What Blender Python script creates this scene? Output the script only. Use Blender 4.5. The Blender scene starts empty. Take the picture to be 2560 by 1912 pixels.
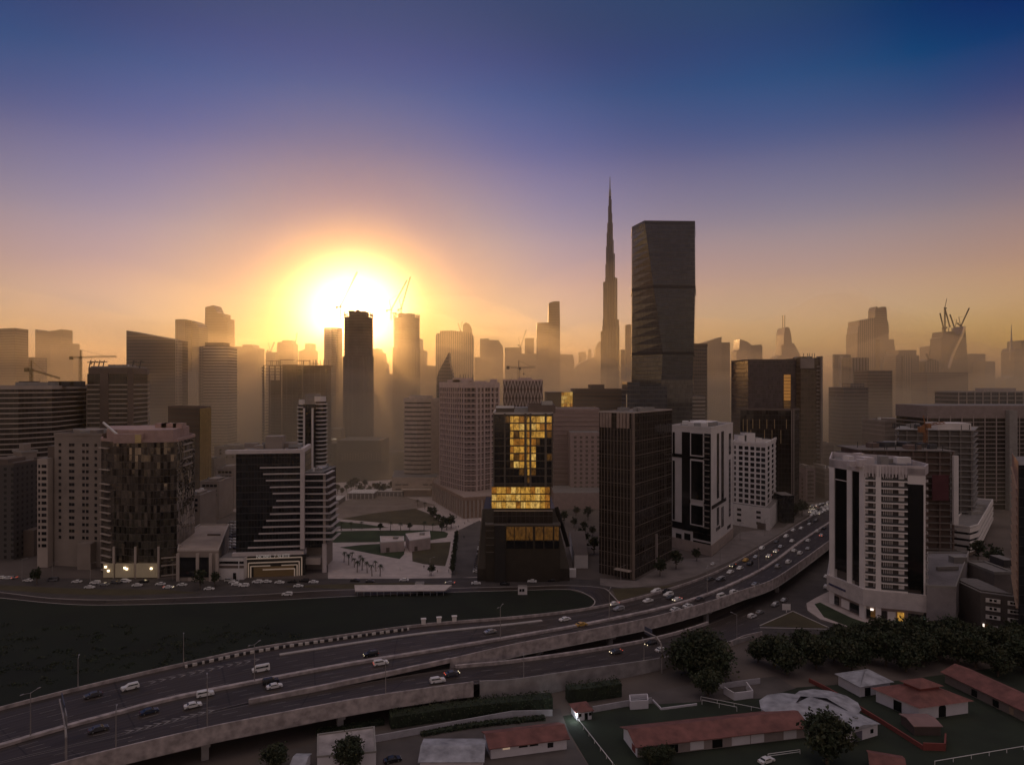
import bpy, math, random
from mathutils import Vector, Matrix
RND = random.Random(11)
sc = bpy.context.scene
COL = sc.collection
# ---------------------------------------------------------------- camera
FX, CX, CY, CAMH = 1774.0, 1280.0, 956.0, 100.0      # photo pixels of the 2560 x 1912 frame
cam = bpy.data.objects.new('camera', bpy.data.cameras.new('camera'))
COL.objects.link(cam); sc.camera = cam
cam.location = (0, 0, CAMH); cam.rotation_euler = (math.pi / 2, 0, 0)
cam.data.sensor_width = 36; cam.data.lens = 36 * FX / 2560
cam.data.clip_start = 1; cam.data.clip_end = 40000
sc.view_settings.view_transform = 'Standard'; sc.view_settings.look = 'None'
sc.view_settings.exposure = 0; sc.view_settings.gamma = 1
sc.cycles.volume_bounces = 8; sc.cycles.max_bounces = 6; sc.cycles.use_denoising = True
# ---------------------------------------------------------------- sun and sky
SUN = Vector((-395, 1774, 161)).normalized()          # behind the dark unfinished tower
ELEV, AZ = math.asin(SUN.z), math.atan2(SUN.x, SUN.y)
sl = bpy.data.lights.new('sun', 'SUN'); sl.energy = 1.7; sl.angle = math.radians(0.6); sl.color = (1.0, .52, .19)
so = bpy.data.objects.new('sun', sl); COL.objects.link(so); so.location = (0, 0, 1200)
so.rotation_euler = SUN.to_track_quat('Z', 'Y').to_euler()
HAZE_DENSITY, HAZE_G, HAZE_COL = 0.00006, 0.95, (1.0, .95, .85)
MIST_COL = (1.0, .90, .66)
MISTS = [(215, 640, .00042, 3.0, .72), (155, 540, .0006, 1.0, .72), (112, 440, .0008, 4.0, .5), (80, 400, .0008, 2.0, .5)]      # top, start, density, seed, forwardness
world = bpy.data.worlds.new('World'); sc.world = world; world.use_nodes = True
SKY_ELEV = [(0.0000, (0.2651, 0.1022, 0.0000)), (0.0278, (0.4422, 0.2272, 0.0000)), (0.0556, (0.5134, 0.2956, 0.0838)), (0.0889, (0.4355, 0.2442, 0.1232)), (0.1333, (0.2529, 0.1696, 0.1558)), (0.1889, (0.0850, 0.0652, 0.1249)), (0.2444, (0.0000, 0.0173, 0.0815)), (0.3111, (0.0000, 0.0000, 0.0230)), (0.4444, (0.0500, 0.0600, 0.1000)), (0.6667, (0.3600, 0.2900, 0.2800)), (1.0000, (1.0000, 0.8000, 0.7400))]
SKY_HALO = [(0.0000, (1.6, 1.3, .9)), (0.0278, (.7, .55, .35)), (0.0556, (.10, .06, .04)), (0.0889, (.05, .04, .09)), (0.1333, (0.11, 0.10, 0.15)), (0.2000, (0.07, 0.085, 0.185)), (0.2889, (0.035, 0.057, 0.13)), (0.4222, (0.017, 0.048, 0.11)), (0.6111, (0.006, 0.022, 0.055)), (1.0000, (0.19, 0.15, 0.14))]
SKY_BACK = [(0, (1, 1, 1)), (.30, (1, 1, 1)), (.5, (.6, .6, .6)), (.7, (.36, .38, .5)), (1, (.32, .36, .5))]   # dimmer and cooler away from the sunset
def sky_world():
    nt = world.node_tree; N = nt.nodes; L = nt.links; N.clear()
    out = N.new('ShaderNodeOutputWorld'); bg = N.new('ShaderNodeBackground'); L.new(bg.outputs[0], out.inputs[0])
    sky = N.new('ShaderNodeTexSky'); sky.sky_type = 'NISHITA'; sky.sun_disc = False
    sky.sun_elevation = ELEV; sky.sun_rotation = AZ; sky.altitude = 100; sky.dust_density = 2.0
    tc = N.new('ShaderNodeTexCoord'); sp = N.new('ShaderNodeSeparateXYZ'); L.new(tc.outputs['Generated'], sp.inputs[0])
    def math_(op, a, b=None):
        m = N.new('ShaderNodeMath'); m.operation = op
        for i, v in enumerate((a, b)):
            if v is None: continue
            if isinstance(v, (int, float)): m.inputs[i].default_value = v
            else: L.new(v, m.inputs[i])
        return m.outputs[0]
    def ramp(fac, stops, sq):
        r = N.new('ShaderNodeValToRGB'); r.color_ramp.interpolation = 'CARDINAL'
        e = r.color_ramp.elements
        while len(e) < len(stops): e.new(.5)
        for i, (p, c) in enumerate(stops): e[i].position = p; e[i].color = (*c, 1)
        L.new(fac, r.inputs[0]); return r.outputs[0]
    el = math_('DIVIDE', math_('ARCSINE', sp.outputs[2]), math.pi / 2)          # 0 .. 1 over 0 .. 90 degrees
    dt = N.new('ShaderNodeVectorMath'); dt.operation = 'DOT_PRODUCT'; L.new(tc.outputs['Generated'], dt.inputs[0]); dt.inputs[1].default_value = SUN
    th = math_('DIVIDE', math_('ARCCOSINE', math_('MINIMUM', dt.outputs['Value'], .99999)), math.pi / 2)
    a = ramp(el, SKY_ELEV, False); h = ramp(th, SKY_HALO, False)
    bk = ramp(math_('MULTIPLY', th, .5), SKY_BACK, False)
    def mix(bt, f, x, y):
        m = N.new('ShaderNodeMix'); m.data_type = 'RGBA'; m.blend_type = bt; m.clamp_result = False
        m.inputs['Factor'].default_value = f; L.new(x, m.inputs['A'])
        if isinstance(y, tuple): m.inputs['B'].default_value = (*y, 1)
        else: L.new(y, m.inputs['B'])
        return m.outputs['Result']
    s = mix('MULTIPLY', 1, sky.outputs[0], (SKY_NISHITA,) * 3)
    L.new(mix('ADD', 1, mix('ADD', 1, s, mix('MULTIPLY', 1, mix('MULTIPLY', 1, a, bk), (10,) * 3)), mix('MULTIPLY', 1, h, (10,) * 3)), bg.inputs[0])
    bg.inputs[1].default_value = 0.1
SKY_NISHITA = 0.02
sky_world()
# ---------------------------------------------------------------- helpers
def X(px, D): return (px - CX) / FX * D
def Z(py, D): return CAMH - (py - CY) / FX * D
def GP(px, py, z=0.0):
    D = (CAMH - z) * FX / (py - CY); return Vector((X(px, D), D, z))
def GD(py, z=0.0): return (CAMH - z) * FX / (py - CY)
def tag(o, label, cat, group=None):
    o['label'] = label; o['category'] = cat
    if group: o['group'] = group
    return o
ORG = {}
def thing(name, label, cat, loc, group=None):
    o = bpy.data.objects.new(name, None); COL.objects.link(o); o.location = Vector(loc); o.empty_display_size = 1
    ORG[o.name] = Vector(loc); return tag(o, label, cat, group)
class MB:
    """collects faces in world coordinates; uv in metres along the wall"""
    def __init__(s): s.v = []; s.f = []; s.m = []; s.uv = []
    def face(s, pts, uv=None, m=0):
        b = len(s.v); s.v += [Vector(p) for p in pts]; s.f.append(list(range(b, b + len(pts)))); s.m.append(m)
        s.uv += list(uv) if uv else [(p[0], p[1]) for p in pts]
        return s
    def prism(s, poly, z0, z1, m=0, mt=None, bottom=False, u0=0, ztop=None):
        """poly counter-clockwise seen from above; z1 a number or a list per corner"""
        n = len(poly); zs = z1 if isinstance(z1, (list, tuple)) else [z1] * n; u = u0
        b0 = z0 if isinstance(z0, (list, tuple)) else [z0] * n
        for i in range(n):
            j = (i + 1) % n; a, c = poly[i], poly[j]; w = math.hypot(c[0] - a[0], c[1] - a[1])
            s.face([(a[0], a[1], b0[i]), (c[0], c[1], b0[j]), (c[0], c[1], zs[j]), (a[0], a[1], zs[i])],
                   [(u, b0[i]), (u + w, b0[j]), (u + w, zs[j]), (u, zs[i])], m)
            u += w
        s.face([(p[0], p[1], z) for p, z in zip(poly, zs)], None, m if mt is None else mt)
        if bottom: s.face([(p[0], p[1], z) for p, z in zip(poly[::-1], b0[::-1])], None, m if mt is None else mt)
        return s
    def ring(s, poly, out, z0, z1, m=0, inn=0.0):
        """a band round a footprint, proud by out"""
        a, b = offset(poly, out), offset(poly, -inn); n = len(poly)
        for i in range(n):
            j = (i + 1) % n
            P = lambda p, z: (p[0], p[1], z)
            s.face([P(a[i], z0), P(a[j], z0), P(a[j], z1), P(a[i], z1)], None, m)
            s.face([P(b[j], z0), P(b[i], z0), P(b[i], z1), P(b[j], z1)], None, m)
            s.face([P(a[i], z1), P(a[j], z1), P(b[j], z1), P(b[i], z1)], None, m)
            s.face([P(b[i], z0), P(b[j], z0), P(a[j], z0), P(a[i], z0)], None, m)
        return s
    def box(s, c, d, rz=0.0, m=0, bottom=True):
        hx, hy, hz = d[0] / 2, d[1] / 2, d[2] / 2; C, S = math.cos(rz), math.sin(rz)
        poly = [(c[0] + x * C - y * S, c[1] + x * S + y * C) for x, y in ((-hx, -hy), (hx, -hy), (hx, hy), (-hx, hy))]
        return s.prism(poly, c[2] - hz, c[2] + hz, m, bottom=bottom)
    def bar(s, a, b, w, h=None, m=0):
        a, b = Vector(a), Vector(b); d = b - a
        if d.length < 1e-6: return s
        h = h or w; d.normalize(); up = Vector((0, 0, 1)) if abs(d.z) < .95 else Vector((0, 1, 0))
        r = d.cross(up).normalized(); t = r.cross(d)
        q = lambda o, i, k: o + r * (i * w / 2) + t * (k * h / 2)
        A = [q(a, -1, -1), q(a, 1, -1), q(a, 1, 1), q(a, -1, 1)]; B = [q(b, -1, -1), q(b, 1, -1), q(b, 1, 1), q(b, -1, 1)]
        for i in range(4):
            j = (i + 1) % 4; s.face([A[i], A[j], B[j], B[i]], None, m)
        s.face(A[::-1], None, m); s.face(B, None, m); return s
    def cyl(s, a, b, r0, r1=None, n=8, m=0):
        a, b = Vector(a), Vector(b); r1 = r0 if r1 is None else r1; d = (b - a).normalized()
        up = Vector((0, 0, 1)) if abs(d.z) < .95 else Vector((1, 0, 0)); x = d.cross(up).normalized(); y = d.cross(x)
        A = [a + (x * math.cos(t) + y * math.sin(t)) * r0 for t in [2 * math.pi * i / n for i in range(n)]]
        B = [b + (x * math.cos(t) + y * math.sin(t)) * r1 for t in [2 * math.pi * i / n for i in range(n)]]
        for i in range(n):
            j = (i + 1) % n; s.face([A[j], A[i], B[i], B[j]], None, m)
        s.face(A, None, m); s.face(B[::-1], None, m); return s
    def sil(s, D, depth, pts, m=0, mt=None, base=0.0):
        """a silhouette (left to right, photo pixels at distance D) with a real depth behind it"""
        P = [(X(x, D), Z(y, D)) for x, y in pts]; P = [(P[0][0], base)] + P + [(P[-1][0], base)]
        n = len(P); y0, y1 = D, D + depth; mt = m if mt is None else mt
        s.face([(p[0], y0, p[1]) for p in P[::-1]][::-1], [(p[0], p[1]) for p in P], m)
        s.face([(p[0], y1, p[1]) for p in P[::-1]], [(p[0], p[1]) for p in P[::-1]], m)
        for i in range(n - 1):
            a, b = P[i], P[i + 1]; steep = abs(b[0] - a[0]) < abs(b[1] - a[1]) * .8
            s.face([(a[0], y0, a[1]), (b[0], y0, b[1]), (b[0], y1, b[1]), (a[0], y1, a[1])],
                   [(0, a[1]), (0, b[1]), (depth, b[1]), (depth, a[1])], m if steep else mt)
        return s
    def build(s, name, mats, parent=None, smooth=False, org=None):
        me = bpy.data.meshes.new(name); o = bpy.data.objects.new(name, me); COL.objects.link(o)
        if parent is not None:
            base = ORG[parent.name]; o.parent = parent
            if org is not None: o.location = Vector(org) - base; base = Vector(org)
        else:
            base = Vector(org) if org is not None else Vector((0, 0, 0)); o.location = base
        ORG[o.name] = base
        me.from_pydata([tuple(p - base) for p in s.v], [], s.f)
        for mt in (mats if isinstance(mats, (list, tuple)) else [mats]): me.materials.append(mt)
        me.polygons.foreach_set('material_index', s.m)
        uv = me.uv_layers.new(name='UVMap'); uv.data.foreach_set('uv', [c for p in s.uv for c in p])
        if smooth: me.polygons.foreach_set('use_smooth', [True] * len(s.f))
        me.update()
        import bmesh
        bm = bmesh.new(); bm.from_mesh(me); bmesh.ops.remove_doubles(bm, verts=bm.verts, dist=.002); bmesh.ops.recalc_face_normals(bm, faces=bm.faces); bm.to_mesh(me); bm.free()
        return o
def offset(poly, d):
    n = len(poly); out = []
    for i in range(n):
        p, q, r = Vector(poly[i - 1][:2]), Vector(poly[i][:2]), Vector(poly[(i + 1) % n][:2])
        a = (q - p).normalized(); b = (r - q).normalized(); na, nb = Vector((a.y, -a.x)), Vector((b.y, -b.x))
        k = (na + nb); k = k / max(k.length_squared / 2, .3) if k.length > 1e-6 else na
        out.append(q + k * d)
    return out
def dup(o, loc, rz=None, parent=None, label=None, group=None):
    c = o.copy(); COL.objects.link(c); c.location = loc
    if rz is not None: c.rotation_euler = (0, 0, rz)
    if parent is not None: c.parent = parent
    for ch in o.children: dup(ch, ch.location, None, c)
    if label: c['label'] = label
    if group: c['group'] = group
    return c
def quad(x0, D0, xm, Dm, x1, D1):
    """parallelogram footprint from its left, front and right corners"""
    a, b, c = Vector((X(x0, D0), D0)), Vector((X(xm, Dm), Dm)), Vector((X(x1, D1), D1)); return [a, b, c, a + c - b]
def corner(x0, xm, x1, D):
    """right-angled block standing corner-on"""
    wl, wr = (xm - x0) * D / FX, (x1 - xm) * D / FX; k = math.sqrt(wl * wr); f = Vector((X(xm, D), D))
    a, c = f + Vector((-wl, k)), f + Vector((wr, k))
    # push the far corners out along their sight lines so that they keep their place in the picture
    a.x = X(x0, a.y); c.x = X(x1, c.y); return [a, f, c, a + c - f]
def rect(x0, x1, D, depth): return [Vector((X(x0, D), D)), Vector((X(x1, D), D)), Vector((X(x1, D), D + depth)), Vector((X(x0, D), D + depth))]
def cen(poly): return Vector((sum(p[0] for p in poly) / len(poly), sum(p[1] for p in poly) / len(poly), 0))
def lerp(a, b, t): return Vector(a) + (Vector(b) - Vector(a)) * t
def smooth_line(pts, n):
    """Catmull-Rom through the points, n samples, even by length"""
    P = [Vector(p) for p in pts]; P = [P[0] * 2 - P[1]] + P + [P[-1] * 2 - P[-2]]; out = []
    for i in range(1, len(P) - 2):
        for k in range(24):
            t = k / 24; a, b, c, d = P[i - 1:i + 3]
            out.append(.5 * ((2 * b) + (c - a) * t + (2 * a - 5 * b + 4 * c - d) * t * t + (3 * b - a - 3 * c + d) * t ** 3))
    out.append(P[-2].copy()); L = [0.0]
    for i in range(1, len(out)): L.append(L[-1] + (out[i] - out[i - 1]).length)
    res = []; j = 0
    for k in range(n):
        s_ = L[-1] * k / (n - 1)
        while j < len(L) - 2 and L[j + 1] < s_: j += 1
        res.append(out[j].lerp(out[j + 1], (s_ - L[j]) / max(L[j + 1] - L[j], 1e-9)))
    return res
# ---------------------------------------------------------------- materials
MATS = {}
def mat(name, col, rough=.7, metal=0.0, noise=.12, scale=.3, emit=None, spec=.5):
    if name in MATS: return MATS[name]
    m = bpy.data.materials.new(name); m.use_nodes = True; nt = m.node_tree; p = nt.nodes['Principled BSDF']; L = nt.links
    p.inputs['Roughness'].default_value = rough; p.inputs['Metallic'].default_value = metal; p.inputs['Specular IOR Level'].default_value = spec
    if noise:
        tc = nt.nodes.new('ShaderNodeNewGeometry'); nz = nt.nodes.new('ShaderNodeTexNoise'); nz.inputs['Scale'].default_value = scale; nz.inputs['Detail'].default_value = 5
        L.new(tc.outputs['Position'], nz.inputs['Vector'])
        mp = nt.nodes.new('ShaderNodeMapRange'); mp.inputs[1].default_value = .3; mp.inputs[2].default_value = .7; mp.inputs[3].default_value = 1 - noise; mp.inputs[4].default_value = 1 + noise
        L.new(nz.outputs[0], mp.inputs[0])
        mx = nt.nodes.new('ShaderNodeMix'); mx.data_type = 'RGBA'; mx.blend_type = 'MULTIPLY'; mx.inputs['Factor'].default_value = 1
        mx.inputs['A'].default_value = (*col, 1); L.new(mp.outputs[0], mx.inputs['B']); L.new(mx.outputs['Result'], p.inputs['Base Color'])
    else: p.inputs['Base Color'].default_value = (*col, 1)
    if emit: p.inputs['Emission Color'].default_value = (*emit[:3], 1); p.inputs['Emission Strength'].default_value = emit[3]
    MATS[name] = m; return m
def fac(name, wall, glass, bay, floor, ww, wh, rough=.12, glass2=None, wrough=.7, tilt=.02, metal=0.0, spec=.5, v0=0.0):
    """window-grid wall: bay x floor metres, a pane takes the share ww x wh of its cell"""
    if name in MATS: return MATS[name]
    m = bpy.data.materials.new(name); m.use_nodes = True; nt = m.node_tree; N = nt.nodes; L = nt.links; p = N['Principled BSDF']
    uv = N.new('ShaderNodeUVMap'); uv.uv_map = 'UVMap'; sp = N.new('ShaderNodeSeparateXYZ'); L.new(uv.outputs[0], sp.inputs[0])
    def M(op, a, b=None):
        n = N.new('ShaderNodeMath'); n.operation = op
        for i, v in enumerate((a, b)):
            if v is None: continue
            if isinstance(v, (int, float)): n.inputs[i].default_value = v
            else: L.new(v, n.inputs[i])
        return n.outputs[0]
    def inside(c, size, share):
        q = M('DIVIDE', c, size); f = M('FRACT', q); k = M('ABSOLUTE', M('SUBTRACT', f, .5)); return M('LESS_THAN', k, share / 2), M('FLOOR', q)
    iu, cu = inside(sp.outputs[0], bay, ww); iv, cv = inside(M('ADD', sp.outputs[1], v0), floor, wh)
    win = M('MULTIPLY', iu, iv)
    cb = N.new('ShaderNodeCombineXYZ'); L.new(cu, cb.inputs[0]); L.new(cv, cb.inputs[1])
    wn = N.new('ShaderNodeTexWhiteNoise'); wn.noise_dimensions = '2D'; L.new(cb.outputs[0], wn.inputs['Vector'])
    def mix(f, a, b):
        n = N.new('ShaderNodeMix'); n.data_type = 'RGBA'; L.new(f, n.inputs['Factor'])
        for k, v in (('A', a), ('B', b)):
            if isinstance(v, tuple): n.inputs[k].default_value = (*v, 1)
            else: L.new(v, n.inputs[k])
        return n.outputs['Result']
    nz = N.new('ShaderNodeTexNoise'); nz.inputs['Scale'].default_value = .08; ge = N.new('ShaderNodeNewGeometry'); L.new(ge.outputs['Position'], nz.inputs['Vector'])
    w2 = tuple(c * .8 for c in wall); wallc = mix(nz.outputs[0], w2, wall)
    g = mix(wn.outputs[0], glass, glass2 or tuple(c * 1.8 + .004 for c in glass))
    L.new(mix(win, wallc, g), p.inputs['Base Color'])
    r = N.new('ShaderNodeMapRange'); L.new(win, r.inputs[0]); r.inputs[3].default_value = wrough; r.inputs[4].default_value = rough; L.new(r.outputs[0], p.inputs['Roughness'])
    if metal: L.new(M('MULTIPLY', win, metal), p.inputs['Metallic'])
    p.inputs['Specular IOR Level'].default_value = spec
    if tilt:
        v = N.new('ShaderNodeVectorMath'); v.operation = 'SUBTRACT'; L.new(wn.outputs['Color'], v.inputs[0]); v.inputs[1].default_value = (.5, .5, .5)
        v2 = N.new('ShaderNodeVectorMath'); v2.operation = 'SCALE'; L.new(v.outputs[0], v2.inputs[0]); L.new(M('MULTIPLY', win, tilt), v2.inputs['Scale'])
        v3 = N.new('ShaderNodeVectorMath'); v3.operation = 'ADD'; L.new(ge.outputs['Normal'], v3.inputs[0]); L.new(v2.outputs[0], v3.inputs[1])
        v4 = N.new('ShaderNodeVectorMath'); v4.operation = 'NORMALIZE'; L.new(v3.outputs[0], v4.inputs[0]); L.new(v4.outputs[0], p.inputs['Normal'])
    MATS[name] = m; return m
roofm = mat('roof_grey', (.22, .2, .19), .9)
darkm = mat('dark_metal', (.05, .05, .055), .5)
steel = mat('grey_steel', (.3, .3, .3), .5, .4)
conc = mat('concrete', (.30, .28, .26), .85)
white = mat('white_paint', (.72, .70, .68), .6, noise=.06)
far_a = fac('far_beige', (.30, .25, .21), (.05, .05, .06), 3.2, 3.6, .55, .55)
far_b = fac('far_brown', (.20, .16, .14), (.04, .04, .05), 2.4, 3.8, .7, .6)
far_c = fac('far_glass', (.12, .11, .11), (.03, .035, .045), 1.6, 3.9, .9, .75)
far_d = fac('far_pale', (.42, .36, .31), (.06, .06, .07), 3.6, 3.5, .5, .5)
far_v = fac('far_striped', (.33, .27, .23), (.05, .05, .05), 4.2, 400., .5, 1.)
far_h = fac('far_banded', (.60, .52, .44), (.10, .08, .07), 400., 3.7, 1., .4)
# ---------------------------------------------------------------- ground, water, roads
def struct(o): o['kind'] = 'structure'; return o
def gpoly(name, pts, z, m, parent=None):
    mb = MB(); mb.face([(GP(x, y)[0], GP(x, y)[1], z) for x, y in pts]); return mb.build(name, m, parent)
asph = mat('asphalt', (.060, .050, .047), .85, noise=.25, scale=.15)
asph2 = mat('asphalt_pale', (.095, .080, .074), .85, noise=.25, scale=.12)
pave = mat('paving', (.50, .42, .39), .8, noise=.15, scale=.2)
pave2 = mat('paving_dull', (.20, .17, .16), .85, noise=.2, scale=.15)
sand = mat('sand', (.24, .19, .16), .95, noise=.2, scale=.1)
grassm = mat('grass_dark', (.006, .010, .003), .95, noise=.4, scale=.05)
lawnm = mat('lawn', (.030, .044, .016), .95, noise=.35, scale=.09)
lawnb = mat('lawn_brown', (.075, .060, .030), .95, noise=.3, scale=.09)
paint = mat('road_paint', (.26, .235, .22), .7, noise=.2, scale=1.5)
kerb = mat('kerb', (.42, .38, .36), .85)
barr = mat('barrier_concrete', (.40, .345, .335), .85, noise=.38, scale=.45)
mb = MB(); mb.face([(-3950, -750, 0), (3950, -750, 0), (3950, 2980, 0), (-3950, 2980, 0)])
struct(mb.build('ground', [mat('dirt', (.115, .092, .080), .95, noise=.35, scale=.03)]))
water = bpy.data.materials.new('canal_water'); water.use_nodes = True
def mk_water():
    nt = water.node_tree; p = nt.nodes['Principled BSDF']; p.inputs['Base Color'].default_value = (.012, .013, .015, 1); p.inputs['Roughness'].default_value = .16
    g = nt.nodes.new('ShaderNodeNewGeometry'); n = nt.nodes.new('ShaderNodeTexNoise'); n.inputs['Scale'].default_value = .35; n.inputs['Detail'].default_value = 3
    b = nt.nodes.new('ShaderNodeBump'); b.inputs['Strength'].default_value = .5; b.inputs['Distance'].default_value = .4
    nt.links.new(g.outputs['Position'], n.inputs['Vector']); nt.links.new(n.outputs[0], b.inputs['Height']); nt.links.new(b.outputs[0], p.inputs['Normal'])
mk_water()
struct(gpoly('water', [(560, 1128), (780, 1146), (1010, 1130), (1140, 1118), (1140, 1140), (1020, 1190), (985, 1197), (900, 1204), (830, 1206), (600, 1214)][::-1], .02, water))
# quay along the far bank and its low wall
mb = MB(); q = [GP(x, y) for x, y in ((700, 1141), (810, 1147), (955, 1136), (1015, 1129))]
for a, b in zip(q, q[1:]):
    d = (b - a).normalized(); n = Vector((-d.y, d.x, 0)) * 9
    mb.prism([a.xy, b.xy, (b + n).xy, (a + n).xy], 0, 2.2)
tag(mb.build('quay_wall', [mat('quay', (.40, .34, .32), .85)], org=q[1]), 'pale stone quay wall along the far side of the canal', 'quay wall')
struct(gpoly('plaza', [(560, 1216), (830, 1207), (985, 1199), (1020, 1192), (1240, 1215), (1240, 1452), (820, 1452), (820, 1400), (740, 1330), (560, 1270)][::-1], .03, pave))
struct(gpoly('sand_lot', [(812, 1262), (900, 1243), (1000, 1238), (1090, 1262), (1040, 1272), (940, 1281), (850, 1296), (812, 1292)][::-1], .06, sand))
for pts, m in (([(848, 1297), (935, 1282), (1039, 1271), (1075, 1285), (1114, 1310), (1085, 1314), (981, 1309)], lawnb),
               ([(740, 1300), (821, 1300), (900, 1308), (975, 1319), (900, 1321), (740, 1322)], lawnm),
               ([(740, 1331), (909, 1326), (1060, 1325), (1110, 1328), (1121, 1333), (1116, 1343), (1071, 1351), (938, 1355), (740, 1357)], lawnm),
               ([(849, 1368), (900, 1362), (949, 1359), (1012, 1372), (1010, 1386), (999, 1397), (930, 1384)], lawnm),
               ([(1030, 1378), (1077, 1357), (1127, 1354), (1122, 1385), (1113, 1415), (1060, 1410), (1031, 1403)], lawnb)):
    o = gpoly('lawn', pts[::-1], .07, m); o['kind'] = 'structure'
struct(gpoly('side_street', [(1136, 1330), (1200, 1300), (1215, 1330), (1206, 1440), (1128, 1446)][::-1], .08, asph2))
struct(gpoly('frontage_road', [(-400, 1440), (300, 1446), (700, 1446), (1000, 1446), (1300, 1442), (1560, 1452), (1640, 1440), (1660, 1455), (1560, 1480), (1420, 1466), (1100, 1468), (860, 1474), (640, 1486), (494, 1492), (290, 1498), (131, 1494), (0, 1479), (-400, 1455)][::-1], .05, asph))
struct(gpoly('verge', [(-300, 1462), (0, 1474), (131, 1484), (300, 1488), (500, 1482), (420, 1474), (200, 1472), (0, 1462)][::-1], .09, lawnb))
struct(gpoly('verge', [(700, 1466), (880, 1458), (1050, 1456), (1100, 1462), (860, 1472)][::-1], .09, lawnb))
struct(gpoly('verge', [(1530, 1472), (1640, 1468), (1690, 1462), (1640, 1476), (1545, 1502)][::-1], .09, lawnb))
struct(gpoly('grass_field', [(-700, 1462), (-300, 1474), (0, 1494), (261, 1512), (500, 1508), (640, 1503), (807, 1494), (885, 1490), (1130, 1478), (1300, 1474), (1425, 1474), (1468, 1487), (1487, 1502), (1480, 1513), (1459, 1522), (1280, 1560), (1057, 1590), (640, 1660), (289, 1740), (0, 1830), (-300, 1900), (-900, 1900)][::-1], .04, grassm))
def sm(pts, n=130):
    """photo pixels with heights, joined by a smooth curve"""
    return smooth_line([GP(x, y, z) for x, y, z in pts], n)
def ribbon(mb, A, B, m=0, dz=0.0):
    u = 0.0
    for i in range(len(A) - 1):
        d = (A[i + 1] - A[i]).length; w0, w1 = (A[i] - B[i]).length, (A[i + 1] - B[i + 1]).length
        mb.face([(p[0], p[1], p[2] + dz) for p in (A[i], A[i + 1], B[i + 1], B[i])], [(u, 0), (u + d, 0), (u + d, w1), (u, w0)], m); u += d
def road_mat():
    # asphalt with darker wheel tracks, patches, joints across the deck
    m = bpy.data.materials.new('road_asphalt'); m.use_nodes = True; nt = m.node_tree; N = nt.nodes; L = nt.links; p = N['Principled BSDF']; p.inputs['Roughness'].default_value = .5; p.inputs['Specular IOR Level'].default_value = .25
    uv = N.new('ShaderNodeUVMap'); uv.uv_map = 'UVMap'; sp = N.new('ShaderNodeSeparateXYZ'); L.new(uv.outputs[0], sp.inputs[0])
    def M(op, a, b):
        n = N.new('ShaderNodeMath'); n.operation = op
        for i, v in enumerate((a, b)):
            if isinstance(v, (int, float)): n.inputs[i].default_value = v
            else: L.new(v, n.inputs[i])
        return n.outputs[0]
    def noise(sx, sy, det):
        mp = N.new('ShaderNodeMapping'); mp.inputs['Scale'].default_value = (sx, sy, 1); L.new(uv.outputs[0], mp.inputs[0]); n = N.new('ShaderNodeTexNoise'); n.inputs['Scale'].default_value = 1; n.inputs['Detail'].default_value = det; L.new(mp.outputs[0], n.inputs[0]); return n.outputs[0]
    track = M('MULTIPLY', M('SINE', M('MULTIPLY', sp.outputs[1], 2 * math.pi / 1.83), 0.0), M('MULTIPLY', noise(.02, .3, 2), .30))
    patch = M('GREATER_THAN', noise(.035, .13, 0), .62); joint = M('LESS_THAN', M('FRACT', M('DIVIDE', sp.outputs[0], 31.0), 0.0), .016)
    v = M('ADD', M('ADD', .72, track), M('MULTIPLY', noise(.12, 1.6, 6), .55)); v = M('MULTIPLY', v, M('SUBTRACT', 1.0, M('MULTIPLY', patch, .24))); v = M('MULTIPLY', v, M('SUBTRACT', 1.0, M('MULTIPLY', joint, .5)))
    mx = N.new('ShaderNodeMix'); mx.data_type = 'RGBA'; mx.blend_type = 'MULTIPLY'; mx.inputs['Factor'].default_value = 1; mx.inputs['A'].default_value = (.056, .043, .037, 1); L.new(v, mx.inputs['B']); L.new(mx.outputs['Result'], p.inputs['Base Color'])
    r = M('ADD', .38, M('MULTIPLY', noise(.05, .8, 4), .3)); L.new(r, p.inputs['Roughness']); return m
roadm = road_mat()
def wall_along(mb, L, w, z0, z1, m=0, side=0.0):
    """a wall of width w along the line L, from z0 to z1 above it, shifted sideways"""
    P, Q = shifted(L, side - w / 2), shifted(L, side + w / 2)
    up = lambda p, z: (p[0], p[1], p[2] + z)
    for i in range(len(L) - 1):
        mb.face([up(P[i], z0), up(P[i + 1], z0), up(P[i + 1], z1), up(P[i], z1)], None, m)
        mb.face([up(Q[i + 1], z0), up(Q[i], z0), up(Q[i], z1), up(Q[i + 1], z1)], None, m)
        mb.face([up(P[i], z1), up(P[i + 1], z1), up(Q[i + 1], z1), up(Q[i], z1)], None, m)
        mb.face([up(Q[i], z0), up(Q[i + 1], z0), up(P[i + 1], z0), up(P[i], z0)], None, m)
    for i in (0, -1): mb.face([up(P[i], z0), up(P[i], z1), up(Q[i], z1), up(Q[i], z0)], None, m)
def shifted(L, s):
    out = []
    for i, p in enumerate(L):
        d = (L[min(i + 1, len(L) - 1)] - L[max(i - 1, 0)]); d.z = 0; d.normalize(); out.append(p + Vector((-d.y, d.x, 0)) * s)
    return out
def between(A, B, f): return [a.lerp(b, f) for a, b in zip(A, B)]
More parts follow.
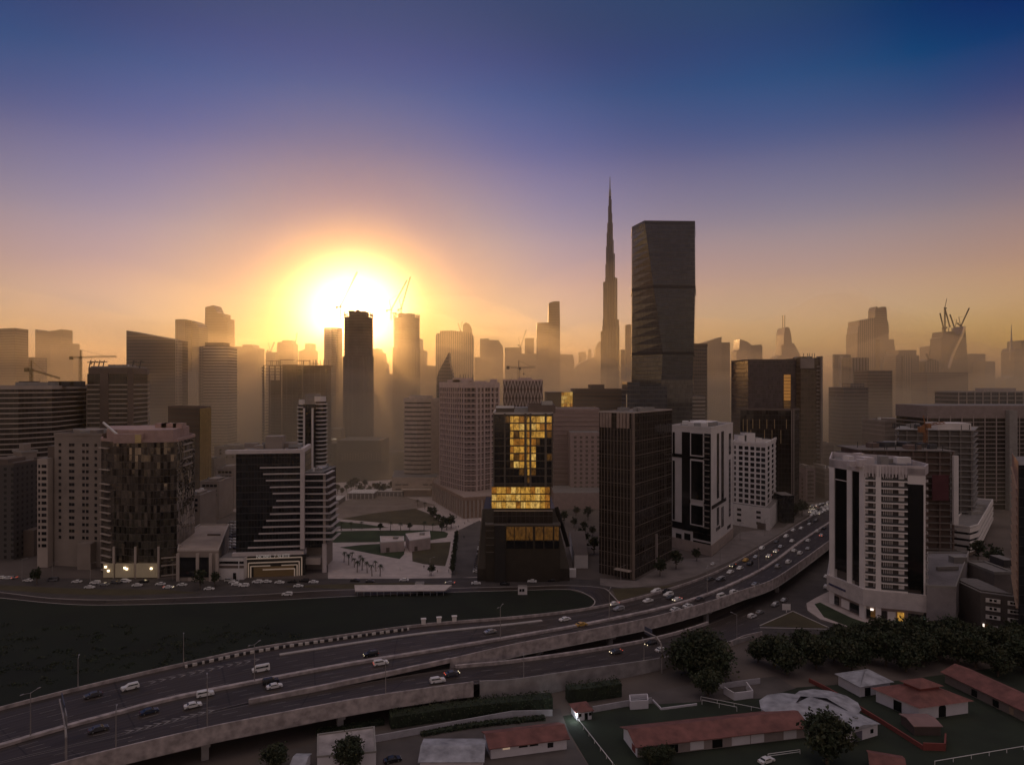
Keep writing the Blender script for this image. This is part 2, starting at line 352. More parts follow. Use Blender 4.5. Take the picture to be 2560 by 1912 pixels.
def dashes(mb, L, on, off, w, m, dz=.012, start=0.0, stop=1e9):
    P, Q = shifted(L, -w / 2), shifted(L, w / 2); s = 0.0
    for i in range(len(L) - 1):
        n = max(1, int((L[i + 1] - L[i]).length / .75)); st = (L[i + 1] - L[i]).length / n
        for k in range(n):
            if start <= s <= stop and s % (on + off) < on:
                a, b = k / n, (k + 1) / n
                mb.face([(*v.xy, v.z + dz) for v in (P[i].lerp(P[i + 1], a), P[i].lerp(P[i + 1], b), Q[i].lerp(Q[i + 1], b), Q[i].lerp(Q[i + 1], a))], None, m)
            s += st
PZ = 9.6                                              # top of the parapets; the deck lies a metre lower
w9 = lambda pts: [(x, y, PZ) for x, y in pts]
U = sm(w9([(-420, 1880), (-200, 1820), (0, 1767), (124, 1735), (289, 1695), (460, 1656), (640, 1618), (842, 1588), (1057, 1559), (1280, 1541), (1425, 1525), (1540, 1505), (1668, 1472), (1772, 1436), (1850, 1398), (1930, 1350), (2018, 1296), (2073, 1264), (2130, 1234), (2230, 1190)]))
M = sm(w9([(-330, 1950), (-150, 1900), (0, 1857), (162, 1810), (289, 1776), (434, 1738), (640, 1697), (871, 1654), (1045, 1626), (1280, 1587), (1454, 1557), (1598, 1528), (1690, 1506), (1772, 1480), (1859, 1443), (1930, 1404), (2003, 1350), (2073, 1304), (2130, 1268), (2230, 1218)]))
V = sm(w9([(-250, 1965), (-100, 1920), (0, 1895), (160, 1858), (318, 1822), (450, 1789), (579, 1758), (640, 1744), (857, 1701), (1117, 1646), (1280, 1609), (1468, 1573), (1627, 1541), (1772, 1502), (1850, 1475), (1930, 1447), (2003, 1400), (2073, 1350), (2130, 1312), (2230, 1255)]))
S = between(U, M, .42)
down = lambda L, d: [p - Vector((0, 0, d)) for p in L]
Ud, Md, Vd = down(U, 1.0), down(M, 1.0), down(V, 1.0)
mb = MB(); ribbon(mb, Ud, Vd)
mbp = mb
for f in (.40, .56, .72, .86): dashes(mb, between(Ud, Md, f), 4, 9, .16, 1)
for f in (.3, .53, .76): dashes(mb, between(Md, Vd, f), 4, 9, .16, 1)
for f in (.26, .975): dashes(mb, between(Ud, Md, f), 1, 0, .14, 1)
for f in (.06, .95): dashes(mb, between(Md, Vd, f), 1, 0, .14, 1)
# soffit and girder sides
Ub, Vb = down(U, 4.2), down(V, 4.4)
ribbon(mb, shifted(Vb, -1.0), shifted(Ub, 1.0), 2)
# chevrons where the slip lane leaves
def chevrons(A, B, i0, i1, step=1):
    for i in range(i0, i1, step):
        a, b = A[i], B[i]; d = (A[i + 1] - A[i]).normalized()
        mid = (a + b) / 2 + d * 1.6
        for p in (a, b):
            mb.face([(*v.xy, v.z + .014) for v in (p, p + d * .7, mid + d * .7, mid)], None, 1)
def near(L, px):
    return min(range(len(L)), key=lambda i: abs(CX + L[i].x / L[i].y * FX - px))
def fine(L, k=6):
    out = []
    for a, b in zip(L, L[1:]): out += [a.lerp(b, j / k) for j in range(k)]
    return out + [L[-1]]
i0, i1 = near(Ud, 370), near(Ud, 705)
fa, fb = fine(between(Ud, Md, .27)[i0:i1], 4), fine(between(Ud, Md, .36)[i0:i1], 4); chevrons(fa, fb, 0, len(fa) - 2, 2)
i0, i1 = near(Vd, 318), near(Vd, 585)
fa, fb = fine(shifted(Vd, -.2)[i0:i1], 4), fine(shifted(Vd, 1.9)[i0:i1], 4); chevrons(fa, fb, 0, len(fa) - 2, 2)
struct(mb.build('highway', [roadm, paint, conc]))
def barrier(name, label, L, w, z0, z1, m=barr, cat='barrier', i0=0, i1=None, side=0.0):
    mb = MB(); L = L[i0:i1]; wall_along(mb, L, w, z0, z1, 0, side); c = L[len(L) // 2]
    return tag(mb.build(name, [m], org=(c.x, c.y, c.z + z0)), label, cat)
barrier('parapet_wall', 'concrete parapet along the grass side of the elevated highway', U, .5, -4.2, 0, side=.25)
iV = near(V, 1120)
barrier('parapet_wall', 'tall pale parapet wall of the curving viaduct above the lower road', V, .5, -4.4, 0, i0=iV, side=-.25)
barrier('lane_divider', 'low concrete kerb between highway lanes and the lower ramp', V, .9, -1.4, 0, i0=near(V, 605), i1=iV + 1)
barrier('median_barrier', 'long concrete median barrier down the middle of the highway', Md, 1.5, -.02, .75)
iS = (near(S, 718), near(S, 1400)); barrier('slip_lane_kerb', 'raised kerb strip splitting the slip lane from the main lanes', between(Ud, Md, .3), 1.5, -.02, .35, kerb, i0=iS[0], i1=iS[1])
# black and white kerb beside the slip lane
mb = MB(); Lk = fine(shifted(Ud, -1.9)[near(Ud, 455):near(Ud, 1057)], 8); s = 0; acc = 0.0
for i in range(len(Lk) - 1):
    acc += (Lk[i + 1] - Lk[i]).length; k = int(acc / 1.3) % 2
    P, Q = shifted(Lk[i:i + 2], -.25), shifted(Lk[i:i + 2], .25)
    up = lambda p, z: (p.x, p.y, p.z + z)
    mb.face([up(P[0], 0), up(P[1], 0), up(P[1], .8), up(P[0], .8)], None, k); mb.face([up(P[0], .8), up(P[1], .8), up(Q[1], .8), up(Q[0], .8)], None, k)
    mb.face([up(Q[1], 0), up(Q[0], 0), up(Q[0], .8), up(Q[1], .8)], None, k)
tag(mb.build('striped_barrier', [mat('stripe_white', (.6, .55, .5), .7), mat('stripe_black', (.03, .025, .025), .7)], org=Lk[len(Lk) // 2]), 'black and white striped barrier along the slip lane', 'barrier')
# the lower ramp: leaves the deck on the left and comes down to street level on the right
N = sm([(-120, 1975, 9.6), (0, 1944, 9.6), (127, 1910, 9.6), (289, 1868, 9.6), (515, 1816, 9.6), (640, 1791, 9.5), (909, 1741, 9.0), (1175, 1703, 8.0), (1280, 1696, 7.0), (1454, 1671, 5.6), (1665, 1640, 4.0), (1821, 1602, 2.0), (1899, 1582, 1.05), (1960, 1562, 1.0)])
Vr = sm([(-250, 1965, 9.6), (0, 1895, 9.6), (160, 1858, 9.6), (318, 1822, 9.6), (450, 1789, 9.6), (640, 1746, 9.5), (857, 1706, 9.0), (1117, 1664, 8.0), (1280, 1648, 7.0), (1511, 1615, 5.6), (1671, 1583, 4.0), (1790, 1545, 2.0), (1880, 1505, 1.05), (1960, 1462, 1.0)])
Nd, Vrd = down(N, 1.0), down(Vr, 1.0)
mb = MB(); ribbon(mb, down(Vrd, .03), down(Nd, .03))
for f in (.3, .55, .8): dashes(mb, down(between(Vrd, Nd, f), .03), 4, 9, .16, 1)
for f in (.05, .95): dashes(mb, down(between(Vrd, Nd, f), .03), 1, 0, .14, 1)
ie = near(N, 1178)
ribbon(mb, shifted(down(N, 4.4), -.6)[:ie], shifted(down(Vr, 4.4), .6)[:ie], 2)
struct(mb.build('ramp_road', [roadm, paint, conc]))
barrier('parapet_wall', 'pale parapet wall of the near ramp, running from bottom left corner', N, .5, -4.6, 0, i1=ie + 1, side=-.25)
ir = near(N, 1905)
mb = MB(); wall_along(mb, N[ie + 1:ir], .5, -9, 0, 0, -.25)
tag(mb.build('retaining_wall', [mat('retaining_concrete', (.30, .275, .27), .9, noise=.25, scale=.3)], org=N[(ie + ir) // 2]), 'low concrete retaining wall holding up the ramp behind the hedges', 'retaining wall')
iv0, iv1 = near(Vr, 1135), near(Vr, 1780)
barrier('ramp_kerb', 'pale kerb wall at the foot of the viaduct beside the lower road', Vr, .9, -1.1, -.1, i0=iv0, i1=iv1)
# columns under the decks
colm = mat('column_concrete', (.27, .25, .245), .9)
def column(px, L, inset, zt, label):
    i = near(L, px); d = (L[i + 1] - L[i]).normalized(); n = Vector((-d.y, d.x, 0)); c = L[i] + n * inset
    mb = MB(); mb.prism([(c + d * a + n * b).xy for a, b in ((-.9, -.7), (.9, -.7), (.9, .7), (-.9, .7))], 0, c.z - zt)
    mb.prism([(c + d * a + n * b).xy for a, b in ((-1.1, -2.2), (1.1, -2.2), (1.1, 2.2), (-1.1, 2.2))], c.z - zt - 1.2, c.z - zt + .02, bottom=True)
    tag(mb.build('viaduct_column', [colm], org=(c.x, c.y, 0)), label, 'column', 'columns under the highway')
for px in (150, 518, 862, 1110): column(px, N, 2.4, 4.45, {150: 'concrete column below the ramp near the bottom left corner', 518: 'concrete column under the ramp behind the sign gantry pole', 862: 'concrete column below the ramp above the flat white roof', 1110: 'concrete column at the end of the ramp beside the hedge'}[px])
for px in (1345, 1531, 1773, 1960): column(px, V, 2.6, 4.45, {1345: 'short column in the dark gap under the start of the viaduct', 1531: 'column under the viaduct above the kerb of the lower road', 1773: 'column under the bend of the viaduct with its head showing', 1960: 'column under the far end of the viaduct beside the white tower'}[px])
# service road round the field, with its loop back to the highway
g0 = lambda pts: [(x, y, .1) for x, y in pts]
A = sm(g0([(-400, 1452), (-150, 1468), (0, 1480), (131, 1495), (290, 1499), (494, 1492), (640, 1486), (850, 1474), (1060, 1471), (1300, 1466), (1416, 1463), (1506, 1469), (1529, 1486), (1545, 1502), (1560, 1512)]), 110)
B = sm(g0([(-400, 1466), (-150, 1482), (0, 1494), (131, 1507), (261, 1512), (494, 1507), (640, 1502), (830, 1492), (1060, 1482), (1300, 1475), (1425, 1473), (1468, 1486), (1487, 1501), (1481, 1514), (1459, 1524)]), 110)
mb = MB(); ribbon(mb, A, B)
for L, m in ((A, 1), (B, 1)): dashes(mb, L, 1, 0, .5, m, .02)
struct(mb.build('service_road', [roadm, kerb]))
# streets on the right
struct(gpoly('street', [(1655, 1585), (1760, 1560), (1880, 1500), (1990, 1425), (2070, 1370), (2160, 1310), (2160, 1420), (2090, 1470), (2030, 1500), (2012, 1514), (2020, 1530), (2052, 1552), (2151, 1575), (2300, 1592), (2560, 1590), (2560, 1640), (2200, 1630), (1960, 1590), (1900, 1588), (1820, 1608)][::-1], .05, asph))
struct(gpoly('traffic_island', [(1900, 1564), (1982, 1528), (2073, 1570), (1985, 1568)][::-1], .12, lawnb))
mb = MB()
for a, b in (((1900, 1563), (1982, 1527)), ((1982, 1527), (2076, 1570)), ((1900, 1568), (2076, 1572))): mb.bar(GP(*a, .14), GP(*b, .14), .5, .14)
struct(mb.build('kerb', [kerb]))
struct(gpoly('pavement', [(2076, 1476), (2040, 1494), (2016, 1508), (2019, 1526), (2051, 1548), (2100, 1563), (2160, 1573), (2330, 1592), (2330, 1560), (2180, 1535), (2120, 1500)][::-1], .15, pave))
struct(gpoly('lawn', [(2036, 1510), (2050, 1506), (2090, 1526), (2130, 1545), (2180, 1562), (2168, 1575), (2120, 1566), (2060, 1543)][::-1], .17, lawnm))
struct(gpoly('forecourt', [(1500, 1445), (1590, 1452), (1680, 1400), (1780, 1392), (1850, 1330), (1960, 1318), (2040, 1255), (2060, 1262), (1930, 1345), (1830, 1400), (1740, 1440), (1660, 1462), (1560, 1470), (1500, 1462)][::-1], .06, pave2))
struct(gpoly('compound_road', [(820, 1845), (1130, 1800), (1400, 1770), (1430, 1850), (1520, 1990), (1100, 1990), (600, 1990), (640, 1900)][::-1], .04, asph2))
struct(gpoly('back_road', [(1560, 1745), (1700, 1715), (1940, 1690), (1990, 1720), (1900, 1745), (1640, 1760)][::-1], .05, asph2))
struct(gpoly('compound_lawn', [(1400, 1790), (1640, 1750), (1960, 1720), (2250, 1700), (2700, 1640), (2700, 2100), (1700, 2100), (1500, 1960)][::-1], .03, mat('compound_grass', (.018, .026, .014), .95, noise=.4, scale=.08)))
# ---------------------------------------------------------------- far skyline
def far(name, label, D, blocks, group=None):
    """blocks: (part, kind, data, material, depth[, extra distance])"""
    xs = [p for b in blocks for p in ([q[0] for q in b[2]] if b[1] == 'S' else [b[2][0], b[2][-2]])]
    t = thing(name, label, 'building', (X((min(xs) + max(xs)) / 2, D), D, 0), group)
    for b in blocks:
        part, kind, d, m, dep = b[:5]; dd = D + (b[5] if len(b) > 5 else 0); mb = MB()
        if kind == 'S': mb.sil(dd, dep, d, 0, 1)
        elif kind == 'B': mb.prism(rect(d[0], d[1], dd, dep), 0, Z(d[2], dd), 0, 1)
        elif kind == 'C': mb.prism(corner(d[0], d[1], d[2], dd), 0, Z(d[3], dd), 0, 1)
        mb.build(part, [m, roofm], t)
    return t
HT = 'high_rise'
far(HT, 'brown slab tower with a striped dark side, cut off by the left photo edge', 1000, [('tower_block', 'C', (-60, 38, 71, 820), far_b, 0), ('low_wing', 'B', (60, 84, 893), far_a, 30, 40)])
far(HT, 'tower with a saddle-shaped concave top, second from the left edge', 1350, [('tower_block', 'S', [(88, 823), (92, 831), (105, 828), (122, 828), (138, 826), (153, 823)], far_b, 35), ('stepped_wing', 'S', [(126, 864), (154, 858), (175, 858), (175, 874), (182, 874)], far_a, 30, -8)])
far(HT, 'brown unfinished slab with a sloping top behind the banded towers', 850, [('tower_block', 'S', [(316, 826), (445, 851)], far_b, 26), ('roof_screen', 'S', [(344, 830), (443, 848)], far_a, 3, 28), ('hoist_strip', 'B', (438, 446, 850), far_d, 10, -4)])
far(HT, 'tower with a rounded right shoulder and a pale portal at its foot', 1150, [('tower_block', 'S', [(438, 800), (440, 798), (464, 798), (482, 803), (492, 809), (497, 818)], far_a, 35), ('core_strip', 'B', (463, 478, 801), far_b, 2, -2), ('portal_frame', 'S', [(462, 930), (492, 930)], far_d, 6, -12)])
far(HT, 'tall stepped tower with a pointed left corner above a white banded block', 1700, [('tower_block', 'S', [(511, 870), (513, 768), (534, 763), (536, 768), (541, 779), (546, 783), (558, 784), (558, 795), (568, 796), (569, 870)], far_b, 45)])
t = far(HT, 'white horizontally banded tower in the sun glow left of the unfinished frame', 900, [('tower_block', 'B', (508, 570, 866), far_h, 30), ('stair_core', 'B', (497, 508, 866), far_d, 20, 3), ('plant_room', 'B', (512, 560, 856), far_b, 18, 5)])
far(HT, 'hazy twin-headed tower immediately right of the white banded tower', 1500, [('tower_block', 'S', [(575, 868), (578, 866), (598, 866), (600, 874), (603, 874), (606, 862), (612, 861), (630, 861), (632, 868), (645, 870)], far_a, 40)])
far(HT, 'glowing hazy block with a square cap behind the unfinished frame', 1400, [('tower_block', 'B', (664, 687, 880), far_a, 30), ('main_block', 'S', [(692, 866), (694, 855), (705, 855), (705, 850), (725, 850), (727, 857), (732, 858)], far_a, 35, 20)])
far(HT, 'slim hazy tower with an overhanging cap left of the sun', 1550, [('tower_block', 'S', [(747, 878), (762, 873), (762, 858), (779, 858), (778, 874), (784, 876)], far_a, 35)])
far(HT, 'pale square tower touching the left side of the dark unfinished tower', 1100, [('tower_block', 'C', (810, 829, 856, 818), far_d, 0), ('side_wing', 'B', (829, 840, 820), far_b, 20, -6)])
far(HT, 'stepped hazy tower between the two unfinished round towers', 1500, [('tower_block', 'S', [(930, 872), (948, 871), (950, 881), (957, 881), (959, 905), (964, 907), (966, 933), (982, 935)], far_a, 40)])
far(HT, 'narrow stepped block hard against the right side of the lighter unfinished tower', 1500, [('tower_block', 'S', [(1043, 846), (1052, 846), (1053, 876), (1063, 876), (1063, 913), (1092, 915)], far_a, 40)])
far(HT, 'broad tower with a rounded fin rising behind it, centre left', 1400, [('tower_block', 'S', [(1089, 840), (1092, 833), (1100, 833), (1100, 827), (1130, 826), (1160, 830), (1176, 832), (1182, 838)], far_v, 40), ('fin', 'S', [(1157, 812), (1162, 808), (1165, 806), (1174, 811), (1179, 822), (1182, 860)], far_a, 20, 45)])
far(HT, 'square tower with a chamfered right shoulder, glowing at its edge', 1700, [('tower_block', 'S', [(1200, 847), (1222, 846), (1222, 850), (1246, 850), (1257, 866), (1258, 880)], far_a, 40), ('low_wing', 'B', (1186, 1201, 893), far_a, 30, 20)])
far(HT, 'low broad hazy block with one upright slab on it, under a small crane', 1700, [('main_block', 'S', [(1262, 869), (1304, 868), (1304, 884), (1342, 884)], far_a, 50), ('slab', 'B', (1312, 1335, 845), far_b, 20, 10)])
far(HT, 'two-part tower whose right half ends in a tall curved blade', 1650, [('left_block', 'S', [(1342, 820), (1343, 807), (1371, 806), (1372, 812)], far_b, 40), ('blade', 'S', [(1371, 800), (1372, 758), (1378, 755), (1388, 753), (1399, 753), (1400, 800)], far_b, 30, -5)])
far(HT, 'low hazy cluster at the foot of the curved blade tower', 1900, [('main_block', 'S', [(1398, 884), (1420, 886), (1432, 886), (1436, 906)], far_a, 60)])
far('domed_hall', 'hazy hall with a long curved roof left of the needle skyscraper', 2000, [('hall', 'S', [(1434, 925), (1442, 915), (1456, 905), (1470, 898), (1484, 893), (1496, 891), (1512, 891)], far_a, 90)])
far(HT, 'pair of small distant stumps above the curved hall roof', 2300, [('left_block', 'S', [(1447, 890), (1447, 880), (1464, 880), (1466, 890)], far_a, 30), ('right_block', 'S', [(1470, 890), (1471, 875), (1474, 872), (1478, 875), (1479, 890)], far_a, 30)])
far(HT, 'round-topped bullet tower at the left foot of the needle skyscraper', 2150, [('tower_block', 'S', [(1489, 872), (1494, 860), (1500, 853), (1505, 862), (1508, 880)], far_a, 40)])
far(HT, 'slim tower with climbing scaffold between the needle and the glass giant', 1300, [('tower_block', 'B', (1569, 1583, 811), far_a, 30), ('hoist_strip', 'B', (1565, 1569, 812), far_b, 10), ('low_wing', 'B', (1552, 1566, 874), far_a, 30, 60)])
far(HT, 'tower with a roof sweeping up to a sharp right tip beside the glass giant', 1250, [('tower_block', 'S', [(1733, 861), (1762, 856), (1780, 850), (1797, 844), (1804, 842), (1804, 860)], far_a, 40), ('side_wing', 'B', (1733, 1759, 860), far_b, 10, -12), ('right_block', 'B', (1803, 1825, 856), far_b, 35, 15)])
far(HT, 'tower with a quarter-round crest and lower right shoulder', 1550, [('tower_block', 'S', [(1841, 878), (1848, 874), (1849, 848), (1858, 850), (1868, 854), (1878, 861)], far_a, 40), ('right_block', 'S', [(1876, 863), (1903, 861), (1906, 866)], far_b, 40, 10)])
t = far('pointed_tower', 'stepped pointed tower carrying two thin masts', 2000, [('tower_block', 'S', [(1937, 899), (1948, 891), (1957, 887), (1959, 860), (1960, 836), (1963, 820), (1968, 817), (1974, 820), (1978, 836), (1980, 858), (1985, 858), (1990, 868), (2000, 886), (2004, 900)], far_a, 60), ('side_pinnacle', 'S', [(1954, 890), (1954, 862), (1958, 862), (1958, 890)], far_a, 10, -3)])
for px in (1963.2, 1968.4):
    MB().bar((X(px, 2000), 2020, Z(822, 2000)), (X(px, 2000), 2020, Z(787, 2000)), 2.0).build('mast', [darkm], t)
t = far(HT, 'slim pale tower with an open frame at its roof corner, hazy', 1150, [('tower_block', 'C', (2083, 2100, 2128, 889), far_d, 0), ('roof_frame', 'B', (2084, 2127, 886), far_b, 4, 4)])
far(HT, 'massive stepped tower with a notched crown, darkest on the right skyline', 1500, [('tower_block', 'S', [(2143, 900), (2143, 832), (2145, 831), (2146, 815), (2148, 814), (2148, 801), (2168, 799), (2172, 796), (2188, 795)], far_v, 50), ('crown', 'S', [(2188, 800), (2188, 777), (2190, 767), (2192, 766), (2196, 770), (2204, 767), (2214, 767), (2216, 770), (2217, 778), (2218, 800), (2221, 806), (2222, 820)], far_b, 30, 6), ('side_wing', 'S', [(2200, 848), (2221, 848), (2232, 849), (2234, 847), (2237, 866), (2238, 880)], far_v, 40, -10)])
far(HT, 'hazy brown block in front of the massive stepped tower', 860, [('tower_block', 'B', (2170, 2231, 926), far_b, 35)])
far(HT, 'dim hazy block left of the brown one, its foot lost in mist', 760, [('tower_block', 'B', (2108, 2171, 968), far_b, 35), ('side_wing', 'B', (2126, 2160, 958), far_a, 20, 8)])
far(HT, 'narrow hazy tower with grooved face standing in thick mist', 980, [('tower_block', 'B', (2130, 2172, 894), far_v, 30)])
far(HT, 'square stepped-top tower with a grid of windows in mist', 1200, [('tower_block', 'S', [(2240, 888), (2246, 887), (2246, 875), (2291, 875), (2291, 888), (2298, 889)], far_a, 40), ('centre_bay', 'B', (2257, 2281, 890), far_v, 3, -3)])
far(HT, 'flat-topped slab behind the unfinished round tower on the right', 1650, [('tower_block', 'S', [(2324, 866), (2327, 864), (2356, 864)], far_a, 40)])
far(HT, 'round-shouldered striped tower left of the sail-shaped tower', 1200, [('tower_block', 'S', [(2313, 910), (2314, 903), (2320, 899), (2330, 898), (2340, 899), (2346, 903), (2347, 910)], far_v, 35)])
far(HT, 'broad slab to the right of the sail-shaped tower', 1550, [('tower_block', 'S', [(2416, 886), (2426, 884), (2464, 885)], far_a, 40)])
far(HT, 'plain lower slab ending the right-hand cluster', 1500, [('tower_block', 'B', (2462, 2488, 903), far_a, 40)])
far(HT, 'low wide hazy block below the sail-shaped tower', 1050, [('tower_block', 'B', (2318, 2420, 930), far_a, 40)])
t = far('spire_tower', 'tower with a tall thin spire at the right photo edge', 1600, [('tower_block', 'S', [(2537, 880), (2540, 870), (2552, 869), (2553, 851), (2640, 851)], far_c, 45), ('low_wing', 'S', [(2514, 950), (2520, 945), (2532, 943), (2536, 938), (2546, 938)], far_a, 40, -60)])
MB().cyl((X(2540, 1600), 1615, Z(900, 1600)), (X(2540, 1600), 1615, Z(848, 1600)), 4, 2.2).cyl((X(2540, 1600), 1615, Z(848, 1600)), (X(2540, 1600), 1615, Z(809, 1600)), 1.8, .4).build('spire', [steel], t)
# the needle skyscraper
def needle():
    D = 1320; t = thing('needle_skyscraper', 'very tall stepped needle skyscraper tapering to a thin spire', 'skyscraper', (X(1530, D), D, 0))
    m = fac('needle_wall', (.13, .11, .10), (.04, .04, .045), 3.0, 400., .55, 1.)
    tiers = [(1507, 1553, 826), (1511, 1553, 812), (1512, 1552, 796), (1513, 1548, 700), (1518, 1548, 690), (1518.5, 1542, 655), (1520, 1542, 628), (1520, 1539, 610), (1521.5, 1539, 593), (1521.5, 1537, 575), (1523, 1537, 550), (1525, 1535.5, 525), (1525, 1534, 507), (1526.5, 1534, 490), (1527, 1532.5, 480)]
    zlast = 0
    for i, (x0, x1, y) in enumerate(tiers):
        c, w = X((x0 + x1) / 2, D), (x1 - x0) / 2 * D / FX; zt = Z(y, D); poly = []
        for k in range(18):                                            # three-lobed plan
            a = 2 * math.pi * k / 18; r = w * (.90 + .10 * math.cos(6 * a))
            poly.append((c + r * math.cos(a) * 1.04, D + 26 + r * math.sin(a)))
        MB().prism(poly, 0 if i < 3 else zlast - 30, zt, 0, 1).build('tier', [m, roofm], t); zlast = zt
    xs = X(1529.8, D)
    MB().cyl((xs, D + 26, Z(482, D)), (xs, D + 26, Z(465, D)), 2.6, 1.7).cyl((xs, D + 26, Z(465, D)), (xs, D + 26, Z(432, D)), 1.2, .5).build('spire', [steel], t)
needle()
# low city far off, one hazy mass
mb = MB(); r = random.Random(5)
for i in range(420):
    D = r.uniform(1800, 2900); x = r.uniform(-1, 1) * .85 * D; h = r.choice([8, 12, 15, 20, 30, 45, 70]) * r.uniform(.7, 1.2); w = r.uniform(15, 45)
    mb.prism([(x, D), (x + w, D), (x + w, D + w), (x, D + w)], 0, h, r.randrange(2))
o = mb.build('distant_city', [far_a, far_b]); o['kind'] = 'stuff'
# ---------------------------------------------------------------- middle distance buildings
class Rep:
    """one small mesh, placed many times as separate child objects"""
    def __init__(s, name, mats, fn):
        mb = MB(); fn(mb); o = mb.build(name, mats); s.me = o.data; s.name = name; bpy.data.objects.remove(o)
    def put(s, t, loc, rz=0.0, parent=None):
        o = bpy.data.objects.new(s.name, s.me); COL.objects.link(o); p = parent or t
        o.parent = p; o.location = Vector(loc) - ORG[p.name]; o.rotation_euler = (0, 0, rz); ORG[o.name] = Vector(loc); return o
def panel(name, w, h, d, m): return Rep(name, [m], lambda b: b.box((0, 0, h / 2), (w, d, h)))
def ang(a, b): return math.atan2(b[1] - a[1], b[0] - a[0])
def nrm(a, b):
    d = Vector((b[0] - a[0], b[1] - a[1], 0)).normalized(); return Vector((d.y, -d.x, 0))
def on(a, b, u, z, out=0.0):
    p = Vector((a[0] + (b[0] - a[0]) * u, a[1] + (b[1] - a[1]) * u, z)); return p + nrm(a, b) * out
def upx(a, b, px):
    """share of the wall a-b at which it crosses the photo column px"""
    k = (px - CX) / FX; ax, ay, bx, by = a[0], a[1], b[0], b[1]
    return (k * ay - ax) / ((bx - ax) - k * (by - ay))
def core(t, name, poly, z0, z1, m, r=roofm): return MB().prism(poly, z0, z1, 0, 1).build(name, [m, r], t)
def bands(t, name, poly, zs, out, th, m, inn=.3):
    o = MB().ring(poly, out, zs[0], zs[0] + th, 0, inn).build(name, [m], t, org=(*cen(poly).xy, zs[0]))
    for z in zs[1:]: c = dup(o, o.location + Vector((0, 0, z - zs[0])), None, t)
    return o
def wall_windows(t, a, b, us, zs, w, h, m, name='window', out=.05):
    p = panel(name, w, h, .12, m); rz = ang(a, b)
    for u in us:
        for z in zs: p.put(t, on(a, b, u, z, out), rz)
def piers(t, name, a, b, us, z0, z1, w, d, m):
    p = panel(name, w, z1 - z0, d, m); rz = ang(a, b)
    for u in us: p.put(t, on(a, b, u, z0, d / 2 - .02), rz)
def rooftop(t, poly, z, seed=0, n=3, hmax=4.0, m=None, par=1.1):
    r = random.Random(seed); m = m or conc; c = cen(poly)
    MB().ring(poly, .12, z - .1, z + par, 0, .35).build('parapet', [m], t)
    mb = MB(); p = [lerp((*q[:2],), c.xy, .5) for q in poly]; mb.prism([q[:2] for q in p], z, z + hmax * .8, 0); mb.build('plant_room', [m], t)
    size = min((Vector(poly[0][:2]) - Vector(poly[1][:2])).length, (Vector(poly[1][:2]) - Vector(poly[2][:2])).length)
    for i in range(n):
        k = r.randrange(len(poly)); q = lerp(lerp(poly[k][:2], poly[(k + 1) % len(poly)][:2], r.uniform(.2, .8)), c.xy, r.uniform(.2, .42))
        s_ = r.uniform(.06, .13) * size
        MB().box((q[0], q[1], z + .9 + hmax * .1), (s_ * 1.4, s_, 1.8 + hmax * .2), r.uniform(0, 1.5)).build('rooftop_unit', [r.choice([steel, conc, white])], t)
def text_mesh(name, cu):
    c = bpy.data.objects.new(name, cu); COL.objects.link(c); dg = bpy.context.evaluated_depsgraph_get(); me = bpy.data.meshes.new_from_object(c.evaluated_get(dg))
    bpy.data.objects.remove(c); o = bpy.data.objects.new(name, me); COL.objects.link(o); return o
def rng(a, b, n): return [a + (b - a) * i / (n - 1) for i in range(n)]
glass_d = fac('glass_dark', (.045, .04, .038), (.012, .013, .015), 1.5, 3.6, .93, .9, rough=.06, tilt=.03, spec=.7)
glass_b = fac('glass_brown', (.06, .045, .036), (.02, .016, .013), 2.3, 3.6, .93, .92, rough=.08, tilt=.025, spec=.6)
glass_g = fac('glass_grey', (.10, .095, .09), (.035, .036, .038), 1.5, 4.0, .92, .85, rough=.08, tilt=.03, spec=.6)
pane_d = mat('window_glass', (.014, .015, .018), .08, noise=0, spec=.7)
pane_k = mat('black_glass', (.008, .009, .010), .1, noise=0, spec=.6)
cream = mat('cream_render', (.46, .39, .34), .8, noise=.1, scale=.1)
beige = mat('beige_render', (.30, .25, .215), .85, noise=.12, scale=.1)
brownw = mat('brown_render', (.15, .115, .095), .85, noise=.12, scale=.1)
palew = mat('pale_render', (.74, .69, .66), .75, noise=.08, scale=.12)
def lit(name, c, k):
    # gold reflections painted as uneven emission noise; also the glow of lit shops
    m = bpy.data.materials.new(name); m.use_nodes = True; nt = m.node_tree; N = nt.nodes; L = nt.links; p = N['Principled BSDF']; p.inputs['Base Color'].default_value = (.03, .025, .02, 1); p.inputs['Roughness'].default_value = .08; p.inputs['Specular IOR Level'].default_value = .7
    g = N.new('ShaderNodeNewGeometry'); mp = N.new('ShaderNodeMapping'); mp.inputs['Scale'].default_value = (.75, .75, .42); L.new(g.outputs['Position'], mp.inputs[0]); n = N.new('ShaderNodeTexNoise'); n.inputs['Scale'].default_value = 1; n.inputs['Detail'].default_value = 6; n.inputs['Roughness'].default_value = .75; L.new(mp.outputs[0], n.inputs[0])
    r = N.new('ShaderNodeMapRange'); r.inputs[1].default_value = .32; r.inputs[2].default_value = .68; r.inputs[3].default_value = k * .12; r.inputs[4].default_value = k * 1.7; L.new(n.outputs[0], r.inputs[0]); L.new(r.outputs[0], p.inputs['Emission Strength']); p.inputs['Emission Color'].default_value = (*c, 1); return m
PANE_GLOW = [lit('reflection_shop_gold', (1, .50, .08), .40), lit('reflection_amber', (1, .38, .05), .24), lit('reflection_yellow', (1, .60, .15), .5), lit('reflection_shop_dim', (1, .42, .08), .06)]
lampw = mat('lamp_glow', (.8, .7, .5), .4, noise=0, emit=(1, .78, .48, 5.0))

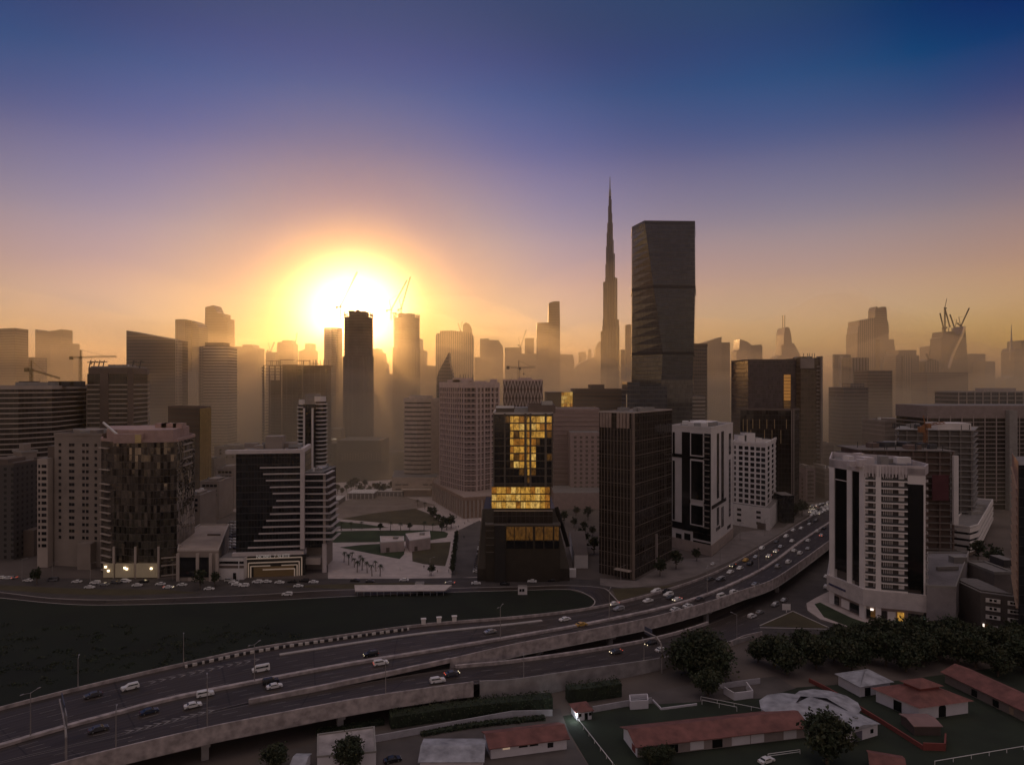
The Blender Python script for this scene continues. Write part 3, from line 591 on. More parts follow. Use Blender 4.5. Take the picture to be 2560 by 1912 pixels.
# --- banded office blocks at the left edge
def left_banded():
    P = [(X(-110, 440), 440), (X(46, 452), 452), (X(58, 455), 455), (X(130, 470), 470), (X(212, 512), 512), (X(212, 512) + 6, 560), (X(-110, 440), 500)]
    z = 97; t = thing('banded_office', 'long curved office block with pale floor lines, at the left photo edge', 'building', (*cen(P).xy, 0))
    core(t, 'office_block', P, 0, z, glass_b); bands(t, 'floor_band', P, [z - 4 - 3.25 * i for i in range(22)], .35, .8, cream)
    MB().ring(P, .3, z - 1.4, z + 1.0, 0, .4).build('parapet', [cream], t)
    MB().box((*on(P[4], P[5], .05, 0)[:2], 40), (2.2, 2.2, 104)).build('corner_pier', [cream], t)
    MB().prism(rect(38, 120, 470, 14), z, z + 3.2).build('plant_room', [conc], t)
    for px, w in ((52, 5), (70, 7), (133, 9), (160, 11), (186, 7)): MB().box((X(px, 480), 484, z + 2), (w, 5, 3.6)).build('rooftop_unit', [darkm], t)
    P = [(X(218, 500), 500), (X(252, 503), 503), (X(272, 503), 503), (X(318, 506), 506), (X(332, 509), 509), (X(369, 535), 535), (X(374, 580), 580), (X(218, 500), 560)]
    z = 106; t = thing('banded_office', 'banded office block with dark upright strips and a gold-lit right edge', 'building', (*cen(P).xy, 0))
    core(t, 'office_block', P, 0, z, glass_b); bands(t, 'floor_band', P, [z - 8 - 3.35 * i for i in range(22)], .35, .7, cream)
    for i, w in ((1, 0), (3, 0)):
        a, b = P[i], P[i + 1]; q = [on(a, b, 0, 0, 0)[:2], on(a, b, 0, 0, 1.2)[:2], on(a, b, 1, 0, 1.2)[:2], on(a, b, 1, 0, 0)[:2]]
        MB().prism([Vector(v) for v in q], 0, z + .5).build('stair_strip', [brownw], t)
    core(t, 'top_storey', [Vector(lerp(p[:2], cen(P).xy, .03)) for p in P], z, z + 4.5, brownw)
    rooftop(t, [Vector(lerp(p[:2], cen(P).xy, .1)) for p in P], z + 4.5, 3, 4, 3)
    for px in (222, 233, 245, 256, 330, 348): MB().bar((X(px, 512), 512, z + 4), (X(px + 5, 512), 512, z + 10), .5).bar((X(px - 4, 512), 512, z + 8.4), (X(px + 12, 512), 512, z + 9), .5).build('scaffold', [darkm], t)
    P = corner(420, 497, 526, 600); z = Z(1021, 600); t = thing('brown_office', 'plain brown office block with gold upright fins on its right side', 'building', (*cen(P).xy, 0))
    core(t, 'office_block', P, 0, z, fac('brown_plain', (.12, .085, .07), (.05, .04, .035), 400, 3.6, 1, .5, rough=.3, tilt=0)); MB().ring(P, .2, z - .1, z + 1.6, 0, .5).build('parapet', [brownw], t)
    piers(t, 'fin', P[1], P[2], rng(.1, .95, 7), 4, z, .7, 1.2, mat('gold_fin', (.5, .36, .16), .5))
left_banded()
# --- residential and glass towers on the left
def left_towers():
    a, b = (X(136, 388), 388), (X(254, 384), 384); P = [Vector(a), Vector(b), Vector(b) + Vector((-2, 30)), Vector(a) + Vector((-2, 30))]; z = Z(1088, 386)
    t = thing('apartment_tower', 'dark beige apartment tower with small scattered windows beside the glass tower', 'building', (*cen(P).xy, 0))
    core(t, 'tower_block', P, 0, z, beige); MB().ring(P, .25, z - .2, z + 1.2, 0, .4).build('parapet', [beige], t)
    wall_windows(t, a, b, [.12, .34, .40, .62, .70, .88], [z - 6 - 3.6 * i for i in range(15)], 1.5, 1.6, pane_d)
    Q = rect(93, 119, 384, 24); zw = Z(1146, 384); core(t, 'side_wing', Q, 0, zw, cream)
    wall_windows(t, Q[0], Q[1], [.2], [zw - 5 - 3.3 * i for i in range(14)], 1.0, 1.7, pane_d); wall_windows(t, Q[0], Q[1], [.66], [zw - 5 - 3.3 * i for i in range(14)], 2.6, 1.7, pane_d)
    core(t, 'stair_recess', rect(119, 136, 389, 22), 0, z - 6, brownw)
    MB().prism(rect(193, 226, 379, 8), 0, 14).build('entrance_block', [beige], t); rooftop(t, P, z, 8, 5, 3, beige, 1.0)
    P = corner(33, 55, 92, 424); z = Z(1132, 424); t = thing('apartment_tower', 'slim grey apartment tower with a single column of windows, far left', 'building', (*cen(P).xy, 0))
    core(t, 'tower_block', P, 0, z, beige); wall_windows(t, P[0], P[1], [.5], [z - 5 - 3.4 * i for i in range(16)], 1.5, 1.7, pane_d); MB().ring(P, .5, z, z + 1.1, 0, .4).build('roof_slab', [conc], t)
    core(t, 'lift_head', [lerp(p.xy, cen(P).xy, .5) for p in P], z, z + 5, beige); MB().prism(rect(18, 84, 408, 20), 0, 15).build('podium', [brownw], t)
    MB().box((X(30, 407), 407.6, Z(1346, 407)), (3.2, .5, 1.0)).build('sign_light', [mat('red_light', (.6, .05, .05), .4, noise=0, emit=(1, .06, .08, 1.2))], t)
    P = rect(-120, 34, 400, 30); z = Z(1162, 400); t = thing('apartment_tower', 'dark apartment block cut by the left photo edge below the banded office', 'building', (*cen(P).xy, 0)); core(t, 'tower_block', P, 0, z, fac('dark_flat', (.10, .09, .085), (.03, .03, .03), 4, 3.3, .4, .5)); rooftop(t, P, z, 2, 3, 3, brownw)
    # curved glass tower
    P = [(X(253, 374), 374), (X(284, 367), 367), (X(330, 364), 364), (X(390, 364), 364), (X(442, 368), 368), (X(487, 402), 402), (X(470, 415), 415), (X(262, 405), 405)]; P = [Vector(p) for p in P]
    z = Z(1104, 366); t = thing('glass_tower', 'brown curved glass tower with broken reflections and a sloping white roof boom', 'building', (*cen(P).xy, 0))
    gl = fac('glass_wavy', (.05, .04, .034), (.035, .03, .026), 1.6, 3.7, .95, .93, rough=.03, tilt=.10, spec=1.0, metal=.75, glass2=(.30, .26, .21))
    core(t, 'glass_body', P, 0, z, gl)
    e = panel('balcony_edge', 9.5, .5, 1.2, cream)
    for i in range(19): 
        if i in (1, 2, 4): continue
        e.put(t, on(P[0], P[1], .3 + .012 * i, z - 4 - 3.75 * i, .5), ang(P[0], P[1]))
    e = panel('balcony_edge', 16, .45, 1.0, cream)
    for i in range(4): e.put(t, on(P[4], P[5], .55, z - 3 - 3.75 * i, .4), ang(P[4], P[5]))
    e = panel('balcony_edge', 7, .5, .9, cream)
    for zz in (z - 60, z - 63.8, z - 69, z - 72): e.put(t, on(P[3], P[4], .6, zz, .4), ang(P[3], P[4]))
    for i, px in enumerate((284, 338, 396, 442)):
        MB().box((X(px, 363), 363.2 if px != 442 else 367, 8), (.9, .9, 16)).build('base_pier', [cream], t)
    Q = [lerp(p, cen(P).xy, .12) for p in P]; pink = mat('pink_render', (.42, .29, .26), .8)
    core(t, 'penthouse', Q, z, z + 6, pink, pink); MB().ring(P, .3, z - .2, z + 1.3, 0, .5).build('parapet', [pink], t)
    MB().prism(rect(284, 352, 363, 3), z - .5, z + 4.2).build('sign_panel', [pink], t)
    MB().box((X(345, 362.6), 362.7, z + 1.8), (3.0, .4, 4.2)).build('sign_light', [mat('sign_gold', (.6, .45, .2), .5, noise=0)], t)
    MB().bar((X(258, 372), 372, Z(1056, 372)), (X(299, 366), 366, Z(1091, 366)), .8).build('roof_boom', [white], t)
    MB().bar((X(299, 366), 366.5, z - 1), (X(299, 366), 366.5, Z(1090, 366)), 1.6).build('boom_post', [steel], t)
    for px, w in ((405, 6), (425, 8), (447, 5)): MB().box((X(px, 385), 386, z + 7), (w, 5, 3)).build('rooftop_unit', [pink], t)
    shop = mat('shop_front', (.30, .25, .19), .6, emit=(1, .72, .42, .05))
    for x0, x1 in ((258, 283), (288, 334), (340, 393)): MB().prism(rect(x0, x1, 362.2, 1.4), 0.5, 7.5).build('shop_front', [shop], t)
    for px, zz in ((264, 6), (271, 4), (312, 5.5), (317, 5), (378, 5.2)): MB().box((X(px, 362), 361.9, zz), (.9, .4, .8)).build('shop_lamp', [lampw], t)
    # flat-roofed hall between glass tower and the louvred office
    P = [GP(444, 1452).xy, GP(546, 1452).xy, Vector((X(572, 424), 424)), Vector((X(500, 424), 424)), Vector((X(448, 385), 385))]; z = 15
    t = thing('low_hall', 'low hall with a broad bare roof between the glass tower and louvred office', 'building', (*cen(P).xy, 0))
    core(t, 'hall', P, 0, z, beige, mat('bare_roof', (.40, .32, .27), .9, noise=.2, scale=.1)); MB().ring(P, .15, z - .1, z + .7, 0, .5).build('parapet', [cream], t)
    for u in (.02, .5, .82, .98): MB().box(on(P[0], P[1], u, 7, .4), (1.5, .9, 14)).build('pilaster', [cream], t)
    for px, py in ((455, 1342), (535, 1338)): MB().box((*GP(px, py, 15).xy, 15.4), (7, 1.2, .9)).build('roof_vent', [brownw], t)
    MB().prism(rect(470, 498, 357.5, 3), 0, 5.5).build('kiosk_front', [cream], t)
    MB().prism([on(P[0], P[1], .04, 0, .25).xy, on(P[0], P[1], .49, 0, .25).xy, on(P[0], P[1], .49, 0, 0).xy, on(P[0], P[1], .04, 0, 0).xy], 2, 12).build('dark_glazing', [pane_d], t)
    MB().prism([on(P[0], P[1], .53, 0, .25).xy, on(P[0], P[1], .81, 0, .25).xy, on(P[0], P[1], .81, 0, 0).xy, on(P[0], P[1], .53, 0, 0).xy], 2, 12).build('dark_glazing', [pane_d], t)
    rr = random.Random(4)
    for i, (x0, x1, D, yt, lab) in enumerate(((500, 548, 520, 1205, 'low beige house block behind the broad bare hall roof'), (540, 584, 560, 1172, 'pale three-storey block with a dark window behind the louvred office'), (536, 612, 690, 1118, 'low pale building with a window grid in the mist left of the louvred office'), (588, 640, 640, 1140, 'hazy low block rising just above the louvred office roof, left end'), (490, 535, 640, 1150, 'dim flat block at the foot of the white banded tower'), (448, 500, 470, 1240, 'small flat-roofed building in the lane beside the glass tower'))):
        P = rect(x0, x1, D, 26); t = thing('low_block', lab, 'building', (*cen(P).xy, 0)); core(t, 'block', P, 0, Z(yt, D), beige); rooftop(t, P, Z(yt, D), i, 2, 2, beige, .8)
        wall_windows(t, P[0], P[1], [.2, .4, .6, .8], [Z(yt, D) - 3.4 - 3.4 * k for k in range(3)], 2.2, 1.7, pane_d)
left_towers()
# --- louvred office with the sign and nested portal frames
def louvred():
    a, b = Vector((X(590, 366), 366)), Vector((X(757, 371), 371)); n = nrm(a, b).xy; back = -n * 34
    P = [a, b, b + back, a + back]; z = Z(1131, 368); rz = ang(a, b)
    t = thing('louvred_office', 'office with white louvres in an hourglass pattern and nested portals at its foot', 'building', (*cen(P).xy, 0))
    core(t, 'glass_body', P, 0, z, glass_d, conc)
    wf = mat('frame_white', (.62, .55, .53), .7, noise=.08)
    d = (b - a).normalized()
    MB().box((*(a + (b - a) * .47 + n * .9 + d * -1.2), z + .6), ((b - a).length + 5, 3.2, 1.9), rz).build('frame_beam', [wf], t)
    MB().box((*(b + n * .9), (z + 12.5) / 2 + .8), (2.0, 3.2, z - 13), rz).build('frame_pier', [wf], t)
    MB().box((*(a + (b - a) * .49 + n * .9), 11.6), ((b - a).length + 2.2, 3.2, 1.7), rz).build('frame_beam', [wf], t)
    MB().box((*(b + back * .42 + n * 1), z + .9), (1.8, 26, 2.2), rz).build('frame_beam', [wf], t)
    for y, x in ((1168, 649), (1184, 657), (1200, 664), (1217, 674), (1233, 681), (1251, 690), (1267, 681), (1284, 674), (1300, 665), (1316, 656), (1332, 646), (1349, 634), (1366, 619)):
        u = upx(a, b, x); L = (b - a).length * (1 - u); zz = Z(y, 369)
        MB().box((*(a + (b - a) * (u + (1 - u) / 2) + n * .55), zz), (L - .6, 1.1, .62), rz).build('louvre', [wf], t)
    # right wing with its long fins
    c, e = b + Vector((.3, 3.0)), Vector((X(806, 374), 374 + 1.0)); Q = [c, e, e + Vector((1, 24)), c + Vector((1, 24))]; zw = Z(1181, 374)
    core(t, 'side_wing', Q, 13, zw, glass_d, conc); rooftop(t, Q, zw, 6, 4, 1.6, steel, .5)
    for i in range(11):
        zz = zw - .8 - 3.42 * i; L = 11.2 + .34 * i
        MB().box((c.x + L / 2, c.y - .5, zz), (L, 2.6, .5)).box((c.x + L, c.y + 7, zz), (1.6, 16, .5)).build('fin', [wf], t)
    MB().cyl((X(809, 373), 374.5, 0), (X(809, 373), 374.5, 15), 1.2, n=14).build('round_column', [wf], t)
    MB().cyl((X(809, 373), 374.5, 13), (X(809, 373), 374.5, zw - 1), .7, n=10).build('corner_post', [cream], t)
    MB().prism([c + Vector((-1, 6)), c + Vector((8, 6)), c + Vector((8, 26)), c + Vector((-1, 26))], 0, 13).build('base_block', [beige], t)
    MB().prism(rect(764, 800, 372, 10), 4.6, 7.8).build('canopy', [cream], t)
    # base: dark wall, sign, glowing portal frames
    fr = mat('portal_glow', (.5, .42, .36), .6, noise=0, emit=(1, .72, .52, .10))
    MB().prism([a + n * 2.2 + d * 4, b + n * 2.2 + d * 1.5, b + d * 1.5, a + d * 4], 0, 10.4).build('entrance_wall', [mat('entrance_dark', (.03, .026, .022), .5)], t)
    for k, (x0, x1, y, gap) in enumerate(((618, 756, 1395, 0), (624, 750, 1405, 0), (630, 745, 1413, 1), (660, 739, 1422, 0))):
        u0, u1 = upx(a, b, x0), upx(a, b, x1); zt = Z(y, 366); mb = MB(); o = 2.5 + .3 * k
        A, B = a + (b - a) * u0 + n * o, a + (b - a) * u1 + n * o
        if gap:
            m1, m2 = A.lerp(B, .42), A.lerp(B, .66); mb.bar((*A, zt), (*m1, zt), .5, .4); mb.bar((*m2, zt), (*B, zt), .5, .4); MB().bar((*B, 0), (*B, zt), .5, .5).build('portal_frame', [fr], t) if 0 else None
        else: mb.bar((*A, zt), (*B, zt), .5, .5)
        if k < 3: mb.bar((*A, 0), (*A, zt), .5, .5)
        mb.bar((*B, 0), (*B, zt), .5, .5); mb.build('portal_frame', [fr], t)
    MB().prism([a + (b - a) * .28 + n * 2.9, a + (b - a) * .88 + n * 2.9, a + (b - a) * .88 + n * 2.3, a + (b - a) * .28 + n * 2.3], 0, 5.2).build('lobby_glow', [mat('lobby', (.15, .09, .04), .5, noise=0, emit=(1, .6, .25, .012))], t)
    tx = bpy.data.curves.new('sign_lettering', 'FONT'); tx.body = 'NOBEL 7 SUITE'; tx.size = 2.5; tx.extrude = .12; tx.align_x = 'CENTER'; tx.materials.append(mat('sign_white', (.75, .72, .7), .5, noise=0, emit=(1, .9, .8, .12)))
    o = text_mesh('sign_lettering', tx); o.parent = t; q = a + (b - a) * upx(a, b, 685) + n * 2.5; o.location = Vector((*q, Z(1394.5, 366))) - ORG[t.name]; o.rotation_euler = (math.pi / 2, 0, rz)
    r = random.Random(2)
    for i in range(9): MB().box((*(a + (b - a) * r.uniform(.1, .9) - n * r.uniform(8, 22)), z + 2.2), (r.uniform(3, 7), 4, r.uniform(1.2, 3.4)), rz).build('rooftop_unit', [r.choice([steel, conc, beige])], t)
    MB().prism([a + (b - a) * .38 - n * 10, a + (b - a) * .64 - n * 10, a + (b - a) * .64 - n * 20, a + (b - a) * .38 - n * 20], z, z + 7.5).build('plant_room', [beige], t)
    # small white annex on its left
    P = rect(548, 609, 360, 12); t = thing('annex', 'low white annex with stripes and a dark doorway left of the nested portals', 'building', (*cen(P).xy, 0)); core(t, 'block', P, 0, 11, palew)
    for zz, m in ((8.8, pane_d), (6.6, brownw)): MB().box((X(578, 359.8), 359.9, zz), (12.6, .3, 1.2)).build('stripe', [m], t)
    MB().box((X(586, 359.6), 359.85, 1.8), (1.5, .3, 3.4)).build('doorway', [pane_k], t); MB().bar((X(597, 358), 358, 0), (X(597, 358), 358, 11.5), .35).build('flagpole', [white], t)
louvred()
def lobes():
    D = 560; t = thing('twin_lobe_tower', 'tower of two rounded lobes with white curved balconies and a dark centre', 'building', (X(773, D), D, 0)); z = Z(1004, D)
    core(t, 'dark_core', rect(758, 787, D - 1, 26), 0, z - 2, glass_d)
    for x0, x1, ya in ((738, 763, 1012), (782, 808, 1004)):
        c, r = X((x0 + x1) / 2, D), (x1 - x0) / 2 * D / FX; zt = Z(ya, D)
        P = [Vector((c + r * math.cos(a), D + 9 + 1.6 * r * math.sin(a))) for a in [2 * math.pi * k / 20 for k in range(20)]]
        core(t, 'lobe', P, 0, zt, glass_d); bands(t, 'balcony', P, [zt - 2.4 - 3.25 * i for i in range(24)], .75, .85, palew); core(t, 'lobe_cap', [lerp(p, cen(P).xy, .12) for p in P], zt, zt + 4, palew)
    for px in (762, 783): MB().box((X(px, D), D - 2, z / 2 - 2), (1.3, 1.2, z - 6)).build('fin', [palew], t)
    core(t, 'penthouse', rect(762, 790, D + 4, 14), z - 2, Z(985, D), conc); core(t, 'plant_room', rect(786, 800, D + 2, 8), z, Z(991, D), palew)
lobes()
# --- towers still being built
slabm = mat('raw_slab', (.19, .16, .14), .9); rawm = mat('raw_concrete', (.125, .105, .095), .95, noise=.25, scale=.1); dust = mat('raw_concrete_pale', (.24, .20, .165), .95, noise=.2, scale=.1)
def unfinished_slab():
    D = 830; z = Z(914, D); t = thing('unfinished_block', 'wide unfinished concrete frame with open floors glowing on its left side', 'building', (X(735, D), D, 0)); W = rect(657, 815, D, 34)
    o = MB().prism(W, 0, .55, bottom=True).build('floor_slab', [slabm], t, org=(*cen(W).xy, 0)); n = 34
    for i in range(1, n + 1): dup(o, o.location + Vector((0, 0, z * i / n)), None, t)
    core(t, 'lift_core', rect(706, 740, D + 7, 24), 0, z + 1.5, rawm); core(t, 'rear_wall', rect(756, 813, D + 4, 27), 0, z, rawm); core(t, 'infill_wall', rect(676, 700, D + 12, 3), 0, z * .86, rawm)
    cm = panel('column', 1.2, z, 1.2, rawm)
    for px in rng(659, 813, 12):
        cm.put(t, (X(px, D), D + .8, 0)); cm.put(t, (X(px, D + 32), D + 32.5, 0))
    p = panel('formwork_post', .5, 7, .5, darkm); r = random.Random(3)
    for px in list(rng(660, 700, 7)) + list(rng(745, 812, 14)): p.put(t, (X(px, D), D + r.uniform(1, 25), z))
    for x0, x1, h in ((668, 690, 6), (700, 728, 7.5), (741, 768, 6.5), (776, 790, 3)): MB().prism(rect(x0, x1, D + 6, 14), z + h - .6, z + h, bottom=True).build('top_slab', [slabm], t)
    s_ = panel('safety_screen', 1.6, 2.0, .3, darkm)
    for i in range(2, n): 
        s_.put(t, (X(655.5, D), D + 1, z * i / n)); s_.put(t, (X(816, D), D + 1, z * i / n))
unfinished_slab()
def unfinished_round(name, label, x0, x1, D, ytop, nf, bm, sm_, neck):
    c, r = X((x0 + x1) / 2, D), (x1 - x0) / 2 * D / FX; z = Z(ytop, D); t = thing(name, label, 'building', (c, D + r, 0))
    P = [Vector((c + r * .94 * math.copysign(abs(math.cos(a)) ** .7, math.cos(a)), D + r + r * .94 * math.copysign(abs(math.sin(a)) ** .7, math.sin(a)))) for a in [2 * math.pi * (k + .5) / 24 for k in range(24)]]
    core(t, 'tower_body', P, 0, z - neck, bm); Q = [lerp(p, cen(P).xy, .05) for p in P]; core(t, 'upper_body', Q, z - neck, z - 8, bm)
    core(t, 'lift_core', [lerp(p, cen(P).xy, .35) for p in P], z - 8, z + .5, bm)
    bands(t, 'floor_slab', P, [4 + (z - neck - 4) * i / nf for i in range(nf)] , r * .035, .7, sm_, 1.0)
    bands(t, 'floor_slab', Q, [z - neck + 1 + (neck - 1) * i / 15 for i in range(15)], r * .05, .7, sm_, 2.0)
    rr = random.Random(x0); p = panel('formwork_post', .7, 9, .7, darkm)
    for k in range(24):
        if rr.random() < .8: p.put(t, (*lerp(P[k], cen(P).xy, rr.uniform(0, .08)), z - 8))
    for k in (13, 14, 16, 17, 19, 20, 21): MB().box((*(P[k] + (P[k] - cen(P).xy) * .012), (z - neck) / 2), (1.8, 1.8, z - neck), 0).build('wall_rib', [sm_], t)
    for k in range(5): MB().box((c + rr.uniform(-.8, .8) * r, D + r * rr.uniform(.3, 1.6), z + 1.2), (rr.uniform(3, 9), 4, rr.uniform(1, 3))).build('formwork_panel', [bm], t)
    return t
unfinished_round('unfinished_tower', 'dark unfinished round tower standing right in front of the sun', 850, 927, 980, 778, 52, rawm, slabm, 62)
unfinished_round('unfinished_tower', 'lighter unfinished round tower with two cranes right of the sun', 976, 1047, 1250, 783, 54, mat('raw_warm', (.22, .17, .12), .95), dust, 60)
def podium():
    P = rect(843, 952, 900, 60); z = Z(1101, 900); t = thing('quay_podium', 'dark podium with a row of pale columns beside the canal, under the unfinished tower', 'building', (*cen(P).xy, 0))
    core(t, 'podium_block', P, 0, z, brownw); c = panel('column', .7, 9, .7, cream)
    for px in rng(856, 948, 15): c.put(t, (X(px, 899), 898.6, 2.2))
    P = rect(810, 842, 905, 40); core(t, 'side_block', P, 0, Z(1108, 905), mat('teal_dark', (.05, .06, .06), .8))
    for px, yt, D, lab in ((830, 1072, 960, 'small lit pavilion on the far canal bank left of the podium'),): 
        P = rect(820, 852, D, 30); t = thing('low_block', lab, 'building', (*cen(P).xy, 0)); core(t, 'block', P, 0, Z(yt, D), beige); MB().box((X(834, D), D - .4, Z(1097, D)), (8, .5, 1.6)).build('lit_strip', [mat('strip_glow', (.6, .5, .4), .4, noise=0, emit=(1, .8, .6, .5))], t)
podium()
# --- centre group
def centre():
    # white banded tower by the canal
    D = 650; z = Z(999, D); c = X(1043, D); w = 33 * D / FX
    P = [Vector((c - w, D + 3)), Vector((c - w * .5, D + .8)), Vector((c, D)), Vector((c + w * .5, D + .8)), Vector((c + w, D + 3)), Vector((X(1094, D + 14), D + 20)), Vector((X(1010, D), D + 34))]
    t = thing('banded_tower', 'white tower with bowed bands beside the bright patch of canal', 'building', (*cen(P).xy, 0)); sandw = mat('sand_white', (.58, .48, .40), .8)
    core(t, 'tower_body', P, 0, z, mat('shade_gap', (.10, .075, .06), .6)); bands(t, 'floor_band', P, [17 + 4.05 * i for i in range(17)], .6, 2.7, sandw)
    core(t, 'stair_wall', [P[4] + Vector((.2, -.4)), P[4] + Vector((7, 6)), P[5] + Vector((2, 0)), P[5]], 0, z, sandw); core(t, 'penthouse', [lerp(p, cen(P).xy, .3) for p in P], z, z + 3.5, sandw)
    Q = [Vector(v) for v in ((X(980, 628), 628), (X(1092, 628), 628), (X(1098, 680), 680), (X(985, 680), 680))]; core(t, 'podium', Q, 0, 16, sandw)
    wall_windows(t, Q[0], Q[1], [.14, .3, .75, .9], [9, 5], 5, 1.2, brownw, 'louvre_opening'); MB().box((X(1040, 620), 624, 6), (26, 6, .8)).build('canopy', [sandw], t)
    MB().ring(P, .7, z - .4, z + 1.2, 0, .5).build('parapet', [sandw], t)
    # white grid hotel
    P = [Vector(v) for v in ((X(1100, 592), 592), (X(1162, 556), 556), (X(1190, 556), 556), (X(1247, 575), 575), (X(1240, 640), 640), (X(1130, 650), 650))]; z = Z(957, 560)
    t = thing('grid_tower', 'pinkish white tower with a fine grid of balconies behind the gold-reflecting tower', 'building', (*cen(P).xy, 0)); pk = mat('pink_white', (.60, .47, .43), .8)
    core(t, 'tower_body', P, 0, z, fac('grid_body', (.30, .22, .20), (.05, .04, .04), 3.4, 4.2, .6, .6, rough=.2)); bands(t, 'floor_band', P, [14 + 4.3 * i for i in range(20)], .55, .95, pk)
    piers(t, 'pier', P[0], P[1], rng(.02, .98, 12), 10, z, .8, .8, pk); piers(t, 'pier', P[2], P[3], [.02, .18, .34, .62, .8, .98], 10, z, 1.3, .8, pk)
    MB().ring(P, .7, z - 3.6, z + .6, 0, .5).build('parapet', [pk], t)
    for x0, x1, h in ((1118, 1150, 2.5), (1132, 1180, 4.0), (1172, 1214, 1.5), (1225, 1242, 3)): core(t, 'roof_house', rect(x0, x1, 585, 20), z, z + h, pk)
    p = panel('roof_mast', .35, 5, .35, darkm)
    for px in (1150, 1158, 1163, 1170, 1182): p.put(t, (X(px, 590), 592, z + 2))
    P = [GP(1082, 1250).xy, GP(1160, 1296).xy, GP(1238, 1290).xy, Vector((X(1238, 640), 640)), Vector((X(1086, 655), 655))]; t = thing('arcade_hall', 'low brown arcade at the foot of the fine-grid tower', 'building', (*cen(P).xy, 0))
    core(t, 'hall', P, 0, 15, mat('tan_render', (.36, .25, .19), .85), mat('tan_roof', (.38, .29, .25), .9)); piers(t, 'pillar', P[0], P[1], rng(.03, .97, 14), 0, 13, 1.0, 1.0, cream); piers(t, 'pillar', P[1], P[2], rng(.05, .95, 8), 0, 13, 1.0, 1.0, cream)
    MB().ring(P, .6, 13, 15.6, 0, .5).build('cornice', [mat('tan_render', (.4, .3, .2))], t)
    # blade-topped tower
    D = 800; t = thing('blade_tower', 'slim tower ending in a sharp pointed blade, behind the white banded one', 'building', (X(1112, D), D, 0)); MB().sil(D, 24, [(1092, 944), (1096, 930), (1122, 881), (1123, 905), (1131, 934)], 0, 1).build('tower_blade', [far_b, roofm], t)
    MB().prism(rect(1091, 1132, D - 2, 2), 0, Z(960, D)).build('lower_front', [far_c], t)
    # lattice facade
    P = rect(1258, 1357, 640, 30); z = Z(951, 640); t = thing('lattice_block', 'white block wrapped in a diamond lattice behind the gold-reflecting tower roof', 'building', (*cen(P).xy, 0)); core(t, 'block', P, 0, z, mat('lattice_shade', (.17, .12, .10), .8)); mb = MB(); x0, x1 = P[0].x, P[1].x; y = 639.4
    nd, hh = 12, 8.0
    for i in range(-4, nd + 1):
        w = (x1 - x0) / nd
        for k in range(6):
            za, zb = z - hh * k, z - hh * (k + 1)
            for s_ in (0, 1):
                xa = x0 + w * (i + .5 * (k % 2)) + (w / 2 if s_ == 0 else w / 2); xb = xa + (w / 2 if s_ else -w / 2)
                if x0 - .1 <= min(xa, xb) and max(xa, xb) <= x1 + .1: mb.bar((xa, y, za), (xb, y, zb), .55)
    mb.build('lattice', [mat('lattice_white', (.72, .60, .54), .7)], t); MB().ring(P, .3, z - .5, z + 1, 0, .5).build('parapet', [pk], t); core(t, 'roof_house', rect(1296, 1330, 650, 14), z, z + 2.5, pk)
    # pink banded block and its lower white front
    P = rect(1384, 1498, 615, 40); z = Z(1023, 615); t = thing('pink_block', 'pinkish banded block between the gold-reflecting tower and the dark box tower', 'building', (*cen(P).xy, 0)); pk2 = mat('dusty_pink', (.42, .31, .28), .85)
    core(t, 'block', P, 0, z, fac('pink_body', (.36, .26, .235), (.20, .14, .12), 400, 3.8, 1, .4, rough=.5, tilt=0)); bands(t, 'floor_band', P, [12 + 3.9 * i for i in range(17)], .35, .8, pk2); MB().ring(P, .5, z - 1, z + .8, 0, .5).build('parapet', [pk2], t)
    Q = rect(1426, 1502, 590, 24); zq = Z(1081, 590); core(t, 'front_block', Q, 0, zq, pk2); wall_windows(t, Q[0], Q[1], rng(.16, .92, 5), [zq - 5 - 3.75 * k for k in range(12)], 2.1, 1.9, brownw)
    core(t, 'podium', rect(1384, 1520, 560, 40), 0, 13, pk2)
    # brown block; gold reflection on its left end painted as emissive panes
    P = rect(1436, 1567, 720, 45); z = Z(974, 720); t = thing('brown_block', 'long flat brown block with a gold reflecting left end, behind the pink block', 'building', (*cen(P).xy, 0)); core(t, 'block', P, 0, z, fac('brown_bands', (.17, .115, .08), (.06, .045, .035), 400, 4, 1, .4, rough=.4, tilt=0)); core(t, 'roof_house', rect(1474, 1511, 735, 16), z, Z(961, 735), brownw); MB().ring(P, .4, z - .4, z + .9, 0, .5).build('parapet', [brownw], t)
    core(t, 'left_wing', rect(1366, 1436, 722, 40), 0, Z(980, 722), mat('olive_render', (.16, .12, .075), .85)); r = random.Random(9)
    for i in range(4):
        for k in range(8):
            panel('window', 2.7, 3.6, .3, PANE_GLOW[r.choice([0, 0, 2, 1])]).put(t, (X(1405 + 2 + i * 7, 721), 721.6, Z(974, 720) - 6 - 3.9 * k))
    mb = MB(); mb.bar((X(1566.5, 560), 560, 40), (X(1566.5, 560), 560, Z(985, 560)), .6); tag(mb.build('floodlight_mast', [mat('mast_pale', (.8, .7, .5), .3, .6)], org=(X(1566.5, 560), 560, 0)), 'bright pale mast above the roof of the dark box tower', 'mast')  # mast in one even pale metal colour
centre()
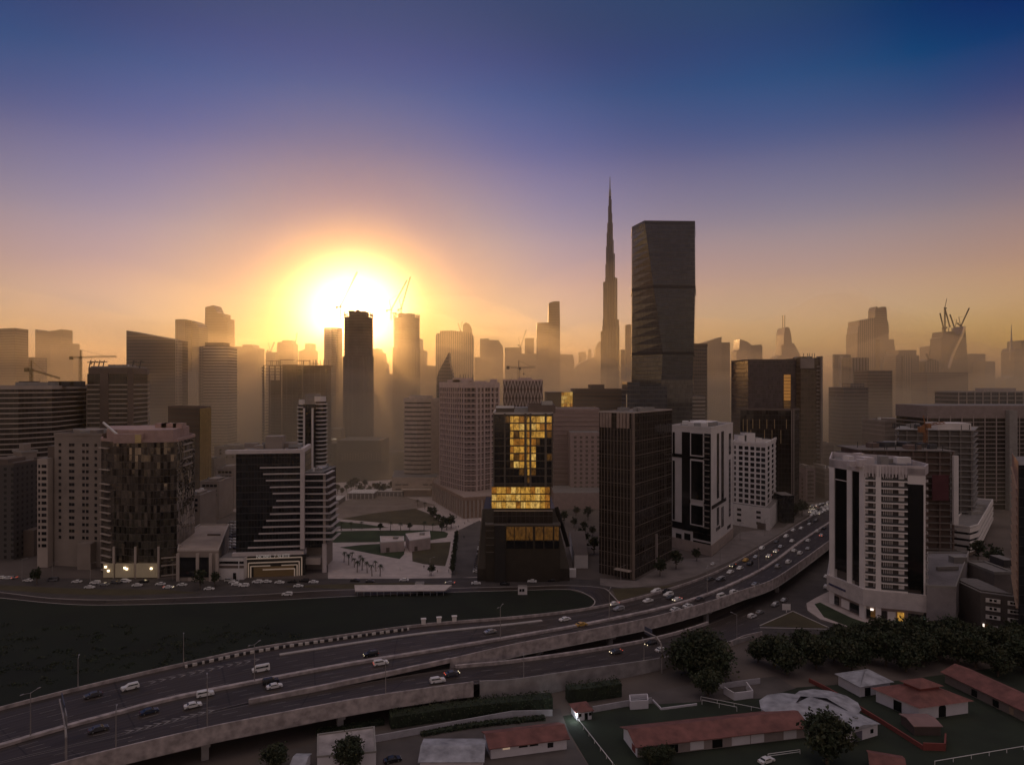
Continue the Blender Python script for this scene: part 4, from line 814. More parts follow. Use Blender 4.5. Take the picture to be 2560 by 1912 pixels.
# --- stepped tower, gold reflections painted as glowing panes
def gold():
    D = 362; t = thing('gold_tower', 'stepped dark tower whose upper windows and waist carry painted gold reflections', 'building', (X(1310, D), D + 18, 0)); r = random.Random(21)
    dk = mat('bronze_dark', (.055, .045, .035), .4, .3); edge = mat('bronze_edge', (.12, .10, .08), .5)
    z1, z0 = Z(1033, D), Z(1217, D); U_ = rect(1234, 1381, D, 38); core(t, 'upper_block', U_, z0, z1, dk, conc); MB().face([(*p, z0) for p in U_]).build('upper_soffit', [dk], t)
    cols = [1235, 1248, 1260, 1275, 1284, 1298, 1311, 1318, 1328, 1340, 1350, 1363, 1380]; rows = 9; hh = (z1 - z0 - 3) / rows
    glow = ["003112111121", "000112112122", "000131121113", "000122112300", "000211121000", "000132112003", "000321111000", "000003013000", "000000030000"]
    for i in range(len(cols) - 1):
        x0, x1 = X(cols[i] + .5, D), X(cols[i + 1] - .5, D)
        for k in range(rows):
            v = glow[k][i]; m = pane_d if v == '0' else PANE_GLOW[0] if v == '1' else PANE_GLOW[3] if v == '3' else r.choice([PANE_GLOW[1], PANE_GLOW[1], PANE_GLOW[2]])
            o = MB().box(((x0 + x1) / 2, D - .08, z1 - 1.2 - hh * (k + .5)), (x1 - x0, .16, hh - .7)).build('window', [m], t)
    for px, w in ((1234.5, .6), (1262, .8), (1314, 1.1), (1326, 1.0), (1364, 1.1), (1380.5, .6)): MB().box((X(px, D), D - .5, (z0 + z1) / 2), (w, .9, z1 - z0)).build('fin', [edge], t)
    bands(t, 'floor_line', U_, [z1 - 1.4 - hh * k for k in range(1, rows + 1)], .25, .35, edge)
    MB().ring(U_, .4, z1 - .6, z1 + .5, 0, .5).build('parapet', [mat('pale_trim', (.5, .45, .4), .6)], t)
    # waist, its gold reflection painted as glowing panes
    zw = Z(1273, D); Wt = rect(1229, 1376, D + 1.5, 34); core(t, 'waist', Wt, zw, z0, dk)
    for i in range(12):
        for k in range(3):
            x0, x1 = X(1229 + i * 12.2, D), X(1229 + (i + 1) * 12.2 - .8, D); hz_ = (z0 - zw) / 3; panel('window', x1 - x0, hz_ - .7, .2, PANE_GLOW[r.choice([0, 0, 2, 2, 1])] if i < 11 else PANE_GLOW[1]).put(t, ((x0 + x1) / 2, D + 1.4, zw + hz_ * k + .4))
    # lower mass with raking sides
    L0 = [Vector(v) for v in ((X(1208, D), D + 2), (X(1388, D), D + 2), (X(1388, D), D + 40), (X(1208, D), D + 40))]
    base = [Vector(v) for v in ((X(1193, D - 4), D - 4), (X(1424, D - 4), D - 4), (X(1424, D), D + 44), (X(1193, D), D + 44))]
    zb = 6.0; mb = MB()
    for i in range(4):
        j = (i + 1) % 4; mb.face([(*base[i], zb), (*base[j], zb), (*L0[j], zw), (*L0[i], zw)], [(0, zb), (40, zb), (40, zw), (0, zw)])
    mb.face([(*p, zw) for p in L0]); mb.build('raking_base', [dk, conc], t); core(t, 'plinth', base, 0, zb, dk)
    Fb = rect(1234, 1382, D - 2.5, 3); core(t, 'front_bay', Fb, zb, zw - .5, glass_b); bands(t, 'floor_line', Fb, [zb + 2 + 4 * k for k in range(1, 6)], .2, .3, edge)
    Gb = rect(1214, 1400, D - 6, 5); zg = Z(1312, D - 6); core(t, 'front_bay', Gb, 0, zg, dk); MB().ring(Gb, .3, zg - .5, zg + .5, 0, .3).build('parapet', [edge], t)
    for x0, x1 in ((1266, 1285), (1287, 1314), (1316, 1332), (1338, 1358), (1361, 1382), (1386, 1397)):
        for zt, h in ((zg - .9, 6.6), (zg - 8.0, 3.8)): panel('window', X(x1, D - 6) - X(x0, D - 6), h, .2, PANE_GLOW[3] if h > 5 else pane_d).put(t, (X((x0 + x1) / 2, D - 6), D - 6.1, zt - h))
    for k in range(4): panel('louvre', 4.2, .35, .4, edge).put(t, (X(1225, D - 6), D - 6.2, zg - 3 - 3.6 * k))
    core(t, 'dark_column', rect(1236, 1264, D - 7, 1.2), 0, zg, mat('near_black', (.02, .017, .016), .6))
    MB().bar((X(1391, D), D + 1, zw + 1), (X(1421, D - 4), D - 3, 17), .8, 2.0).build('raking_fin', [mat('fin_black', (.012, .011, .01), .5)], t); MB().bar((X(1207, D), D + 1, zw), (X(1194, D - 4), D - 3, 8), .6, 1.2).build('raking_fin', [edge], t)
    # roof
    MB().prism(rect(1240, 1286, D + 6, 14), z1, z1 + 3.2).build('plant_room', [edge], t); MB().prism(rect(1240, 1285, D + 5.5, .5), z1 + 2.4, z1 + 3.6).build('white_rail', [white], t); MB().prism(rect(1287, 1320, D + 4, 10), z1, z1 + 2.8).build('plant_room', [steel], t)
    Q = rect(1321, 1388, D + 1, 30); MB().ring(Q, .1, z1, z1 + 4.2, 0, .2).build('roof_screen', [mat('screen_brown', (.16, .12, .10), .6)], t); Q2 = rect(1356, 1381, D + 20, 10); MB().ring(Q2, .1, z1 + 1, z1 + 5.5, 0, .2).build('roof_screen', [mat('screen_pale', (.5, .48, .44), .4)], t)
    # wedge-roofed pavilion on its right
    P = [GP(1436, 1420).xy, GP(1470, 1420).xy, GP(1462, 1372).xy + Vector((0, 0)), GP(1424, 1372).xy]; t = thing('ramp_pavilion', 'small white pavilion with a sloping dark roof beside the gold-reflecting tower', 'building', (*cen(P).xy, 0))
    MB().prism(P, 0, [7, 7, 11, 11], 0, 1).build('pavilion', [palew, brownw], t); MB().box((*GP(1430, 1441).xy, 2), (4, 3, 4)).build('kiosk', [palew], t)
gold()
def box_tower():
    P = quad(1498, 373, 1583, 360, 1680, 404); z = Z(1033, 360); t = thing('dark_box_tower', 'dark brown box tower with thin grid lines, right of the gold-reflecting tower', 'building', (*cen(P).xy, 0))
    core(t, 'tower_body', P, 0, z, glass_b, roofm); ml = mat('mullion_brown', (.20, .155, .125), .6); a, b, c = P[0], P[1], P[2]
    bands(t, 'floor_line', P, [z - 14.6 - 7.25 * i for i in range(10)], .18, .28, ml); piers(t, 'mullion', a, b, rng(.07, .93, 10), 0, z - 8, .3, .35, ml); piers(t, 'mullion', b, c, rng(.08, .97, 15), 0, z, .14, .2, mat('mullion_dim', (.09, .07, .055), .6))
    MB().box((*(b + (b - cen(P).xy).normalized() * .3), z / 2), (1.3, 1.3, z), .3).build('corner_pier', [ml], t)
    lv = panel('crown_louvre', 1.5, 7.6, .5, mat('louvre_tan', (.36, .27, .22), .7))
    for px in (1504, 1511, 1518.5, 1526, 1546, 1554, 1562, 1571): lv.put(t, on(a, b, upx(a, b, px), z - 7.8, .3), ang(a, b))
    MB().ring(P, .15, z - .1, z + .5, 0, .4).build('parapet', [cream], t); r = random.Random(5); c0 = cen(P).xy
    for i in range(6): MB().box((c0.x + r.uniform(-8, 8), c0.y + r.uniform(-8, 8), z + 1), (r.uniform(2, 6), 3, 2), .3).build('rooftop_unit', [conc], t)
    MB().box((*on(a, b, .75, 4.4, 1.6)[:2], 4.4), (9, 3, .5), ang(a, b)).build('canopy', [cream], t)
    MB().box((*on(b, c, .55, 9, .3)[:2], 9), (1.6, 1.2, 18), ang(b, c)).build('entrance_column', [mat('column_grey', (.3, .25, .23), .7)], t)
box_tower()
def white_frame():
    P = quad(1680, 432, 1778, 409, 1832, 458); z = Z(1071, 409); t = thing('framed_tower', 'white tower with tall dark framed panels, just right of the dark box tower', 'building', (*cen(P).xy, 0)); a, b, c = P[0], P[1], P[2]
    core(t, 'tower_body', P, 0, z, palew, roofm); zy = lambda y, px: Z(y, (a + (b - a) * upx(a, b, px)).y)
    def pan(A, B, x0, x1, y0, y1, m=pane_k, nm='dark_panel', out=.10, d=.2):
        u0, u1 = upx(A, B, x0), upx(A, B, x1); q = A + (B - A) * ((u0 + u1) / 2); zt, zb = Z(y0, q.y), Z(y1, q.y); w = (B - A).length * (u1 - u0)
        return MB().box((*(q + nrm(A, B).xy * out), (zt + zb) / 2), (w, d, zt - zb), ang(A, B)).build(nm, [m], t, org=(*(q + nrm(A, B).xy * out), (zt + zb) / 2))
    pan(a, b, 1682, 1687, 1080, 1136); pan(a, b, 1682, 1687, 1151, 1298); pan(a, b, 1705, 1726, 1080, 1325); pan(a, b, 1760, 1777, 1084, 1325, glass_d, 'balcony_stack')
    pan(a, b, 1681, 1777, 1137, 1146, out=.16); pan(a, b, 1681, 1777, 1310, 1327, pane_k, 'dark_panel', .16)
    for y0, y1 in ((1080, 1141), (1149, 1252), (1260, 1314)):
        pan(a, b, 1726, 1761, y0, y1, palew, 'panel_frame', .18, .3); o = pan(a, b, 1729, 1758, y0 + 3.5, y1 - 3.5, pane_k, 'pane', .38, .2)
    bl = panel('balcony', 3.6, .5, 1.2, beige)
    for k in range(17): bl.put(t, on(a, b, upx(a, b, 1768), z - 5 - 3.3 * k, .7), ang(a, b))
    for y0, y1 in ((1333, 1349), (1354, 1370)):
        for x0, x1 in ((1690, 1704), (1711, 1726), (1733, 1777)): pan(a, b, x0, x1, y0, y1, pane_k, 'window')
    pan(b, c, 1779, 1815, 1253, 1262)
    for x0, x1, y0, y1 in ((1792, 1797, 1083, 1245), (1803, 1809, 1078, 1250), (1822, 1827, 1083, 1135), (1792, 1797, 1268, 1312), (1803, 1809, 1266, 1316), (1822, 1826, 1148, 1290)): pan(b, c, x0, x1, y0, y1)
    pan(b, c, 1790, 1800, 1316, 1324); pan(b, c, 1818, 1826, 1312, 1320); MB().ring(P, .3, 0, 6.2, 0, .3).build('base_wall', [mat('base_beige', (.45, .36, .31), .85)], t); rooftop(t, P, z, 12, 7, 2.6, palew, .8)
white_frame()
def white_grid():
    P = quad(1833, 503, 1914, 484, 1947, 545); z = Z(1112, 484); t = thing('grid_tower', 'bright white tower with large square windows, beside the avenue', 'building', (*cen(P).xy, 0)); a, b, c = P[0], P[1], P[2]
    wt = mat('bright_white', (.82, .77, .74), .7, noise=.06); core(t, 'tower_body', P, 0, z, wt, roofm); zs = [z - 4.3 - 3.72 * k for k in range(13)]
    wall_windows(t, a, b, [.06], zs, 1.3, 2.3, pane_d); wall_windows(t, a, b, [.24, .42, .60, .775, .93], zs, 2.9, 2.4, pane_d); wall_windows(t, b, c, [.2, .5, .8], zs, 8, 2.3, pane_d)
    bands(t, 'floor_band', P, [z - .2, z - 1.9 - 3.72 * 13], .4, .6, wt); MB().ring(P, .3, z, z + 1.6, 0, .4).build('parapet', [wt], t)
    for x0, x1, h in ((1846, 1866, 5), (1862, 1888, 6.5), (1890, 1905, 3), (1905, 1930, 2)): core(t, 'roof_house', rect(x0, x1, 505, 10), z, z + h, wt)
    Q = [a + Vector((-1, -4)), b + Vector((1, -5)), Vector((X(1953, 530), 530)), Vector((X(1940, 545), 545)), a + Vector((2, 20))]; core(t, 'podium', Q, 0, 15, wt); wall_windows(t, Q[0], Q[1], [.16, .7], [10.5, 7, 3], 3.2, 1.7, pane_d); MB().box((*on(Q[0], Q[1], .78, 2.2, .1)[:2], 2.2), (6, .3, 4.4), ang(Q[0], Q[1])).build('gate', [brownw], t)
white_grid()
def avenue():
    # big purple-brown glass box and lower dark one
    P = [Vector(v) for v in ((X(1870, 655), 655), (X(2003, 650), 650), (X(2003, 650) + 4, 700), (X(1870, 655), 705))]; z = Z(900, 652); t = thing('violet_tower', 'large violet-brown glass box tower with a narrow orange reflection, right of centre', 'building', (*cen(P).xy, 0))
    core(t, 'tower_body', P, 0, z, fac('violet_glass', (.085, .065, .07), (.05, .036, .042), 1.6, 3.9, .93, .9, rough=.12, tilt=.03, spec=.5)); MB().ring(P, .15, z - .5, z + .8, 0, .4).build('parapet', [brownw], t); r = random.Random(7)
    for k in range(11): panel('window', 6.2, 2.6, .2, mat('reflection_orange', (.3, .14, .03), .2, noise=0, emit=(1, .42, .10, .22)) if k < 8 else PANE_GLOW[3]).put(t, (X(1969, 650), 650.9, Z(936, 651) - 2.8 - 3.0 * k))  # orange reflection painted as emissive panes
    P = rect(2002, 2056, 640, 40); z2 = Z(896, 640); t = thing('balcony_tower', 'brown slab tower with a strip of balconies, right beside the violet glass box', 'building', (*cen(P).xy, 0)); core(t, 'tower_body', P, 0, z2, fac('olive_glass', (.15, .11, .08), (.08, .06, .04), 3, 4, .85, .7)); core(t, 'crown_wall', rect(2003, 2036, 639, 3), z2 - 9, z2 + .4, beige)
    bl = panel('balcony', 4.6, 1.3, 1.6, beige)
    for k in range(36): bl.put(t, (X(2047, 640), 639.3, z2 - 8 - 3.55 * k))
    core(t, 'side_fin', rect(2053, 2057, 637, 10), 0, z2 + 2, beige); rooftop(t, P, z2, 3, 5, 2.5, darkm, .6)
    p = panel('roof_mast', .4, 4, .4, darkm)
    for px in (2012, 2022, 2027, 2034, 2040): p.put(t, (X(px, 645), 648, z2 + 1))
    P = rect(1984, 2000, 600, 22); Q = rect(2016, 2038, 596, 26)
    for P, yt, lab in ((rect(1987, 2014, 604, 22), 1186, 'pink apartment block with square windows below the brown slab tower'), (rect(2015, 2038, 598, 26), 1170, 'pink apartment block with bowed balconies at the start of the avenue')):
        z = Z(yt, P[0].y); t = thing('apartment_block', lab, 'building', (*cen(P).xy, 0)); core(t, 'block', P, 0, z, mat('rose_render', (.36, .27, .25), .85)); 
        for k in range(16):
            zz = z - 5 - 3.6 * k
            if 'bowed' in lab: MB().prism([Vector((P[0].x + 1.5, P[0].y)), Vector(((P[0].x + P[1].x) / 2, P[0].y - 1.6)), Vector((P[1].x - .8, P[0].y)), ], zz, zz + .9, bottom=True).build('balcony', [beige], t); panel('window', 5, 1.8, .2, brownw).put(t, ((P[0].x + P[1].x) / 2, P[0].y - .05, zz + 1))
            else: panel('window', 2.2, 1.9, .2, brownw).put(t, (P[0].x + 2.4, P[0].y - .05, zz)); panel('window', 2.2, 1.9, .2, brownw).put(t, (P[1].x - 2.4, P[0].y - .05, zz))
        rooftop(t, P, z, int(yt), 2, 2, beige, .8)
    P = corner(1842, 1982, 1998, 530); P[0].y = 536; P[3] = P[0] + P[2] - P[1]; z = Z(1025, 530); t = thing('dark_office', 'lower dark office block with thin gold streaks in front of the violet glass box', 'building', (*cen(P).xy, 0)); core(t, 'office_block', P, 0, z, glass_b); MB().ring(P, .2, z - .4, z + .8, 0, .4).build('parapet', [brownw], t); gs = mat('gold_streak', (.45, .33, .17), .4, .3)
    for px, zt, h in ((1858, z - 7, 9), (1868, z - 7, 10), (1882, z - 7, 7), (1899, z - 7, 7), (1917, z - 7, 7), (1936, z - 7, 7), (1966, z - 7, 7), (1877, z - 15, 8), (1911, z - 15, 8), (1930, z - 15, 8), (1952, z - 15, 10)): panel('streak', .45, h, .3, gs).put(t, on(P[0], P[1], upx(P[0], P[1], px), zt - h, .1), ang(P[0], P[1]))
    for px in (1979, 1985, 1991): MB().box((X(px, 529), 528.8 + max(0, px - 1982) * .5, z / 2), (.6, .6, z)).build('fin', [beige], t)
    core(t, 'annex', rect(1955, 1985, 505, 16), 0, Z(1238, 505), glass_d)
avenue()
# ---------------------------------------------------------------- glass giant, sail tower, cranes
def giant():
    D = 640; t = thing('glass_giant', 'giant twisted glass tower with slanting facets, tallest of the near buildings', 'skyscraper', (X(1655, D), D + 30, 0))
    gm = fac('giant_glass', (.11, .10, .095), (.04, .042, .05), 1.6, 4.1, .94, .86, rough=.10, tilt=.02, spec=.6, metal=.35); gm2 = fac('giant_glass_painted_light', (.15, .14, .125), (.085, .08, .075), 1.6, 4.1, .94, .86, rough=.12, tilt=.02, spec=.6, metal=.35)  # paler copy: the lighter look of lit facets painted into the glass
    def lvl(y, L, C, R_):        # left corner, crease, right corner (pixels) at this height
        z = Z(y, D); return [Vector((X(L, D + 26), D + 26, z)), Vector((X(C, D), D, z)), Vector((X(R_, D + 2), D + 2, z)), Vector((X(R_, D + 60), D + 58, z)), Vector((X(L, D + 60), D + 64, z))]
    lv = [lvl(1215, 1577, 1644, 1729), lvl(950, 1579, 1653, 1731), lvl(880, 1580, 1657, 1734), lvl(715, 1580, 1634, 1738), lvl(573, 1580, 1614, 1737), lvl(556, 1580, 1611, 1737)]
    base = [Vector((p.x, p.y, 0)) for p in lv[0]]; lv = [base] + lv; ST = 8
    for k, (A, B) in enumerate(zip(lv, lv[1:])):
        mb = MB(); n = 5
        for q in range(ST):
            A_, B_ = [x.lerp(y, q / ST) for x, y in zip(A, B)], [x.lerp(y, (q + 1) / ST) for x, y in zip(A, B)]
            for i in range(n):
                j = (i + 1) % n; w = (A_[j] - A_[i]).length; mb.face([A_[i], A_[j], B_[j], B_[i]], [(0, A_[i].z), (w, A_[i].z), (w, B_[i].z), (0, B_[i].z)], 1 if i == 0 and k in (1, 2, 3, 4) or i == 1 and k == 1 else 0)
        if k == len(lv) - 2: mb.face(B, None, 2)
        mb.build('facet_tier' if k else 'tower_base', [gm, gm2, roofm], t)
    for y in (716, 882):
        a = lvl(y - 3, *((1580, 1634, 1738) if y < 800 else (1580, 1657, 1734))); P = [Vector(v[:2]) for v in a]; MB().ring(P, .35, a[0].z - 2.4, a[0].z, 0, .6).build('plant_band', [mat('band_dark', (.035, .03, .03), .6)], t)
    P = [v.xy for v in lv[-1]]; MB().ring(P, .2, lv[-1][0].z - 1.2, lv[-1][0].z + 1.6, 0, .6).build('parapet', [darkm], t)
    zt = lv[-1][0].z; MB().bar((X(1635, D), D + 25, zt + 3), (X(1667, D), D + 25, zt + 3), .9).bar((X(1651, D), D + 25, zt), (X(1651, D), D + 25, zt + 3), .8).build('roof_boom', [darkm], t)
    MB().box((X(1628, D), D + 25, zt + 1.2), (2, 2, 2.6)).build('rooftop_unit', [darkm], t)
    P = rect(1568, 1600, D - 18, 30); core(t, 'low_wing', P, 0, Z(955, D - 18), far_c); core(t, 'low_wing', rect(1600, 1668, D - 12, 16), 0, Z(965, D - 12), far_c)
    P = corner(1727, 1735, 1768, 760); tt = thing('high_rise', 'dark banded tower tucked behind the right flank of the glass giant', 'building', (*cen(P).xy, 0)); core(tt, 'tower_block', P, 0, Z(861, 760), far_b); MB().ring(P, .5, Z(861, 760) - 2, Z(861, 760) + 1, 0, .5).build('parapet', [brownw], tt)
    P = rect(1727, 1763, 690, 30); tt = thing('low_block', 'hazy banded block at the right foot of the glass giant', 'building', (*cen(P).xy, 0)); core(tt, 'block', P, 0, Z(990, 690), far_h)
giant()
def sail():
    D = 1500; t = thing('sail_tower', 'sail-shaped glass tower curving up to a sharp tip, its left edge painted sunlit gold', 'skyscraper', (X(2397, D), D, 0))
    left = [(2372, 920), (2376, 905), (2380, 892), (2386, 876), (2392, 863), (2398, 851), (2403, 841), (2408, 829), (2411, 817)]
    MB().sil(D, 40, left + [(2413, 815), (2415, 842), (2417, 870), (2419, 900), (2420, 930)], 0, 0).build('tower_body', [far_c, far_c], t)
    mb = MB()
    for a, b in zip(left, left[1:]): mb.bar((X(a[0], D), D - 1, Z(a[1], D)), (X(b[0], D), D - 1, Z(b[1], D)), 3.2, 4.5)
    mb.build('painted_sun_edge', [mat('edge_painted_sun', (.85, .66, .38), .25, .8, noise=0)], t)  # sunlight on the edge painted as a gold metal strip
    D = 1520; t = thing('unfinished_tower', 'dark unfinished tower core beside the sail-shaped tower', 'building', (X(2370, D), D, 0)); MB().sil(D, 40, [(2353, 905), (2353, 845), (2357, 842), (2358, 829), (2386, 828), (2387, 842), (2390, 848), (2391, 905)], 0, 0).build('tower_core', [rawm, rawm], t)
    p = panel('formwork_post', 1.2, 9, 1.2, darkm)
    for px in (2360, 2368, 2376, 2384): p.put(t, (X(px, D), D + 6, Z(829, D)))
sail()
def crane(name, label, px, D, y0, ytop, kind, tip, back=None, w=1.8, col=darkm, cat='crane'):
    """mast from y0 up to ytop; tip: photo pixel of the jib end; back: of the counter jib"""
    x = X(px, D); zb, zt = Z(y0, D), Z(ytop, D); t = thing(name, label, cat, (x, D, zb))
    def truss(a, b, w, th):
        mb = MB(); a, b = Vector(a), Vector(b); d = b - a; n = max(2, int(d.length / (w * 1.6))); s = Vector((0, 1, 0)); u = d.normalized().cross(s).normalized() * w / 2; s = s * w / 2
        for q in (u + s, u - s, -u + s, -u - s): mb.bar(a + q, b + q, th)
        for i in range(n):
            p0, p1 = a + d * i / n, a + d * (i + 1) / n; sg = 1 if i % 2 else -1
            mb.bar(p0 + u * sg - s, p1 - u * sg - s, th * .8); mb.bar(p0 + u * sg + s, p1 - u * sg + s, th * .8)
        return mb
    th = max(.30, D / 2600)
    truss((x, D, zb), (x, D, zt), w, th).build('mast', [col], t)
    tx, tz = X(tip[0], D), Z(tip[1], D); truss((x, D, zt), (tx, D, tz), w * .75, th * .9).build('jib', [col], t)
    MB().box((x + 1.2, D - w, zt - .6), (2.2, 2.2, 2.6)).build('cab', [col], t)
    if back:
        bx, bz = X(back[0], D), Z(back[1], D); truss((x, D, zt), (bx, D, bz), w * .7, th * .9).build('counter_jib', [col], t); MB().box((bx, D, bz - .8), (3.2, 2.4, 3.4)).build('counterweight', [col], t)
    if kind == 'hammer':
        MB().bar((x, D, zt), (x, D, zt + 8), th * 2.2).bar((x, D, zt + 8), (x + (tx - x) * .7, D, tz + .6), th * .7).build('tie_mast', [col], t)
        hx = x + (tx - x) * .3; MB().bar((hx, D, tz), (hx, D, tz - 7), th * .6).box((hx, D, tz - 7.6), (1.4, 1, 1.6)).build('hook_block', [col], t)
    else:
        ax = X(px - 5 if tip[0] > px else px + 5, D); MB().bar((x, D, zt), (ax, D, zt + 13 * D / 980), th * 1.5).bar((ax, D, zt + 13 * D / 980), (x + (tx - x) * .55, D, zt + (tz - zt) * .55), th * .5).build('luffing_frame', [col], t)
    return t
CR = [('tower_crane', 'luffing crane on the dark tower in front of the sun', 851, 1000, 800, 766, 'luff', (893, 680), (842, 767)),
      ('tower_crane', 'leftmost luffing crane of two on the lighter round tower', 978, 1262, 800, 774, 'luff', (1018, 700), (967, 776)),
      ('tower_crane', 'steeper right-hand luffing crane of two on the lighter round tower', 1003, 1272, 800, 771, 'luff', (1026, 692), (996, 774)),
      ('tower_crane', 'pale hammerhead crane with a long flat jib above the banded offices', 201, 760, 985, 893, 'hammer', (291, 891), (178, 893)),
      ('tower_crane', 'crane with a sloping jib on the roof of the long banded office, far left', 78, 620, 985, 924, 'hammer', (150, 946), (67, 922)),
      ('tower_crane', 'tiny crane with upright jib left of the square-capped hazy block', 676, 1480, 905, 880, 'luff', (686, 855), (669, 876)),
      ('tower_crane', 'faint crane behind the two slim hazy towers left of the sun', 736, 1600, 915, 872, 'luff', (743, 832), (731, 874)),
      ('tower_crane', 'small crane on the broad tower with the rounded fin', 1151, 1440, 838, 827, 'luff', (1145, 808), (1154, 829)),
      ('tower_crane', 'small v-shaped crane on the low broad hazy block', 1301, 1740, 884, 868, 'luff', (1316, 824), (1296, 862)),
      ('tower_crane', 'flat-jib crane standing behind the diamond lattice block', 1297, 760, 960, 920, 'hammer', (1338, 917), (1270, 917)),
      ('tower_crane', 'thin upright crane, first of the four beside the sail tower', 2360, 1525, 840, 826, 'luff', (2350, 783), (2366, 818)),
      ('tower_crane', 'tallest mast crane on the unfinished core beside the sail tower', 2362, 1530, 830, 770, 'luff', (2361, 768), (2374, 815)),
      ('tower_crane', 'crane leaning left between the unfinished core and the sail tip', 2387, 1535, 835, 822, 'luff', (2375, 786), (2394, 818)),
      ('tower_crane', 'crane with its jib leaning right over the sail tower tip', 2402, 1540, 835, 816, 'luff', (2423, 770), (2394, 808)),
      ('tower_crane', 'small crane left of the round-shouldered striped tower', 2321, 1180, 905, 898, 'luff', (2316, 884), (2326, 898)),
      ('tower_crane', 'orange crane mast standing among the raw concrete blocks on the right', 2313, 440, 1150, 1062, 'luff', (2362, 1056), (2303, 1070))]
for c in CR: crane(*c, w=1.5 if c[3] < 700 else 2.0, col=mat('crane_orange', (.30, .13, .05), .6) if 'orange' in c[1] else mat('crane_yellow', (.32, .24, .10), .6) if c[2] < 300 or 960 < c[2] < 1030 else darkm)
# ---------------------------------------------------------------- right-hand buildings
def white_balcony():
    pts = [(2073, 322), (2128, 308), (2161, 300), (2203, 297), (2269, 294), (2313, 291), (2321, 300)]
    P = [Vector((X(x, D), D)) for x, D in pts]; back = [Vector((X(2321, 300) + 4, 332)), Vector((X(2079, 352), 352))]; F_ = P + back; z = 65.0
    t = thing('balcony_tower', 'big white tower with balcony rows and tall black glass panels, right foreground', 'building', (*cen(F_).xy, 0)); wl = mat('tower_white', (.80, .75, .73), .75, noise=.08, scale=.12)
    inn = offset(F_, -1.6); core(t, 'tower_body', inn, 0, z - 1.5, mat('balcony_shade', (.10, .085, .08), .8), roofm)
    def strip(A, B, x0, x1, z0, z1, m, nm, out=0.0, d=1.7):
        u0, u1 = upx(A, B, x0), upx(A, B, x1); q = A + (B - A) * ((u0 + u1) / 2) - nrm(A, B).xy * (d / 2 - out); w = (B - A).length * (u1 - u0)
        return MB().box((*q, (z0 + z1) / 2), (w, d, z1 - z0), ang(A, B)).build(nm, [m], t, org=(*q, z0))
    a, b, c, d, e, f, g = P
    zb = 12.5
    strip(a, b, 2073, 2085, 0, z, wl, 'pier'); strip(a, b, 2117, 2129, zb, z, wl, 'pier'); strip(a, b, 2085, 2117, z - 2.6, z, wl, 'lintel'); strip(a, b, 2085, 2117, zb + 4, z - 2.8, pane_k, 'glass_panel', -.5, 1.0); strip(a, b, 2086, 2116, z - 8.5, z - 8.2, wl, 'transom', -.3, .5)
    strip(b, c, 2129, 2149, zb + 2, z - 3, pane_k, 'glass_panel', -.4, 1.0); strip(b, c, 2149, 2161, 0, z, wl, 'pier', .2); strip(b, c, 2129, 2149, z - 3, z - .6, wl, 'lintel', -.3)
    strip(c, d, 2161, 2163, zb, z - 5, wl, 'pier'); strip(c, d, 2189, 2203, 0, z, wl, 'pier', .3); strip(d, e, 2269, 2311, 15, z - 6, pane_k, 'glass_panel', -.1, 1.5) if False else strip(e, f, 2269, 2311, 14.5, z - 7, pane_k, 'glass_panel', -.1, 1.5); strip(e, f, 2269, 2311, z - 7, z - 3.4, wl, 'lintel', -.1); strip(e, f, 2309, 2314, 6, z - 3.4, wl, 'pier', .1)
    nf = 16; z0 = 13.2; fh = (z - 6.2 - z0) / (nf - 1)
    def bay(A, B, x0, x1, k, big):
        zz = z0 + fh * k; u0, u1 = upx(A, B, x0), upx(A, B, x1); q = A + (B - A) * ((u0 + u1) / 2); w = (B - A).length * (u1 - u0); n = nrm(A, B).xy; rz = ang(A, B)
        p = q - n * .55; s = MB().box((*p, zz), (w, 2.1, .62), rz).build('balcony', [wl], t, org=(*p, zz))
        p2 = q + n * .42; MB().box((*p2, zz + .72), (w - .1, .08, .8), rz).build('railing', [mat('rail_glass', (.09, .09, .09), .2, noise=0)], s, org=(*p2, zz))
        if big:
            for uu, ww, m in ((.12, .35, wl), (.2, .3, wl), (.28, .3, wl), (.36, .3, wl), (.44, .5, wl)): Rep_mull.put(t, on(A, B, u0 + (u1 - u0) * uu, zz + .3, -1.45), rz)
            MB().box((*(on(A, B, u0 + (u1 - u0) * .78, 0, -.9).xy), zz + 1.75), (2.0, 1.2, 2.5), rz).build('white_panel', [wl], t)
        else:
            for uu in (.24, .84): Rep_mull.put(t, on(A, B, u0 + (u1 - u0) * uu, zz + .3, -1.45), rz)
    Rep_mull = panel('door_frame', .32, 2.4, .2, wl)
    for k in range(nf): bay(c, d, 2163, 2189, k, False); bay(d, e, 2203, 2269, k, True)
    sb = Rep('side_balcony', [wl], lambda m: m.box((.7, 1.2, .2), (1.6, 2.6, .35)).box((1.4, 0, .7), (.1, 2.6, 1.0)))
    for k in range(15): sb.put(t, (f.x + .2, f.y + 2, z0 + 3 + fh * k))
    # crown
    rl = mat('crown_white', (.60, .54, .54), .8); mb = MB()
    for A, B in ((c, d), (d, e)):
        n_ = int((B - A).length / 1.1)
        for i in range(n_): q = on(A, B, (i + .5) / n_, z - 2.2, .2); mb.box(q, (.55, .3, 4.6), ang(A, B))
    mb.build('crown_grille', [rl], t); MB().ring(F_, .0, z - 3.2, z + .6, 0, .5).build('parapet', [rl], t); r = random.Random(31); cc = cen(F_).xy
    for i in range(9): MB().box((cc.x + r.uniform(-14, 15), cc.y + r.uniform(-9, 12), z + r.uniform(0, .8)), (r.uniform(2, 7), r.uniform(2, 6), r.uniform(2, 5.5)), r.uniform(0, .3)).build('rooftop_unit', [r.choice([rl, conc, palew])], t)
